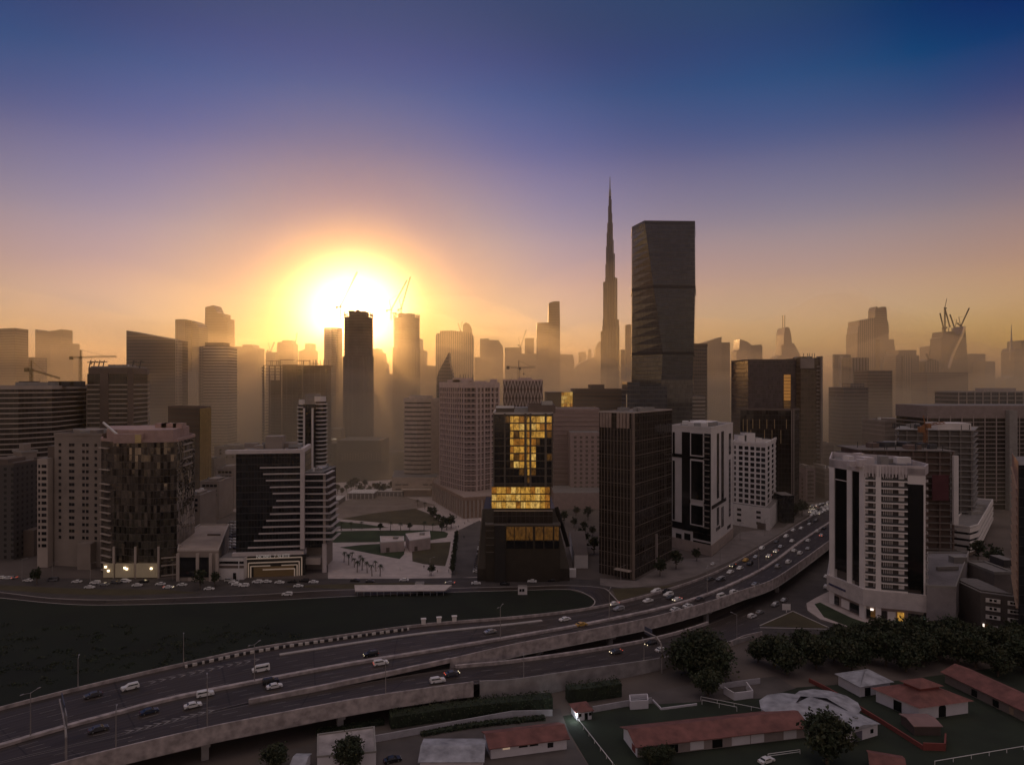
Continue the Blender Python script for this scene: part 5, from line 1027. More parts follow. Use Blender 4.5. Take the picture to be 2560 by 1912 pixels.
    MB().prism([e, f, f + Vector((0, 9)), e + Vector((0, 9))], z - 3.4, z - .5).build('roof_house', [rl], t)
    # podium with fascia, sign strip and shops
    po = offset(F_, .8); fm = mat('fascia_white', (.55, .50, .49), .8); MB().ring(po[:5] + [po[5]] + po[6:], .2, 6.0, zb + .4, 0, 1.5).build('fascia', [fm], t); core(t, 'shop_storey', offset(F_, -.6), 0, 6.2, mat('shop_wall', (.30, .24, .22), .85))
    for i in range(11):
        u = .12 + .07 * i; MB().box((*on(po[0], po[1], u, 0, .35).xy, 9.2 - .02 * i), (1.0 if i % 3 else .5, .15, .9), ang(po[0], po[1])).build('sign_letter', [mat('sign_blue', (.06, .06, .14), .6)], t)
    for A, B, u, w, m in ((b, c, .3, 7, pane_d), (a, b, .25, 4.5, pane_d), (a, b, .72, 5, palew), (c, d, .25, 1.6, pane_k), (c, d, .62, 3.2, PANE_GLOW[3]), (d, e, .12, 1.8, pane_k), (d, e, .4, 3, palew), (d, e, .75, 2.4, PANE_GLOW[0]), (e, f, .3, 3.4, pane_k), (e, f, .72, 3.6, pane_d)): MB().box((*on(A, B, u, 0, -.4).xy, 2.6), (w, .5, 3.6), ang(A, B)).build('shop_front', [m], t)
    MB().box((*on(c, d, .45, 0, .1).xy, 4.6), (1.2, .3, .8), ang(c, d)).build('shop_lamp', [mat('shop_white', (.8, .75, .7), .5, noise=0, emit=(1, .85, .75, 1.4))], t); MB().box((*on(e, f, .95, 0, .6).xy, 3.2), (1.6, 1.2, 1.0)).build('shop_lamp', [mat('shop_teal', (.4, .6, .55), .5, noise=0, emit=(.6, 1, .9, .3))], t)
white_balcony()
def right_side():
    # annex behind the white tower
    P = [GP(2316, 1572).xy, GP(2390, 1576).xy, Vector((X(2422, 345), 345)), Vector((X(2318, 345), 345))]; z = 17; t = thing('low_hall', 'plain grey annex with a flat roof right of the big white balcony tower', 'building', (*cen(P).xy, 0)); core(t, 'hall', P, 3.4, z, mat('grey_render', (.30, .27, .275), .85), mat('annex_roof', (.21, .19, .195), .9, noise=.25, scale=.15)); MB().ring(P, .1, z - .1, z + .9, 0, .4).build('parapet', [conc], t); core(t, 'ground_floor', offset(P, -.8), 0, 3.5, pane_k)
    for u in (.02, .52, .98): MB().box((*on(P[0], P[1], u, 0, -.3).xy, 1.7), (.7, .7, 3.4)).build('pillar', [palew], t)
    MB().box((*lerp(P[0], P[2], .45), z + 1), (10, 1, 1.6), .1).build('roof_wall', [conc], t); MB().box((*lerp(P[0], P[2], .7), z + 1.4), (6, 4, 2.8)).build('plant_room', [conc], t)
    # raw concrete blocks
    rs = mat('raw_brown', (.17, .12, .10), .95, noise=.25, scale=.1)
    def frame(label, W, z, nf, mcore, roofseed, D, edge=None, slab=slabm):
        t = thing('unfinished_block', label, 'building', (*cen(W).xy, 0)); c = cen(W).xy
        core(t, 'core_wall', offset(W, -2.2), 0, z - .6, mcore); o = MB().prism([v for v in W], 0, .5, bottom=True).build('floor_slab', [slab], t, org=(*c, 0))
        for i in range(1, nf + 1): dup(o, o.location + Vector((0, 0, z * i / nf)), None, t)
        cm = panel('column', .9, z, .9, mcore); a, b = W[0], W[1]
        for u in rng(.03, .97, 8): cm.put(t, on(a, b, u, 0, -.9))
        r = random.Random(roofseed)
        for i in range(9): MB().box((c.x + r.uniform(-.4, .4) * (b - a).length, c.y + r.uniform(-9, 12), z + 1.6), (r.uniform(3, 9), r.uniform(2, 7), r.uniform(1.5, 4)), r.uniform(0, 1)).build('roof_formwork', [r.choice([mcore, conc, rs, darkm])], t)
        p = panel('formwork_post', .3, 3.2, .3, darkm)
        for i in range(14): p.put(t, on(a, b, r.random(), z + .4, -r.uniform(1, 20)))
        return t
    W = [Vector((X(2146, 400), 400)), Vector((X(2392, 392), 392)), Vector((X(2398, 392), 425)), Vector((X(2150, 400), 430))]; t = frame('raw brown concrete frame under construction right behind the white balcony tower', W, Z(1128, 396), 17, rs, 3, 396)
    MB().box((X(2389, 391), 391.2, Z(1225, 391)), (2.6, 1.6, 38)).build('pale_column', [palew], t); MB().box((X(2352, 391), 391.4, 42), (9, .5, 14)).build('red_netting', [mat('red_net', (.10, .03, .035), .9)], t)
    W = [Vector((X(2236, 455), 455)), Vector((X(2436, 445), 445)), Vector((X(2446, 480), 480)), Vector((X(2250, 490), 490))]; t = frame('taller concrete frame with jagged slab edges behind the raw brown one', W, Z(1076, 450), 19, mat('raw_grey', (.20, .18, .165), .95), 8, 450, slab=conc); MB().prism(rect(2344, 2428, 450, 14), Z(1076, 450), Z(1058, 450)).build('white_roof_house', [palew], t)
    # wide gridded office
    P = rect(2318, 2720, 560, 45); z = Z(1014, 560); t = thing('grid_office', 'wide office block with a pale slab grid on the right, below the misty skyline', 'building', (*cen(P).xy, 0)); core(t, 'office_block', P, 0, z - 3, glass_b); bd = mat('grid_pale', (.40, .34, .31), .8); bands(t, 'floor_band', P, [z - 13.2 - 3.4 * i for i in range(20)], .6, .55, bd); core(t, 'top_wall', offset(P, .4), z - 10, z, mat('top_wall', (.30, .24, .22), .85)); piers(t, 'pier', P[0], P[1], rng(.0, 1, 15), 6, z - 8, .55, .7, bd); MB().prism(rect(2524, 2544, 555, 8), 0, Z(1026, 555)).build('lift_shaft', [conc], t)
    P = rect(2396, 2760, 720, 40); z = Z(978, 720); t = thing('grid_office', 'farther gridded block rising behind the wide office on the right', 'building', (*cen(P).xy, 0)); core(t, 'office_block', P, 0, z - 1, far_c); bands(t, 'floor_band', P, [z - .6 - 4.4 * i for i in range(7)], .6, .6, bd); piers(t, 'pier', P[0], P[1], rng(0, 1, 19), 20, z, .8, .8, bd); core(t, 'roof_house', rect(2460, 2540, 735, 14), z, z + 3, bd)
    for i, (x0, x1, yt, D, lab) in enumerate(((2212, 2300, 1052, 620, 'low hazy row with pale floor lines between the brown block and the wide office'), (2056, 2084, 1110, 700, 'hazy low block seen down the avenue beside the brown slab tower'), (2062, 2090, 1172, 610, 'small building at the far end of the avenue'))):
        P = rect(x0, x1, D, 40); z = Z(yt, D); t = thing('low_block', lab, 'building', (*cen(P).xy, 0)); core(t, 'block', P, 0, z, beige); bands(t, 'floor_band', P, [z - 1 - 4 * k for k in range(4)], .4, .8, cream); rooftop(t, P, z, i + 40, 3, 2, beige, .5)
    # stepped white car park
    z = 17.5; P = [Vector(v) for v in ((X(2374, 412), 412), (X(2424, 405), 405), (X(2446, 412), 412), (X(2482, 500), 500), (X(2440, 505), 505))]; t = thing('car_park', 'white car park of stacked curved decks at the foot of the concrete frames', 'building', (*cen(P).xy, 0)); core(t, 'core', offset(P, -1), 3, z - 1, pane_k, mat('deck_grey', (.3, .27, .27), .9)); bands(t, 'deck_wall', P, [3.2, 6.9, 10.6, 14.3], .3, 2.3, palew); core(t, 'roof_deck', offset(P, -.5), z - .8, z - .4, mat('deck_grey', (.3, .27, .27))); MB().ring(P, .2, z - .6, z + .4, 0, .4).build('parapet', [palew], t)
    for u, w in ((.3, 9), (.55, 7), (.75, 8)): MB().box((*lerp(cen(P).xy, lerp(P[3], P[4], .5), u - .3), z + .6), (w, 4, 2.2), .3).build('roof_house', [conc], t)
    core(t, 'ground_floor', offset(P, -2), 0, 3.2, mat('tan_shadow', (.2, .16, .13), .9))
    # dark tower cut by the right edge, orange flank
    P = [Vector(v) for v in ((X(2531, 292), 292), (X(2546, 262), 262), (X(2680, 262), 262), (X(2680, 292), 300))]; z = Z(1158, 268); t = thing('dark_tower', 'black glass tower cut by the right photo edge, its side flank warm and slatted', 'building', (*cen(P).xy, 0)); core(t, 'tower_body', P, 0, z, fac('edge_black', (.03, .028, .03), (.008, .009, .011), 2, 3.6, .95, .93, rough=.06, tilt=.02)); mb = MB()
    A, B = P[0], P[1]; core(t, 'warm_flank', [A + nrm(A, B).xy * .15, B + nrm(A, B).xy * .15, B, A], 18, z + 1.5, mat('flank_tan', (.33, .20, .14), .8))
    for k in range(14): MB().bar(on(A, B, .05, z - 4 - 3.4 * k, .35), on(A, B, .95, z - 9 - 3.4 * k, .35), .7, .4).build('slat', [mat('slat_tan', (.42, .28, .19), .7)], t)
    # small dark block with pale balcony strips
    P = [GP(2454, 1592).xy, GP(2550, 1604).xy, GP(2556, 1560).xy, GP(2470, 1552).xy]; P = [Vector((X(2452, 285), 285)), Vector((X(2552, 278), 278)), Vector((X(2556, 278), 305)), Vector((X(2456, 285), 308))]; z = Z(1490, 280); t = thing('small_block', 'small dark block with pale balcony strips near the right photo edge', 'building', (*cen(P).xy, 0)); core(t, 'block', P, 0, z, mat('block_dark', (.10, .085, .08), .85)); a, b = P[0], P[1]
    for k in range(3):
        for x0, x1 in ((2464, 2501), (2519, 2546)):
            u0, u1 = upx(a, b, x0), upx(a, b, x1); bx = MB().box((*on(a, b, (u0 + u1) / 2, 0, .3).xy, z - 2.6 - 3.3 * k), ((b - a).length * (u1 - u0), .7, 1.5), ang(a, b)).build('balcony', [palew], t)
            for uu in (.35, .65): MB().box((*on(a, b, u0 + (u1 - u0) * uu, 0, .7).xy, z - 2.4 - 3.3 * k), (.9, .15, .9), ang(a, b)).build('window', [pane_k], t)
    for u, m in ((.05, PANE_GLOW[3]), (.3, palew), (.5, mat('blue_door', (.06, .06, .12), .5)), (.75, palew)): MB().box((*on(a, b, u + .06, 0, .2).xy, 1.7), (2.0, .3, 3.0), ang(a, b)).build('shop_front', [m], t)
    MB().box((*on(a, b, .07, 0, .5).xy, 2.2), (.5, .3, 2.6)).build('shop_lamp', [mat('shop_white', (.8, .75, .7))], t); core(t, 'roof_terrace', [lerp(p, cen(P).xy, .2) for p in P], z, z + .5, mat('terrace', (.09, .08, .07), .9))
    P = rect(2486, 2534, 320, 20); t = thing('low_hall', 'low pale house with planted roof edge behind the small dark block', 'building', (*cen(P).xy, 0)); core(t, 'hall', P, 0, 14, mat('dull_render', (.22, .19, .18), .9)); MB().ring(P, .2, 13.5, 14.8, 0, .4).build('parapet', [conc], t); core(t, 'shed', rect(2510, 2536, 330, 10), 14, 17.5, mat('dull_dark', (.06, .055, .055), .9))
right_side()
# ---------------------------------------------------------------- trees and hedges
leafm = [mat('leaf_dark', (.030, .042, .018), .8, noise=.5, scale=.5), mat('leaf_olive', (.048, .052, .022), .8, noise=.5, scale=.5), mat('leaf_deep', (.018, .028, .012), .8, noise=.4, scale=.5)]
barkm = mat('bark', (.10, .075, .055), .9)
def leaf(mb, p, s, r, m=0):
    a = Vector((r.gauss(0, 1), r.gauss(0, 1), r.gauss(0, .8))).normalized(); b = a.cross(Vector((r.gauss(0, 1), r.gauss(0, 1), r.gauss(0, 1)))).normalized()
    p = Vector(p); mb.face([p - a * s, p + b * s * .6, p + a * s, p - b * s * .6], None, m)
def crown_mesh(seed, w, h, z0, clumps, per, size):
    r = random.Random(seed); mb = MB(); zc = z0 + h / 2
    for i in range(clumps):
        while True:
            v = Vector((r.uniform(-1, 1), r.uniform(-1, 1), r.uniform(-.9, 1)))
            if .25 < v.length < 1: break
        k = .78 + .22 * math.sin(3 * math.atan2(v.y, v.x) + seed); c = Vector((v.x * w / 2 * k, v.y * w / 2 * k, zc + v.z * h / 2 * (1 - .25 * (v.x ** 2 + v.y ** 2)))); cr = r.uniform(.10, .19) * w; m = r.choice([0, 0, 1, 2])
        for _ in range(per): leaf(mb, c + Vector((r.gauss(0, .5), r.gauss(0, .5), r.gauss(0, .38))) * cr, size * r.uniform(.6, 1.3), r, m)
    return mb
def trunk_mesh(seed, w, h, z0, r0):
    r = random.Random(seed); mb = MB(); mb.cyl((0, 0, 0), (0, 0, z0 + h * .25), r0, r0 * .6, 7)
    for i in range(6): a = i * 1.05 + r.uniform(-.3, .3); mb.cyl((0, 0, z0 * .8 + .15 * i), (math.cos(a) * w * .33, math.sin(a) * w * .33, z0 + h * r.uniform(.35, .75)), r0 * .45, r0 * .12, 5)
    return mb
class Tree:
    def __init__(s, parts): s.parts = [Rep(n, m, lambda b, f=f: b.__dict__.update(f.__dict__)) for n, m, f in parts]
    def put(s, name, label, loc, sc_=1.0, group=None, seed=0):
        t = thing(name, label, 'tree', loc, group); t.scale = (sc_,) * 3; t.rotation_euler = (0, 0, seed * 1.7)
        for p in s.parts: p.put(t, loc)
        return t
broad = [Tree([('trunk', [barkm], trunk_mesh(i, 9, 7, 2.2, .35)), ('crown', leafm, crown_mesh(i, 9, 7.2, 1.6, 110, 26, .42))]) for i in range(3)]
big = Tree([('trunk', [barkm], trunk_mesh(9, 22, 12, 2.5, .8)), ('crown', leafm, crown_mesh(5, 22, 13, 1.0, 330, 34, .62))])
small = [Tree([('trunk', [barkm], trunk_mesh(20 + i, 4, 3.4, 2.0, .16)), ('crown', leafm, crown_mesh(20 + i, 4, 4, 1.6, 34, 16, .34))]) for i in range(2)]
def palm_parts(seed, h):
    r = random.Random(seed); tr = MB(); cr = MB(); tr.cyl((0, 0, 0), (.25, .1, h), .22, .15, 7)
    for i in range(20):
        a = i * 2.4; up = r.uniform(-.2, 1.0); L = r.uniform(1.7, 2.3); p0 = Vector((.25, .1, h)); d = Vector((math.cos(a), math.sin(a), 0)); sd = Vector((-d.y, d.x, 0)) * .28; prev = p0
        for k in range(1, 5):
            q = p0 + d * L * k / 4 + Vector((0, 0, up * L * (k / 4) - 1.05 * L * (k / 4) ** 2)); w0, w1 = sd * (1.25 - .2 * k), sd * (1.05 - .25 * k); cr.face([prev - w0, prev + w0, q + w1, q - w1], None, i % 3); prev = q
    return [('trunk', [barkm], tr), ('crown', leafm, cr)]
palms = [Tree(palm_parts(i, 5.2)) for i in range(2)]
def at(px, py, z=0.0): return GP(px, py, z)
big.put('fig_tree', 'huge round dark tree between the ramp wall and the back road', at(1757, 1690), 1.0)
for i, (px, py, k, lab) in enumerate(((1770, 1742, 1.0, 'dark tree beside the back road above the white rails'), (2068, 1908, 1.5, 'broad dark tree in front of the grey-roofed building, at the bottom edge'), (872, 1925, 1.0, 'round tree before the flat white roof at the bottom edge'), (690, 1925, .8, 'dark bushy tree at the bottom edge left of the white shed'), (1625, 1912, .55, 'small dark tree by the white gable of the long red-roofed villa'), (1660, 1912, .62, 'second small tree before the long red-roofed villa, nearer its middle'))): broad[i % 3].put('broadleaf_tree', lab, at(px, py), k, None, i)
r = random.Random(77)
belt = [(1935, 1668, 1.3), (1968, 1688, 1.25), (2005, 1640, 1.2), (2040, 1672, 1.3), (2070, 1625, .9), (2085, 1655, 1.2), (2125, 1640, 1.25), (2130, 1680, 1.3), (2170, 1655, 1.4), (2205, 1620, 1.3), (2215, 1665, 1.4), (2255, 1640, 1.45), (2265, 1680, 1.3), (2300, 1630, 1.4), (2310, 1665, 1.4), (2345, 1650, 1.35), (2385, 1625, 1.4), (2395, 1660, 1.3), (2430, 1635, 1.4), (2440, 1668, 1.3), (2475, 1640, 1.4), (2515, 1655, 1.4), (2545, 1630, 1.3), (2560, 1680, 1.5), (1895, 1655, .9), (2095, 1600, .8), (2150, 1605, .9), (2495, 1690, 1.1)]
for i, (px, py, k) in enumerate(belt): broad[i % 3].put('broadleaf_tree', 'dense dark tree in the belt between the white balcony tower and the villas', at(px, py), k * r.uniform(.9, 1.08), 'trees in the dark belt', i)
for i, (px, py, k, lab) in enumerate(((92, 1460, 1.5, 'dark round street tree at the left end of the frontage road'), (500, 1472, 1.7, 'round dark street tree before the low hall'), (537, 1465, 1.3, 'smaller round street tree right of the one before the low hall'), (2445, 1405, 2.2, 'dark tree in the lane below the white car park'), (2485, 1425, 2.4, 'tall dark tree between the lane and the low pale house'), (2480, 1492, 2.0, 'pointed dark tree behind the small dark block'), (1455, 1370, 2.2, 'dark tree behind the sloping-roofed pavilion'), (1485, 1385, 1.8, 'tree close to the left corner of the dark box tower'), (1650, 1440, 1.7, 'dark shrubby tree at the right foot of the dark box tower'), (1690, 1422, 1.8, 'tree before the base of the framed white tower'), (1742, 1402, 1.3, 'small tree at the base corner of the framed white tower'), (1985, 1300, 2.2, 'tree at the avenue kerb before the dark office'), (2005, 1290, 2.2, 'second tree at the avenue kerb, nearer the pink blocks'))): small[i % 2].put('street_tree', lab, at(px, py), k, None, i)
for i, (px, py) in enumerate(((860, 1405), (872, 1412), (886, 1418), (893, 1430), (905, 1425), (918, 1432), (930, 1440), (950, 1440), (900, 1412), (940, 1428), (880, 1402))): palms[i % 2].put('palm_tree', 'palm in the cluster on the lower left of the pale plaza', at(px, py), r.uniform(.9, 1.15), 'palms clustered on the plaza', i)
for i, (px, py) in enumerate(((838, 1306), (878, 1325), (905, 1322), (951, 1328), (976, 1326), (1002, 1327), (1024, 1325), (1060, 1325), (1082, 1328), (1104, 1329), (830, 1326), (853, 1326), (1078, 1438), (1045, 1266), (1062, 1272))): (palms if i % 3 else small)[i % 2].put('path_tree', 'small tree beside the pale path between the two long lawns', at(px, py), r.uniform(.9, 1.1), 'trees along the plaza paths', i)
for i in range(14): t_ = i / 13; small[i % 2].put('street_tree', 'small tree in the row between the plaza and the side street', at(1142 - 12 * t_, 1342 + 92 * t_), .8, 'trees along the side street', i)
for i in range(16): small[i % 2].put('waterside_tree', 'small dark tree along the near bank of the canal', at(832 + i * 11.5, 1224 + r.uniform(-3, 14)), r.uniform(1.2, 2.0), 'trees along the canal bank', i)
for i, (px, py) in enumerate(((1085, 1300), (1096, 1310), (1108, 1318), (1117, 1325), (1128, 1320), (1075, 1290), (1390, 1300), (1410, 1310), (1435, 1318), (1460, 1330), (1482, 1340), (1470, 1300), (1440, 1290))): small[i % 2].put('garden_tree', 'low tree in the hazy gardens behind the gold-reflecting tower', at(px, py), r.uniform(1.2, 1.8), 'trees in the hazy gardens', i)
def hedge(label, pts, w, h, m=leafm, n=26):
    L = smooth_line([at(x, y) for x, y in pts], 30); rr = random.Random(len(label)); mb = MB(); wall_along(mb, L, w * .75, 0, h * .85, 2)
    tot = sum((b - a).length for a, b in zip(L, L[1:]))
    for i in range(int(tot * n)):
        k = rr.uniform(0, len(L) - 1.01); p = L[int(k)].lerp(L[int(k) + 1], k % 1); d = (L[int(k) + 1] - L[int(k)]).normalized(); s = rr.choice((-1, 1, rr.uniform(-1, 1), rr.uniform(-1, 1))); z = h * rr.uniform(.1, .95) if abs(s) == 1 else h * rr.uniform(.8, 1.08)
        leaf(mb, p + Vector((-d.y, d.x, 0)) * s * w / 2 + Vector((0, 0, z)), .34, rr, rr.choice((0, 0, 1, 2)))
    tag(mb.build('hedge', m, org=L[15]), label, 'hedge')
hedge('long tall hedge below the ramp wall, left of the gatehouse lane', [(975, 1815), (1120, 1793), (1280, 1775), (1378, 1766)], 5.5, 4.2)
hedge('thick short hedge behind the gatehouse, below the retaining wall', [(1418, 1752), (1480, 1745), (1548, 1735)], 5, 5)
hedge('low clipped hedge strip along the pale wall in the compound', [(1052, 1838), (1120, 1826), (1200, 1814), (1362, 1797)], 2.2, 1.0)
hedge('dark hedge along the roadside left of the long tall hedge', [(790, 1836), (860, 1824), (960, 1808)], 2.6, 1.3)
mb = MB(); rr = random.Random(8)      # scrub in the dark field
for i in range(230):
    px, py = rr.uniform(-60, 760), rr.uniform(1560, 1800)
    if py > 1690 - .145 * px + 40 or py < 1530: continue
    c = at(px, py); s = rr.uniform(.7, 1.6)
    for _ in range(30): leaf(mb, c + Vector((rr.gauss(0, s), rr.gauss(0, s), abs(rr.gauss(0, .3 * s)))), .36, rr, rr.choice((0, 1, 2, 2)))
o = mb.build('undergrowth', leafm); o['kind'] = 'stuff'
# ---------------------------------------------------------------- villas and walls in the near compound
def tiled(name, c, pitch):
    # ribbed roof covering with stains
    m = mat(name, c, .8, noise=.34, scale=.35); nt = m.node_tree; g = nt.nodes.new('ShaderNodeNewGeometry'); w = nt.nodes.new('ShaderNodeTexWave'); w.inputs['Scale'].default_value = 1 / pitch; w.inputs['Distortion'].default_value = .4; b = nt.nodes.new('ShaderNodeBump'); b.inputs['Strength'].default_value = .6; b.inputs['Distance'].default_value = .08
    nt.links.new(g.outputs['Position'], w.inputs[0]); nt.links.new(w.outputs[0], b.inputs['Height']); nt.links.new(b.outputs[0], nt.nodes['Principled BSDF'].inputs['Normal']); return m
redr = tiled('red_tiles', (.21, .085, .072), .55); redw = mat('red_paint', (.22, .055, .045), .8); villaw = mat('villa_white', (.66, .63, .66), .8, noise=.06, scale=.4); greyr = tiled('grey_sheet', (.36, .36, .39), .9)
def gable(name, label, A, B, w, he, hr, roof, wall, over=.5, hip=0.0, wins=(), cat='villa'):
    """A-B: front eave wall line on the ground (left to right); w depth behind it"""
    A, B = Vector(A[:2]), Vector(B[:2]); d = (B - A).normalized(); n = Vector((-d.y, d.x)); P = [A, B, B + n * w, A + n * w]; t = thing(name, label, cat, (*cen(P).xy, 0))
    mb = MB(); mb.prism(P, 0, he); 
    if not hip: mb.face([(*A, he), (*(A + n * w), he), (*(A + n * w / 2), hr - .15)]); mb.face([(*B, he), (*(B + n * w), he), (*(B + n * w / 2), hr - .15)])
    mb.build('wall', [wall], t); a, b, c, e = [Vector((*p, he)) for p in offset(P, over)]; k = hip if hip else -over
    r0, r1 = Vector((*(A + n * w / 2 + d * k), hr)), Vector((*(B + n * w / 2 - d * k), hr)); mb = MB(); dz = Vector((0, 0, .22))
    if not hip: r0, r1 = Vector(((a + e) / 2)[:2] + (hr,)), Vector(((b + c) / 2)[:2] + (hr,))
    for lift in (0, 1):
        q = [v + dz * lift for v in (a, b, c, e, r0, r1)]
        mb.face([q[0], q[1], q[5], q[4]]); mb.face([q[2], q[3], q[4], q[5]])
        if hip: mb.face([q[3], q[0], q[4]]); mb.face([q[1], q[2], q[5]])
    rim = [a, b, c, e] if hip else [a, b, r1, c, e, r0]
    for i in range(len(rim)): x, y = rim[i], rim[(i + 1) % len(rim)]; mb.face([x, y, y + dz, x + dz])
    mb.build('roof', [roof], t)
    for u, ww, hh, zz, m, nm in wins: MB().box((*on(A, B, u, 0, .03).xy, zz + hh / 2), (ww, .14, hh), ang(A, B)).build(nm, [m], t)
    return t, P
def on_end(t, A, B, u, ww, hh, zz, m, nm): MB().box((*on(A, B, u, 0, .03).xy, zz + hh / 2), (ww, .14, hh), ang(A, B)).build(nm, [m], t)
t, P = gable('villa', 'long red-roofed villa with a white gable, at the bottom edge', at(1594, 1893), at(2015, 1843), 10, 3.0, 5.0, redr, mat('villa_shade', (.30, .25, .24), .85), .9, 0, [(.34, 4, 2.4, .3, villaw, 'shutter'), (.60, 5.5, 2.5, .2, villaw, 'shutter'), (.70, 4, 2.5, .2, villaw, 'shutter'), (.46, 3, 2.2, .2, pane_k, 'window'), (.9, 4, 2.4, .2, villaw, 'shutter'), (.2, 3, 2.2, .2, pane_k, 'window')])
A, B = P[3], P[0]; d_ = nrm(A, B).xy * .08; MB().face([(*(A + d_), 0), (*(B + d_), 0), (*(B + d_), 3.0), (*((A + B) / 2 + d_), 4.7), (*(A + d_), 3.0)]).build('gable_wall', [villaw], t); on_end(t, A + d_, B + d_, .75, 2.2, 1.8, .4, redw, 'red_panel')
t, P = gable('villa', 'low red-roofed white villa left of the gatehouse lane', at(1227, 1897), at(1417, 1872), 8.5, 2.9, 4.6, redr, villaw, .7, 0, [(.78, 1.6, 1.3, 1.1, pane_k, 'window'), (.42, 2.4, .5, 2.1, pane_k, 'vent_window'), (.56, 2.4, .5, 2.1, pane_k, 'vent_window'), (.2, 2, .5, 2.1, mat('window_lit', (.5, .4, .3), .5, noise=0, emit=(1, .7, .5, .25)), 'vent_window')])
t, P = gable('gatehouse', 'small white gatehouse with a red hipped roof and a bright lamp', at(1443, 1802), at(1479, 1797), 5.2, 2.6, 4.0, redr, villaw, .6, 2.2, [(.62, 1.0, 2.0, .1, pane_k, 'door'), (.2, .8, .9, 1.2, pane_k, 'window'), (.9, .8, .9, 1.2, pane_k, 'window')], 'gatehouse')
lp = P[0] + nrm(P[3], P[0]).xy * .25; MB().box((*lp, 2.1), (.3, .3, .5)).build('lamp', [mat('lamp_white', (.9, .95, 1), .4, noise=0, emit=(.85, .95, 1, 14))], t)
pl = bpy.data.lights.new('gate_lamp', 'POINT'); pl.energy = 420; pl.color = (.85, .95, 1); pl.shadow_soft_size = .2; po_ = bpy.data.objects.new('gate_lamp', pl); COL.objects.link(po_); po_.location = (lp.x + nrm(P[3], P[0]).x * .7, lp.y + nrm(P[3], P[0]).y * .7, 2.3); po_['label'] = 'bright lamp on the gatehouse corner'
gable('shed', 'pale grey sheet-roofed shed at the bottom edge between the villas and trees', at(1050, 1935), at(1206, 1935), 11, 3.2, 4.4, greyr, villaw, .5, 0, [], 'shed')
t = thing('flat_building', 'flat pale roof with stains behind the round tree at the bottom edge', 'building', at(865, 1890)); P = [at(793, 1925).xy, at(940, 1912).xy, at(936, 1848).xy, at(794, 1868).xy]; core(t, 'block', P, 0, 3.4, villaw, mat('stained_roof', (.36, .32, .31), .9, noise=.35, scale=.25)); MB().ring(P, .1, 3.3, 3.8, 0, .3).build('parapet', [conc], t)
gable('shed', 'tiny white shed at the bottom edge left of the flat pale roof', at(728, 1935), at(762, 1935), 5, 2.4, 3.1, greyr, villaw, .3, 0, [(.5, 1, 1.8, .1, pane_k, 'door')], 'shed')
t, P = gable('villa', 'white villa with a grey hipped roof at the edge of the tree belt', at(2096, 1712), at(2150, 1742), 12, 3.4, 5.2, greyr, villaw, .8, 5, []); on_end(t, P[1], P[2], .25, 2.2, 2.6, .1, pane_k, 'door')
# big hipped red villa with a raised lantern roof
A, B, Cc = at(2190, 1753).xy, at(2297, 1800).xy, at(2418, 1808).xy; Cc = at(2420, 1782).xy; P = [A, B, Cc, A + Cc - B]; t = thing('villa', 'square white villa with a red hipped roof and raised red lantern on top', 'villa', (*cen(P).xy, 0)); core(t, 'wall', P, 0, 4.0, villaw); Q = offset(P, 1.0); c = cen(P).xy; mb = MB(); Rg = [lerp(q, c, .62) for q in Q]
for i in range(4): j = (i + 1) % 4; mb.face([(*Q[i], 4.0), (*Q[j], 4.0), (*Rg[j], 6.4), (*Rg[i], 6.4)])
mb.face([(*q, 4.0) for q in Q]); mb.face([(*q, 6.4) for q in Rg]); rf = mb.build('roof', [redr], t); core(t, 'lantern_wall', [lerp(q, c, .66) for q in Q], 6.3, 7.4, redw); L2 = [lerp(q, c, .56) for q in Q]; mb = MB()
for i in range(4): j = (i + 1) % 4; mb.face([(*L2[i], 7.4), (*L2[j], 7.4), (*c, 9.0)])
mb.face([(*q, 7.4) for q in L2]); mb.build('lantern_roof', [redr], t)
on_end(t, A, B, .52, 2.6, 3.0, .1, pane_k, 'door'); on_end(t, B, Cc, .47, 2.6, 2.4, .1, pane_k, 'arched_door'); MB().cyl((*on(B, Cc, .47, 2.5, -.06),), (*on(B, Cc, .47, 2.5, .12),), 1.3, n=16).build('arched_door', [pane_k], t)
gable('porch', 'small dusty pink porch roof before the red lantern villa', at(2286, 1838), at(2352, 1838), 7, 2.6, 3.3, mat('dusty_roof', (.26, .16, .15), .85), mat('porch_shade', (.10, .07, .06), .9), .4, 0, [], 'porch')
t, P = gable('villa', 'long red-roofed house running off the right edge below the tree belt', at(2362, 1706), at(2640, 1842), 10, 3.2, 5.4, redr, mat('villa_tan', (.20, .16, .14), .85), .9, 0, [(.3, 2, 2, .3, pane_k, 'window'), (.5, 2, 2, .3, pane_k, 'window'), (.64, 1.4, 2, .3, mat('door_tan', (.3, .22, .15)), 'door')]); on_end(t, P[3], P[0], .5, 9.2, 3.0, .05, villaw, 'end_wall')
gable('villa', 'red roof corner showing at the bottom edge near the fences', at(2180, 1945), at(2262, 1960), 8, 2.8, 4.4, redr, villaw, .6, 0, [])
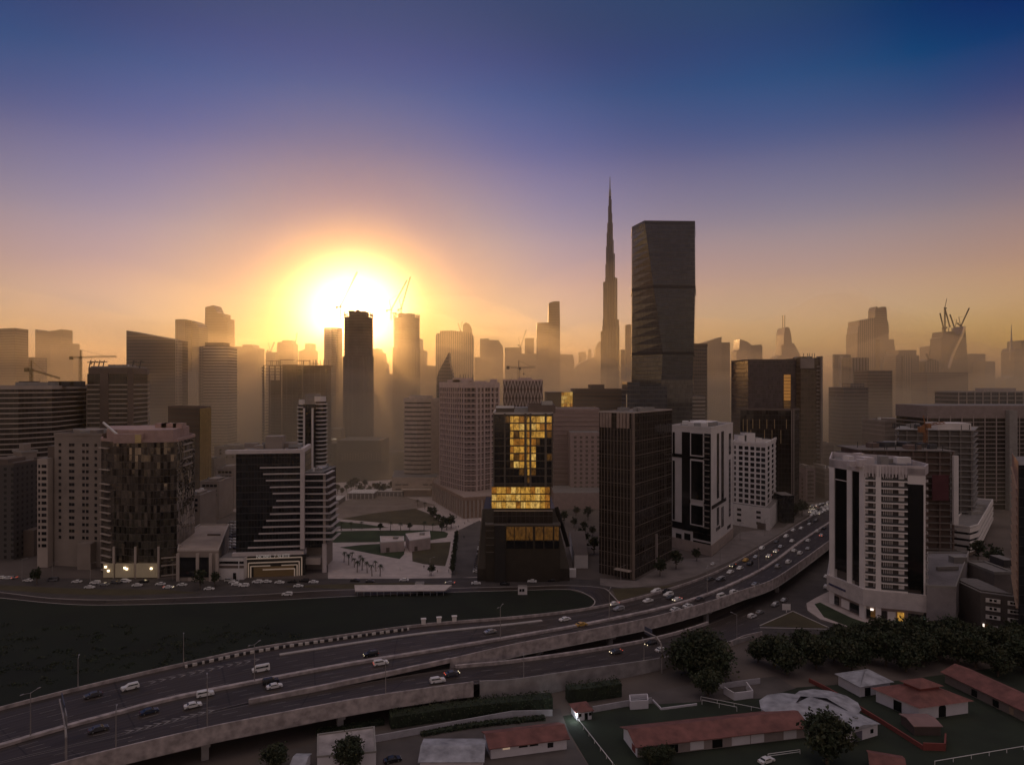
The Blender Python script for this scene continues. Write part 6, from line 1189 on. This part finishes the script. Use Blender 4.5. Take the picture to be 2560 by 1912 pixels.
# grey building of fans and a wing
t = thing('fan_building', 'pale grey roof of two rounded fans and a straight wing, among the villas', 'building', at(2020, 1770)); 
def fan(c, rad, a0, a1, n, he, hr, sx=1.0):
    c = Vector(c[:2]); pts = [c + Vector((math.cos(a) * rad * sx, math.sin(a) * rad)) for a in [math.radians(a0 + (a1 - a0) * i / n) for i in range(n + 1)]]; mb = MB()
    for p, q in zip(pts, pts[1:]): mb.face([(*p, he), (*q, he), (*c, hr)])
    mb.build('fan_roof', [greyr], t); mb = MB()
    for p, q in zip(pts, pts[1:]): mb.face([(*lerp(p, c, .06), 0), (*lerp(q, c, .06), 0), (*lerp(q, c, .06), he), (*lerp(p, c, .06), he)])
    mb.build('fan_wall', [villaw], t)
fan(at(1990, 1762, 4.5), 10.5, 60, 330, 9, 3.6, 5.2); fan(at(2066, 1748, 4.5), 9.5, -60, 150, 7, 3.6, 5.0)
A, B = at(1985, 1792).xy, at(2112, 1862).xy; d = (B - A).normalized(); n = Vector((-d.y, d.x)); P = [A, B, B + n * 13, A + n * 13]; core(t, 'wing_wall', P, 0, 3.4, villaw); Q = offset(P, .6); mb = MB(); m0, m1 = (Q[0] + Q[3]) / 2, (Q[1] + Q[2]) / 2
mb.face([(*Q[0], 3.4), (*Q[1], 3.4), (*m1, 4.6), (*m0, 4.6)]); mb.face([(*Q[2], 3.4), (*Q[3], 3.4), (*m0, 4.6), (*m1, 4.6)]); mb.face([(*Q[1], 3.4), (*Q[2], 3.4), (*m1, 4.6)]); mb.build('wing_roof', [greyr], t)
on_end(t, P[1], P[2], .4, 3, 2.7, .05, mat('roller_door', (.13, .12, .16), .6), 'roller_door'); on_end(t, P[1], P[2], .82, 1.2, 1.1, 1.2, pane_k, 'window')
for u, v in ((.5, .35), (.72, .3), (.8, .65)): q = lerp(lerp(P[0], P[1], u), lerp(P[3], P[2], u), v); MB().box((*q, 4.35), (1.1, 1.1, .7), ang(A, B)).build('roof_vent', [steel], t)
# free-standing walls, enclosures, rails
def wall(label, pts, h, w=.3, m=villaw, name='boundary_wall', cat='wall', close=False):
    L = [at(*p) for p in pts]; mb = MB()
    for a, b in zip(L, L[1:]): 
        d = (b - a).normalized(); n = Vector((-d.y, d.x, 0)) * w / 2; mb.prism([(a - n).xy, (b - n).xy, (b + n).xy, (a + n).xy], 0, h)
    return tag(mb.build(name, [m], org=L[0]), label, cat)
wallm = mat('wall_grey_white', (.42, .40, .42), .85, noise=.15, scale=.4)
wall('pale compound wall below the long tall hedge', [(930, 1856), (1060, 1832), (1280, 1792), (1381, 1789)], 1.9, .3, wallm)
wall('pale compound wall right of the gatehouse', [(1482, 1780), (1560, 1766), (1629, 1757)], 1.8, .3, wallm)
wall('long low red wall slanting through the villas', [(2023, 1704), (2070, 1728), (2112, 1752), (2210, 1812), (2308, 1874)], 1.3, .4, redw)
wall('short red wall round the end of the porch', [(2308, 1874), (2362, 1876), (2364, 1850)], 2.0, .4, redw)
wall('open white enclosure without a roof beside the compound lawn', [(1576, 1773), (1620, 1770), (1618, 1754), (1574, 1757), (1576, 1773)], 2.6, .3, villaw, 'enclosure', 'enclosure')
wall('open white enclosure under the dark tree by the back road', [(1810, 1734), (1836, 1750), (1882, 1744), (1866, 1722)], 2.4, .3, villaw, 'enclosure', 'enclosure')
wall('low white kerb wall round the dark pit on the lawn', [(1632, 1752), (1653, 1774), (1742, 1762)], .6, .3, villaw, 'kerb_wall', 'wall')
wall('dull wall along the back road, right of the open enclosure', [(1795, 1722), (1900, 1708)], 1.8, .3, wallm)
wall('low pale wedge wall where the ramp meets the street', [(1820, 1618), (1860, 1600), (1905, 1590)], 2.0, .4, barr)
def rail(label, pts, h, rails=1, step=5.0, w=.12):
    L = [at(*p) for p in pts]; mb = MB()
    for a, b in zip(L, L[1:]):
        for k in range(rails): z = h * (1 - k / max(rails, 1) * .9); mb.bar((a.x, a.y, z), (b.x, b.y, z), w)
        n = max(1, int((b - a).length / step))
        for i in range(n + 1): p = a.lerp(b, i / n); mb.bar((p.x, p.y, 0), (p.x, p.y, h), w)
    tag(mb.build('rail_fence', [white], org=L[0]), label, 'fence')
rail('thin white rail fence slanting from the gatehouse to the bottom edge', [(1446, 1806), (1532, 1916)], 1.0, 1, 4, .16)
rail('long white rail on the dark lawn, the upper of two', [(1752, 1750), (1922, 1784), (2000, 1802)], 1.2, 1, 5)
rail('short white rail on the dark lawn, the lower of two', [(1755, 1760), (1842, 1778)], 1.4, 1, 5)
rail('white rail fence cutting across the bottom right corner', [(2337, 1912), (2560, 1874)], 1.1, 1, 5)
rail('white rail fence beside the bottom tree, left of the red roof corner', [(1920, 1895), (2000, 1884)], 1.2, 2, 5)
# ---------------------------------------------------------------- lamps and signs
polem = mat('lamp_post', (.33, .30, .29), .5, .4)
def lamp(label, p, h, rz=0.0, arms=1, group=None, lit=False):
    t = thing('street_lamp', label, 'street lamp', p, group); x, y, z = p; MB().cyl((x, y, z), (x, y, z + h), .17, .09, 6).build('post', [polem], t)
    for s in ((1, -1) if arms == 2 else (1,)):
        d = Vector((math.cos(rz), math.sin(rz), 0)) * s; e = Vector((x, y, z + h + .4)) + d * 2.2; MB().bar((x, y, z + h - .1), e, .10).build('arm', [polem], t); MB().box(e + Vector((0, 0, -.05)), (.9, .35, .16), rz).build('lamp_head', [lampw if lit else polem], t)
md = Md
def on_line(L, px): return L[near(L, px)]
for px, lab in ((640, 'median lamp post above the louvred office side of the highway, left one'), (1251, 'lamp post on the median before the start of the viaduct wall'), (1530, 'lamp post on the median where the highway starts to bend'), (1765, 'lamp post on the median in the middle of the bend'), (1900, 'lamp post on the median near the white balcony tower'), (60, 'lamp post on the median at the left photo edge')): lamp(lab, on_line(Md, px) + Vector((0, 0, .7)), 11, 1.2, 2)
for px, lab in ((167, 'thin lamp post on the far parapet at the left'), (455, 'lamp post at the start of the striped barrier')): lamp(lab, on_line(Ud, px), 9.5, 2.0)
for px, lab in ((289, 'lamp post on the near parapet left of the leaning sign pole'), (965, 'lamp post on the near parapet, middle of the ramp')): lamp(lab, on_line(Nd, px) + Vector((0, .8, 0)), 10, 2.0)
lamp('lamp post on the retaining wall below the viaduct, nearer one', on_line(Nd, 1312), 7.5, 1.6); lamp('lamp post on the retaining wall near the arched sign gantry', on_line(Nd, 1612), 7.5, 1.6); lamp('lamp post beside the street, right of the huge round tree', at(1842, 1600), 10, 2.4)
for px, py, h, lab in ((55, 1452, 11, 'street lamp on the frontage road, leftmost'), (131, 1450, 9, 'street lamp before the beige apartment tower'), (226, 1452, 9, 'street lamp left of the lit shops'), (432, 1450, 9, 'street lamp right of the lit shops'), (536, 1452, 8, 'street lamp before the white annex'), (1075, 1438, 9, 'street lamp at the edge of the pale plaza'), (1552, 1450, 7, 'street lamp at the foot of the dark box tower'), (1850, 1352, 11, 'street lamp between the two white towers'), (1912, 1340, 11, 'street lamp before the bright white grid tower'), (1800, 1405, 10, 'street lamp at the foot of the framed white tower')): lamp(lab, at(px, py), h, .3, 1)
def gantry(label, base, h, arm, panels):
    t = thing('sign_gantry', label, 'road sign', base); x, y, z = base; d = Vector((arm[0], arm[1], 0)); L = d.length; u = d.normalized(); pts = [Vector((x, y, z)), Vector((x, y, z + h * .72)), Vector((x, y, z + h * .9)) + u * L * .08, Vector((x, y, z + h)) + u * L * .3, Vector((x, y, z + h)) + u * L]
    mb = MB()
    for a, b in zip(pts, pts[1:]): mb.cyl(a, b, .28, .26, 8)
    mb.build('post', [polem], t)
    for f, w, hh, m in panels: q = Vector((x, y, z + h + .2)) + u * L * f - Vector((u.y, -u.x, 0)) * -.35; MB().box(q, (w, .2, hh), math.atan2(u.y, u.x)).build('sign_panel', [m], t)
blue = mat('sign_blue_grey', (.07, .08, .12), .6); gsn = mat('sign_back', (.20, .19, .20), .6)
q = on_line(Nd, 168); iN = near(Nd, 168); tv = (Nd[iN + 1] - Nd[iN]).normalized(); gantry('large cantilever road sign over the left end of the highway', q + Vector((0, .8, 0)), 8.5, (-tv.y * 19, tv.x * 19), [(.28, 5.5, 3.2, gsn), (.72, 9, 3.6, blue)])
q = at(1655, 1682); gantry('arched sign pole over the lower ramp beside the huge round tree', q, 11.5, (-4.5, 9.0), [(.8, 4.2, 2.6, blue)])
q = on_line(Nd, 518); MB_ = lamp('tall slanting lamp post on the near parapet above the ramp column', q + Vector((0, .8, 0)), 13.5, 2.0)
for px, lab in ((1052, 'small white pillar at the end of the striped barrier'), (1083, 'second small white pillar on the far parapet'), (1128, 'pale hooded pillar on the far parapet by the footpath')): c = on_line(U, px); tag(MB().box((c.x, c.y + .4, c.z + .7), (1.6, 1.2, 1.8), .15).box((c.x, c.y + .4, c.z + 1.75), (2.0, 1.5, .3), .15).build('gate_pillar', [palew], org=c), lab, 'pillar')
# billboard cabin, long white canopy, park kiosks
t = thing('canopy', 'long low white canopy at the edge of the dark field', 'canopy', at(1000, 1490)); P = [at(888, 1491).xy, at(1113, 1489).xy, at(1130, 1478).xy, at(886, 1479).xy]; MB().prism(P, 2.2, [2.6, 2.6, 3.3, 3.3], bottom=True).build('canopy_roof', [mat('canopy_white', (.52, .45, .42), .8)], t); cp = panel('post', .3, 2.3, .3, steel)
for u in rng(.02, .98, 14): cp.put(t, lerp((*P[0], 0), (*P[1], 0), u) + Vector((0, .5, 0))); 
t = thing('cabin', 'little white cabin with dark openings on the edge of the field', 'cabin', at(1306, 1486)); P = rect(1295, 1318, 334.5, 3.5); core(t, 'cabin_wall', P, 0, 3.6, palew)
for px in (1301, 1308): MB().box((X(px, 334.4), 334.4, 2.2), (1.0, .15, 1.2)).build('opening', [pane_k], t)
t = thing('cabin', 'small white guard box on the verge behind the long canopy', 'cabin', at(1048, 1477)); core(t, 'cabin_wall', rect(1037, 1058, 341, 4), 0, 3.4, palew); MB().box((X(1053, 341), 340.9, 1.5), (1, .2, 2)).build('doorway', [pane_k], t)
for P, z, lab in (([at(952, 1382), at(1010, 1378), at(1010, 1366), at(950, 1366)], 6.0, 'left of two pale box pavilions on the plaza'), ([at(1024, 1380), at(1076, 1372), at(1074, 1355), at(1014, 1362)], 6.6, 'right of two pale box pavilions on the plaza')):
    P = [p.xy for p in P]; t = thing('pavilion', lab, 'pavilion', (*cen(P).xy, 0)); core(t, 'pavilion_wall', P, 0, z, mat('pavilion_pink', (.52, .42, .40), .8), mat('pavilion_roof', (.60, .50, .46), .8)); MB().box((*lerp(cen(P).xy, P[2], .3), z + .6), (3, 2.5, 1.2)).build('rooftop_unit', [conc], t); MB().ring(P, .05, z - .1, z + .5, 0, .3).build('parapet', [palew], t); MB().box((*on(P[0], P[1], .3, 0, .05).xy, 1.6), (2, .2, 2.6), ang(P[0], P[1])).build('doorway', [brownw], t)
for i, (x0, x1, yb, h, lab) in enumerate(((868, 935, 1247, 5, 'pale flat pavilion on the near canal bank, left'), (940, 1008, 1240, 4, 'pale flat pavilion on the near canal bank beside the banded tower'), (812, 848, 1262, 4, 'small grey hut by the sand lot'))):
    D = GD(yb); P = rect(x0, x1, D, 22); t = thing('pavilion', lab, 'pavilion', (*cen(P).xy, 0)); core(t, 'pavilion_wall', P, 0, h, mat('pav_grey', (.24, .21, .20), .85), palew); p = panel('pillar', .6, h - .8, .4, palew)
    for px in rng(x0 + 3, x1 - 3, 7): p.put(t, (X(px, D - .4), D - .4, 0))
tag(MB().box((*at(1966, 1530).xy, 2.3), (3.6, .2, 2.6)).box((*at(1966, 1530).xy, .5), (.3, .3, 1.1)).build('direction_sign', [palew], org=at(1966, 1530)), 'white road sign on the tip of the traffic island', 'road sign')
# ---------------------------------------------------------------- vehicles
glassc = mat('car_glass', (.012, .013, .015), .08, noise=0, spec=.7); tyre = mat('tyre', (.02, .02, .02), .8, noise=0); rimm = mat('rim', (.4, .4, .4), .35, .8, noise=0)
PAINT = {'white': mat('paint_white', (.72, .71, .70), .28, noise=0), 'silver': mat('paint_silver', (.42, .42, .43), .28, .5, noise=0), 'black': mat('paint_black', (.018, .018, .02), .25, noise=0), 'grey': mat('paint_grey', (.10, .10, .11), .28, .3, noise=0), 'dark blue': mat('paint_blue', (.03, .04, .07), .28, noise=0), 'yellow': mat('paint_yellow', (.55, .32, .06), .3, noise=0), 'red': mat('paint_red', (.28, .03, .025), .3, noise=0)}
headm = mat('headlight_on', (.9, .9, .8), .3, noise=0, emit=(1, .80, .50, 2.2)); heado = mat('headlight_off', (.5, .5, .5), .2, noise=0); tailm = mat('taillight_on', (.5, .03, .02), .3, noise=0, emit=(1, .12, .05, 1.2)); tailo = mat('taillight_off', (.25, .02, .02), .3, noise=0)
SHAPE = {'sedan': (4.7, 1.8, [(-2.35, .55), (-2.3, .85), (-1.55, .95), (-.95, 1.38), (.35, 1.42), (1.15, .98), (2.15, .82), (2.35, .6)], (-1.45, -.92, .33, 1.1, .97, 1.36)),
         'suv': (4.8, 1.92, [(-2.4, .6), (-2.38, 1.1), (-2.15, 1.7), (.3, 1.75), (1.15, 1.15), (2.25, 1.02), (2.4, .65)], (-2.2, -2.0, .28, 1.05, 1.15, 1.66)),
         'van': (5.3, 1.95, [(-2.65, .55), (-2.62, 1.95), (-2.45, 2.1), (1.35, 2.08), (2.1, 1.15), (2.6, .95), (2.65, .6)], (-2.3, -2.3, 1.3, 2.0, 1.2, 1.9))}
CARPARTS = {}
def car_parts(kind, colr):
    if (kind, colr) in CARPARTS: return CARPARTS[kind, colr]
    L, w, prof, (g0, g1, g2, g3, gz0, gz1) = SHAPE[kind]; h = w / 2
    def body(b):
        P = prof + [(2.3 * L / 4.7, .28), (-2.3 * L / 4.7, .28)]; n = len(P)
        def y(z): return h * (1 if z < .95 else 1 - .24 * (z - .95) / .6)
        for s in (1, -1): b.face([(x, s * y(z), z) for x, z in P])
        for i in range(n): (x0, z0), (x1, z1) = P[i], P[(i + 1) % n]; b.face([(x0, -y(z0), z0), (x1, -y(z1), z1), (x1, y(z1), z1), (x0, y(z0), z0)])
    def glass(b):
        def y(z): return h * (1 if z < .95 else 1 - .24 * (z - .95) / .6) + .012
        for s in (1, -1): b.face([(g0 + .12, s * y(gz0), gz0 + .03), (g3 - .12, s * y(gz0), gz0 + .03), (g2 - .05, s * y(gz1), gz1 - .05), (g1 + .1, s * y(gz1), gz1 - .05)])
        yy = h * .78; b.face([(g3 + .02, -h * .9, gz0 + .05), (g3 + .02, h * .9, gz0 + .05), (g2 + .06, yy, gz1), (g2 + .06, -yy, gz1)]); b.face([(g0 - .05, -h * .88, gz0 + .05), (g0 - .05, h * .88, gz0 + .05), (g1 - .05, yy, gz1), (g1 - .05, -yy, gz1)])
    p = {'body': Rep('body', [PAINT[colr]], body), 'window_glass': Rep('window_glass', [glassc], glass), 'tyre': Rep('wheel', [tyre], lambda b: b.cyl((0, -.1, 0), (0, .1, 0), .33, n=12)), 'rim': Rep('rim', [rimm], lambda b: b.cyl((0, -.115, 0), (0, .115, 0), .2, n=8)),
         'head': Rep('headlight', [heado], lambda b: b.box((0, 0, 0), (.12, .36, .16))), 'head_on': Rep('headlight', [headm], lambda b: b.box((0, 0, 0), (.14, .34, .18))), 'tail': Rep('taillight', [tailo], lambda b: b.box((0, 0, 0), (.1, .34, .18))), 'tail_on': Rep('taillight', [tailm], lambda b: b.box((0, 0, 0), (.12, .38, .24))), 'dim': (L, w)}
    CARPARTS[kind, colr] = p; return p
def car(kind, colr, loc, rz, label, group=None, lights=False, full=True, wheels=True):
    p = car_parts(kind, colr); L, w = p['dim']; t = thing('van' if kind == 'van' else 'car', label, 'van' if kind == 'van' else 'car', loc, group); z0 = Vector(loc)
    p['body'].put(t, z0); p['window_glass'].put(t, z0)
    if full or wheels:
        for sx in (1, -1):
            for sy in (1, -1):
                wl = p['tyre'].put(t, z0 + Vector((sx * L * .3, sy * (w / 2 - .1), .33)))
                if full: p['rim'].put(t, z0 + Vector((sx * L * .3, sy * (w / 2 - .1), .33)), 0, wl)
    if full or lights:
        for sy in (1, -1):
            p['head_on' if lights else 'head'].put(t, z0 + Vector((L / 2 - .06, sy * w * .34, .68))); p['tail_on' if lights else 'tail'].put(t, z0 + Vector((-L / 2 + .03, sy * w * .36, .82)))
    t.rotation_euler = (0, 0, rz); return t
def heading(L, p):
    i = min(range(len(L) - 1), key=lambda k: (L[k].xy - p.xy).length); d = L[i + 1] - L[i]; return math.atan2(d.y, d.x)
PI = math.pi
# highway and ramp, one by one: kind, colour, pixel, deck height, flow (+1 away to the right, -1 towards the left), lights, label
for k, c, px, py, z, fl, li, lab in (
    ('sedan', 'grey', 233, 1741, 8.6, -1, 0, 'dark grey sedan in the far lanes near the left photo edge'), ('suv', 'white', 325, 1722, 8.6, -1, 0, 'white four-by-four in the far lanes left of the striped barrier'), ('van', 'white', 652, 1677, 8.6, -1, 0, 'white van in the far lanes below the chevron split'),
    ('suv', 'black', 927, 1639, 8.6, -1, 1, 'black four-by-four beside the median, its sun glint put in as lights'), ('sedan', 'silver', 1226, 1582, 8.6, -1, 0, 'silver sedan in the far lanes before the viaduct wall begins'), ('sedan', 'grey', 246, 1826, 8.6, 1, 0, 'grey sedan in the near lanes beside the leaning road sign'), ('sedan', 'dark blue', 373, 1782, 8.6, 1, 0, 'dark blue sedan in the near lanes above the chevrons'),  # glowing lights on the black car stand in for its sun glint
    ('sedan', 'white', 482, 1767, 8.6, 1, 0, 'white sedan beside the tip of the near chevrons'), ('suv', 'white', 513, 1739, 8.6, 1, 0, 'white four-by-four close to the median, above the ramp column'), ('sedan', 'white', 686, 1719, 8.6, 1, 0, 'white sedan overtaking a black car near the lane divider'), ('suv', 'black', 677, 1707, 8.6, 1, 0, 'black car half hidden behind a white sedan'), ('suv', 'white', 952, 1661, 8.6, 1, 1, 'white four-by-four with its lights on, just below the median'),
    ('suv', 'white', 1094, 1705, 7.4, 1, 0, 'white four-by-four on the ramp against the near parapet'), ('sedan', 'grey', 1130, 1687, 7.4, 1, 1, 'dark sedan on the ramp just ahead of the white four-by-four'), ('sedan', 'white', 1412, 1551, 8.6, -1, 0, 'white sedan in the far lanes left of the viaduct bend'), ('sedan', 'yellow', 1453, 1564, 8.6, 1, 0, 'car with its orange glint painted yellow, near lanes left of the viaduct bend'), ('suv', 'silver', 1547, 1525, 8.6, -1, 0, 'silver car where the loop road joins the highway'),  # yellow sedan: an orange glint put into the body colour
    ('sedan', 'white', 1688, 1526, 8.6, 1, 0, 'white sedan in the near lanes above the viaduct parapet'), ('van', 'white', 1803, 1494, 8.6, 1, 0, 'white van on the viaduct bend close to the parapet'), ('sedan', 'grey', 1750, 1500, 8.6, 1, 0, 'grey sedan following the white van round the bend'), ('sedan', 'grey', 1540, 1632, 4.3, -1, 1, 'dark car with headlights on the lower ramp road'), ('suv', 'black', 1627, 1612, 3.0, -1, 1, 'black car with bright lights under the arched sign pole'), ('sedan', 'white', 1652, 1627, 2.8, 1, 0, 'white car on the lower ramp beside the retaining wall'),
    ('suv', 'white', 1880, 1543, .1, 1, 0, 'white car on the street below the viaduct, front of two'), ('sedan', 'silver', 1900, 1533, .1, 1, 0, 'silver car on the street below the viaduct, behind the white one'), ('suv', 'silver', 1938, 1514, .1, -1, 0, 'silver car nearing the traffic island'), ('sedan', 'silver', 1960, 1502, .1, -1, 0, 'pale car following towards the traffic island'), ('suv', 'white', 2066, 1469, .1, 1, 0, 'white car parked at the corner of the white balcony tower'), ('sedan', 'white', 2066, 1443, .1, 1, 0, 'white sedan parked behind another at the white balcony tower'), ('sedan', 'white', 1783, 1412, .1, 1, 0, 'white sedan on the forecourt before the framed white tower'), ('sedan', 'black', 981, 1903, .05, 1, 0, 'black sedan parked in the compound yard at the bottom edge'), ('sedan', 'white', 1916, 1905, .05, 1, 0, 'white car nosing out beside the long red-roofed villa')):
    p = GP(px, py, z); L = Nd if z < 7.5 and z > 1 else Vd if px > 1300 else Md; rz = heading(L, p) + (0 if fl > 0 else PI); car(k, c, p, rz, lab, None, bool(li), True)
r = random.Random(99)
far_ = [(1535, 1512), (1620, 1504), (1671, 1489), (1677, 1496), (1693, 1501), (1640, 1481), (1667, 1480), (1775, 1450), (1801, 1451), (1802, 1450), (1826, 1432), (1832, 1416), (1864, 1402), (1890, 1394), (1922, 1392), (1904, 1373), (1941, 1356), (1980, 1354), (1952, 1368), (1983, 1327), (2023, 1305), (2024, 1312), (2040, 1303), (2003, 1322), (1965, 1343), (1875, 1412), (1850, 1422), (1940, 1380)]
jam = [(2030 + 6.5 * (i % 7) + r.uniform(-3, 3), 1292 - 5.0 * (i // 7) - 2.6 * (i % 7) + r.uniform(-2, 2)) for i in range(36)]
nearl = [(1889, 1463), (2044, 1330), (2054, 1340), (2020, 1353), (2020, 1373), (1971, 1407), (1945, 1418), (2060, 1322), (2000, 1385), (1985, 1378), (1835, 1483), (1720, 1517)]
for pts, fl, lab, g in ((far_, -1, '%s car coming round the far lanes of the highway bend', 'cars on the far lanes of the bend'), (jam, -1, '%s car in the dense queue at the far end of the highway', 'cars queueing at the far end'), (nearl, 1, '%s car going away in the near lanes beyond the bend', 'cars in the near lanes beyond the bend')):
    for i, (px, py) in enumerate(pts):
        c = r.choice(['white', 'white', 'silver', 'grey', 'black', 'yellow' if g.endswith('bend') and i % 9 == 3 else 'white']); p = GP(px, py, 8.6); car(r.choice(['sedan', 'sedan', 'suv']), c, p, heading(Vd, p) + (0 if fl > 0 else PI), lab % c, g, r.random() < (.28 if fl < 0 else .12), False, False)
road = [(192, 1456), (224, 1470), (238, 1459), (261, 1463), (132, 1452), (343, 1465), (401, 1462), (421, 1470), (523, 1474), (574, 1453), (584, 1458), (591, 1463), (643, 1457), (667, 1456), (699, 1458), (731, 1456), (760, 1454), (746, 1467), (784, 1457), (718, 1488), (888, 1453), (925, 1455), (1125, 1459), (5, 1446), (20, 1447), (30, 1446), (70, 1453), (290, 1458), (315, 1455), (360, 1455), (455, 1464), (610, 1466), (1190, 1460), (1330, 1455), (1380, 1453), (1262, 1462), (1010, 1452)]
for i, (px, py) in enumerate(road):
    c = 'white' if i in (1, 7, 8, 10, 11, 12, 13, 14, 17, 18) else 'black' if i in (15, 16) else r.choice(['white', 'white', 'silver', 'grey', 'black']); p = GP(px, py, .06); car(r.choice(['sedan', 'suv', 'van' if i % 9 == 4 else 'sedan']), c, p, r.choice([0, 0, PI]) + r.uniform(-.15, .15), '%s car on the frontage road below the left-hand towers' % c if px < 600 else '%s car on the frontage road before the louvred office and plaza' % c, 'cars on the frontage road', px < 40 or i == 22 or i == 7, False, True)
for i in range(15): p = GP(1207 - 1.0 * i, 1352 + 5.6 * i, .1); c = r.choice(['white', 'silver', 'grey', 'black']); car('sedan', c, p, .15 + r.uniform(-.05, .05), '%s car parked in the row along the side street' % c, 'cars parked on the side street', False, False, True)
for i in range(20):
    p = GP(578 + 11 * (i % 2) + (i // 2) * .5 - 4, 1372 - 7.2 * (i // 2), .1); c = r.choice(['white', 'white', 'silver', 'grey']); car('sedan', c, p, r.uniform(-.05, .05), '%s car parked in the lot between the low hall and louvred office' % c, 'cars parked beside the low hall', False, False, True)
for px, py in ((2440, 1352), (2452, 1360), (2462, 1372), (2498, 1382), (2505, 1398), (2478, 1408), (2470, 1425)): p = GP(px, py, .05); c = r.choice(['white', 'silver', 'grey']); car('suv', c, p, .5, '%s car in the lane between the car park and right photo edge' % c, 'cars in the right-hand lane', False, False, True)
# a few walkers on the plaza
def walker(loc, colr, rz, label):
    me = bpy.data.meshes.new('person'); pts = [(0, 0, .92), (0, 0, 1.2), (0, 0, 1.45), (0, 0, 1.58), (0, 0, 1.72), (.1, .02, .88), (.12, .16, .48), (.12, .10, .05), (-.1, .02, .88), (-.12, -.12, .48), (-.12, -.26, .06), (.2, 0, 1.42), (.26, -.08, 1.12), (.25, .08, .9), (-.2, 0, 1.42), (-.26, .06, 1.12), (-.25, -.1, .9), (.12, .22, .03), (-.12, -.14, .02)]
    ed = [(0, 1), (1, 2), (2, 3), (3, 4), (0, 5), (5, 6), (6, 7), (7, 17), (0, 8), (8, 9), (9, 10), (10, 18), (2, 11), (11, 12), (12, 13), (2, 14), (14, 15), (15, 16)]; rad = [.15, .15, .16, .06, .11, .10, .07, .05, .10, .07, .05, .07, .05, .04, .07, .05, .04, .04, .04]
    me.from_pydata(pts, ed, []); o = bpy.data.objects.new('person', me); COL.objects.link(o); o.location = loc; o.rotation_euler = (0, 0, rz); sk = o.modifiers.new('skin', 'SKIN')
    for v, q in zip(me.skin_vertices[0].data, rad): v.radius = (q, q)
    me.skin_vertices[0].data[0].use_root = True; o.modifiers.new('sub', 'SUBSURF').levels = 1; me.materials.append(mat('cloth_' + colr, {'dark': (.03, .03, .035), 'white': (.6, .58, .55), 'tan': (.25, .18, .12)}[colr], .9, noise=0)); tag(o, label, 'person', 'walkers on the plaza')
for i, (px, py, c) in enumerate(((1170, 1305, 'dark'), (1174, 1306, 'white'), (1162, 1310, 'dark'), (1140, 1320, 'tan'), (1146, 1319, 'dark'), (1122, 1430, 'dark'), (822, 1380, 'dark'), (1160, 1345, 'dark'), (1094, 1432, 'tan'), (1000, 1425, 'white'), (1060, 1420, 'dark'), (1185, 1312, 'dark'))): walker(at(px, py, .03), c, i * .9, 'person in %s clothes walking on the pale plaza paving' % c)
# ---------------------------------------------------------------- low banks of ground mist between the farther towers
def mist(h, d0, dens, seed, g):
    ny, nx = 36, 40; mb = MB()
    def P(i, j):
        D = d0 + (2940 - d0) * (i / ny) ** 1.6; x = (j / nx * 2 - 1) * (.95 * D + 150); s_ = min(1, max(0, (D - d0) / 240)); s_ = s_ * s_ * (3 - 2 * s_); e = min(1, 6 * min(j, nx - j) / nx)
        k = math.sin(D * .006 + seed) * math.sin(x * .008 + seed * 2.1) + .6 * math.sin(x * .021 - D * .011 + seed)
        return Vector((x, D, -1.2 + .2 + h * s_ * e * (1 + .16 * k)))
    T = [[P(i, j) for j in range(nx + 1)] for i in range(ny + 1)]; B = [[Vector((p.x, p.y, -1.4)) for p in r] for r in T]
    for i in range(ny):
        for j in range(nx):
            mb.face([T[i][j], T[i][j + 1], T[i + 1][j + 1], T[i + 1][j]]); mb.face([B[i][j], B[i + 1][j], B[i + 1][j + 1], B[i][j + 1]])
    for i in range(ny): mb.face([B[i][0], T[i][0], T[i + 1][0], B[i + 1][0]]); mb.face([B[i][nx], B[i + 1][nx], T[i + 1][nx], T[i][nx]])
    for j in range(nx): mb.face([B[0][j], B[0][j + 1], T[0][j + 1], T[0][j]]); mb.face([B[ny][j], T[ny][j], T[ny][j + 1], B[ny][j + 1]])
    o = mb.build('mist', []); o['kind'] = 'stuff'; m = bpy.data.materials.new('mist'); m.use_nodes = True; nt = m.node_tree; nt.nodes.clear()
    e = nt.nodes.new('ShaderNodeOutputMaterial'); v = nt.nodes.new('ShaderNodeVolumePrincipled'); nt.links.new(v.outputs[0], e.inputs['Volume'])
    v.inputs['Color'].default_value = (*MIST_COL, 1); v.inputs['Density'].default_value = dens; v.inputs['Anisotropy'].default_value = g; o.data.materials.append(m)
for q in MISTS: mist(*q)
# ---------------------------------------------------------------- haze
mb = MB(); mb.prism([(-4000, -800), (4000, -800), (4000, 3000), (-4000, 3000)], -2, 496, bottom=True)
hz = mb.build('haze', []); hz['kind'] = 'stuff'
m = bpy.data.materials.new('haze'); m.use_nodes = True; nt = m.node_tree; nt.nodes.clear()
o = nt.nodes.new('ShaderNodeOutputMaterial'); v = nt.nodes.new('ShaderNodeVolumePrincipled'); nt.links.new(v.outputs[0], o.inputs['Volume'])
v.inputs['Color'].default_value = (*HAZE_COL, 1); v.inputs['Density'].default_value = HAZE_DENSITY; v.inputs['Anisotropy'].default_value = HAZE_G
hz.data.materials.append(m)
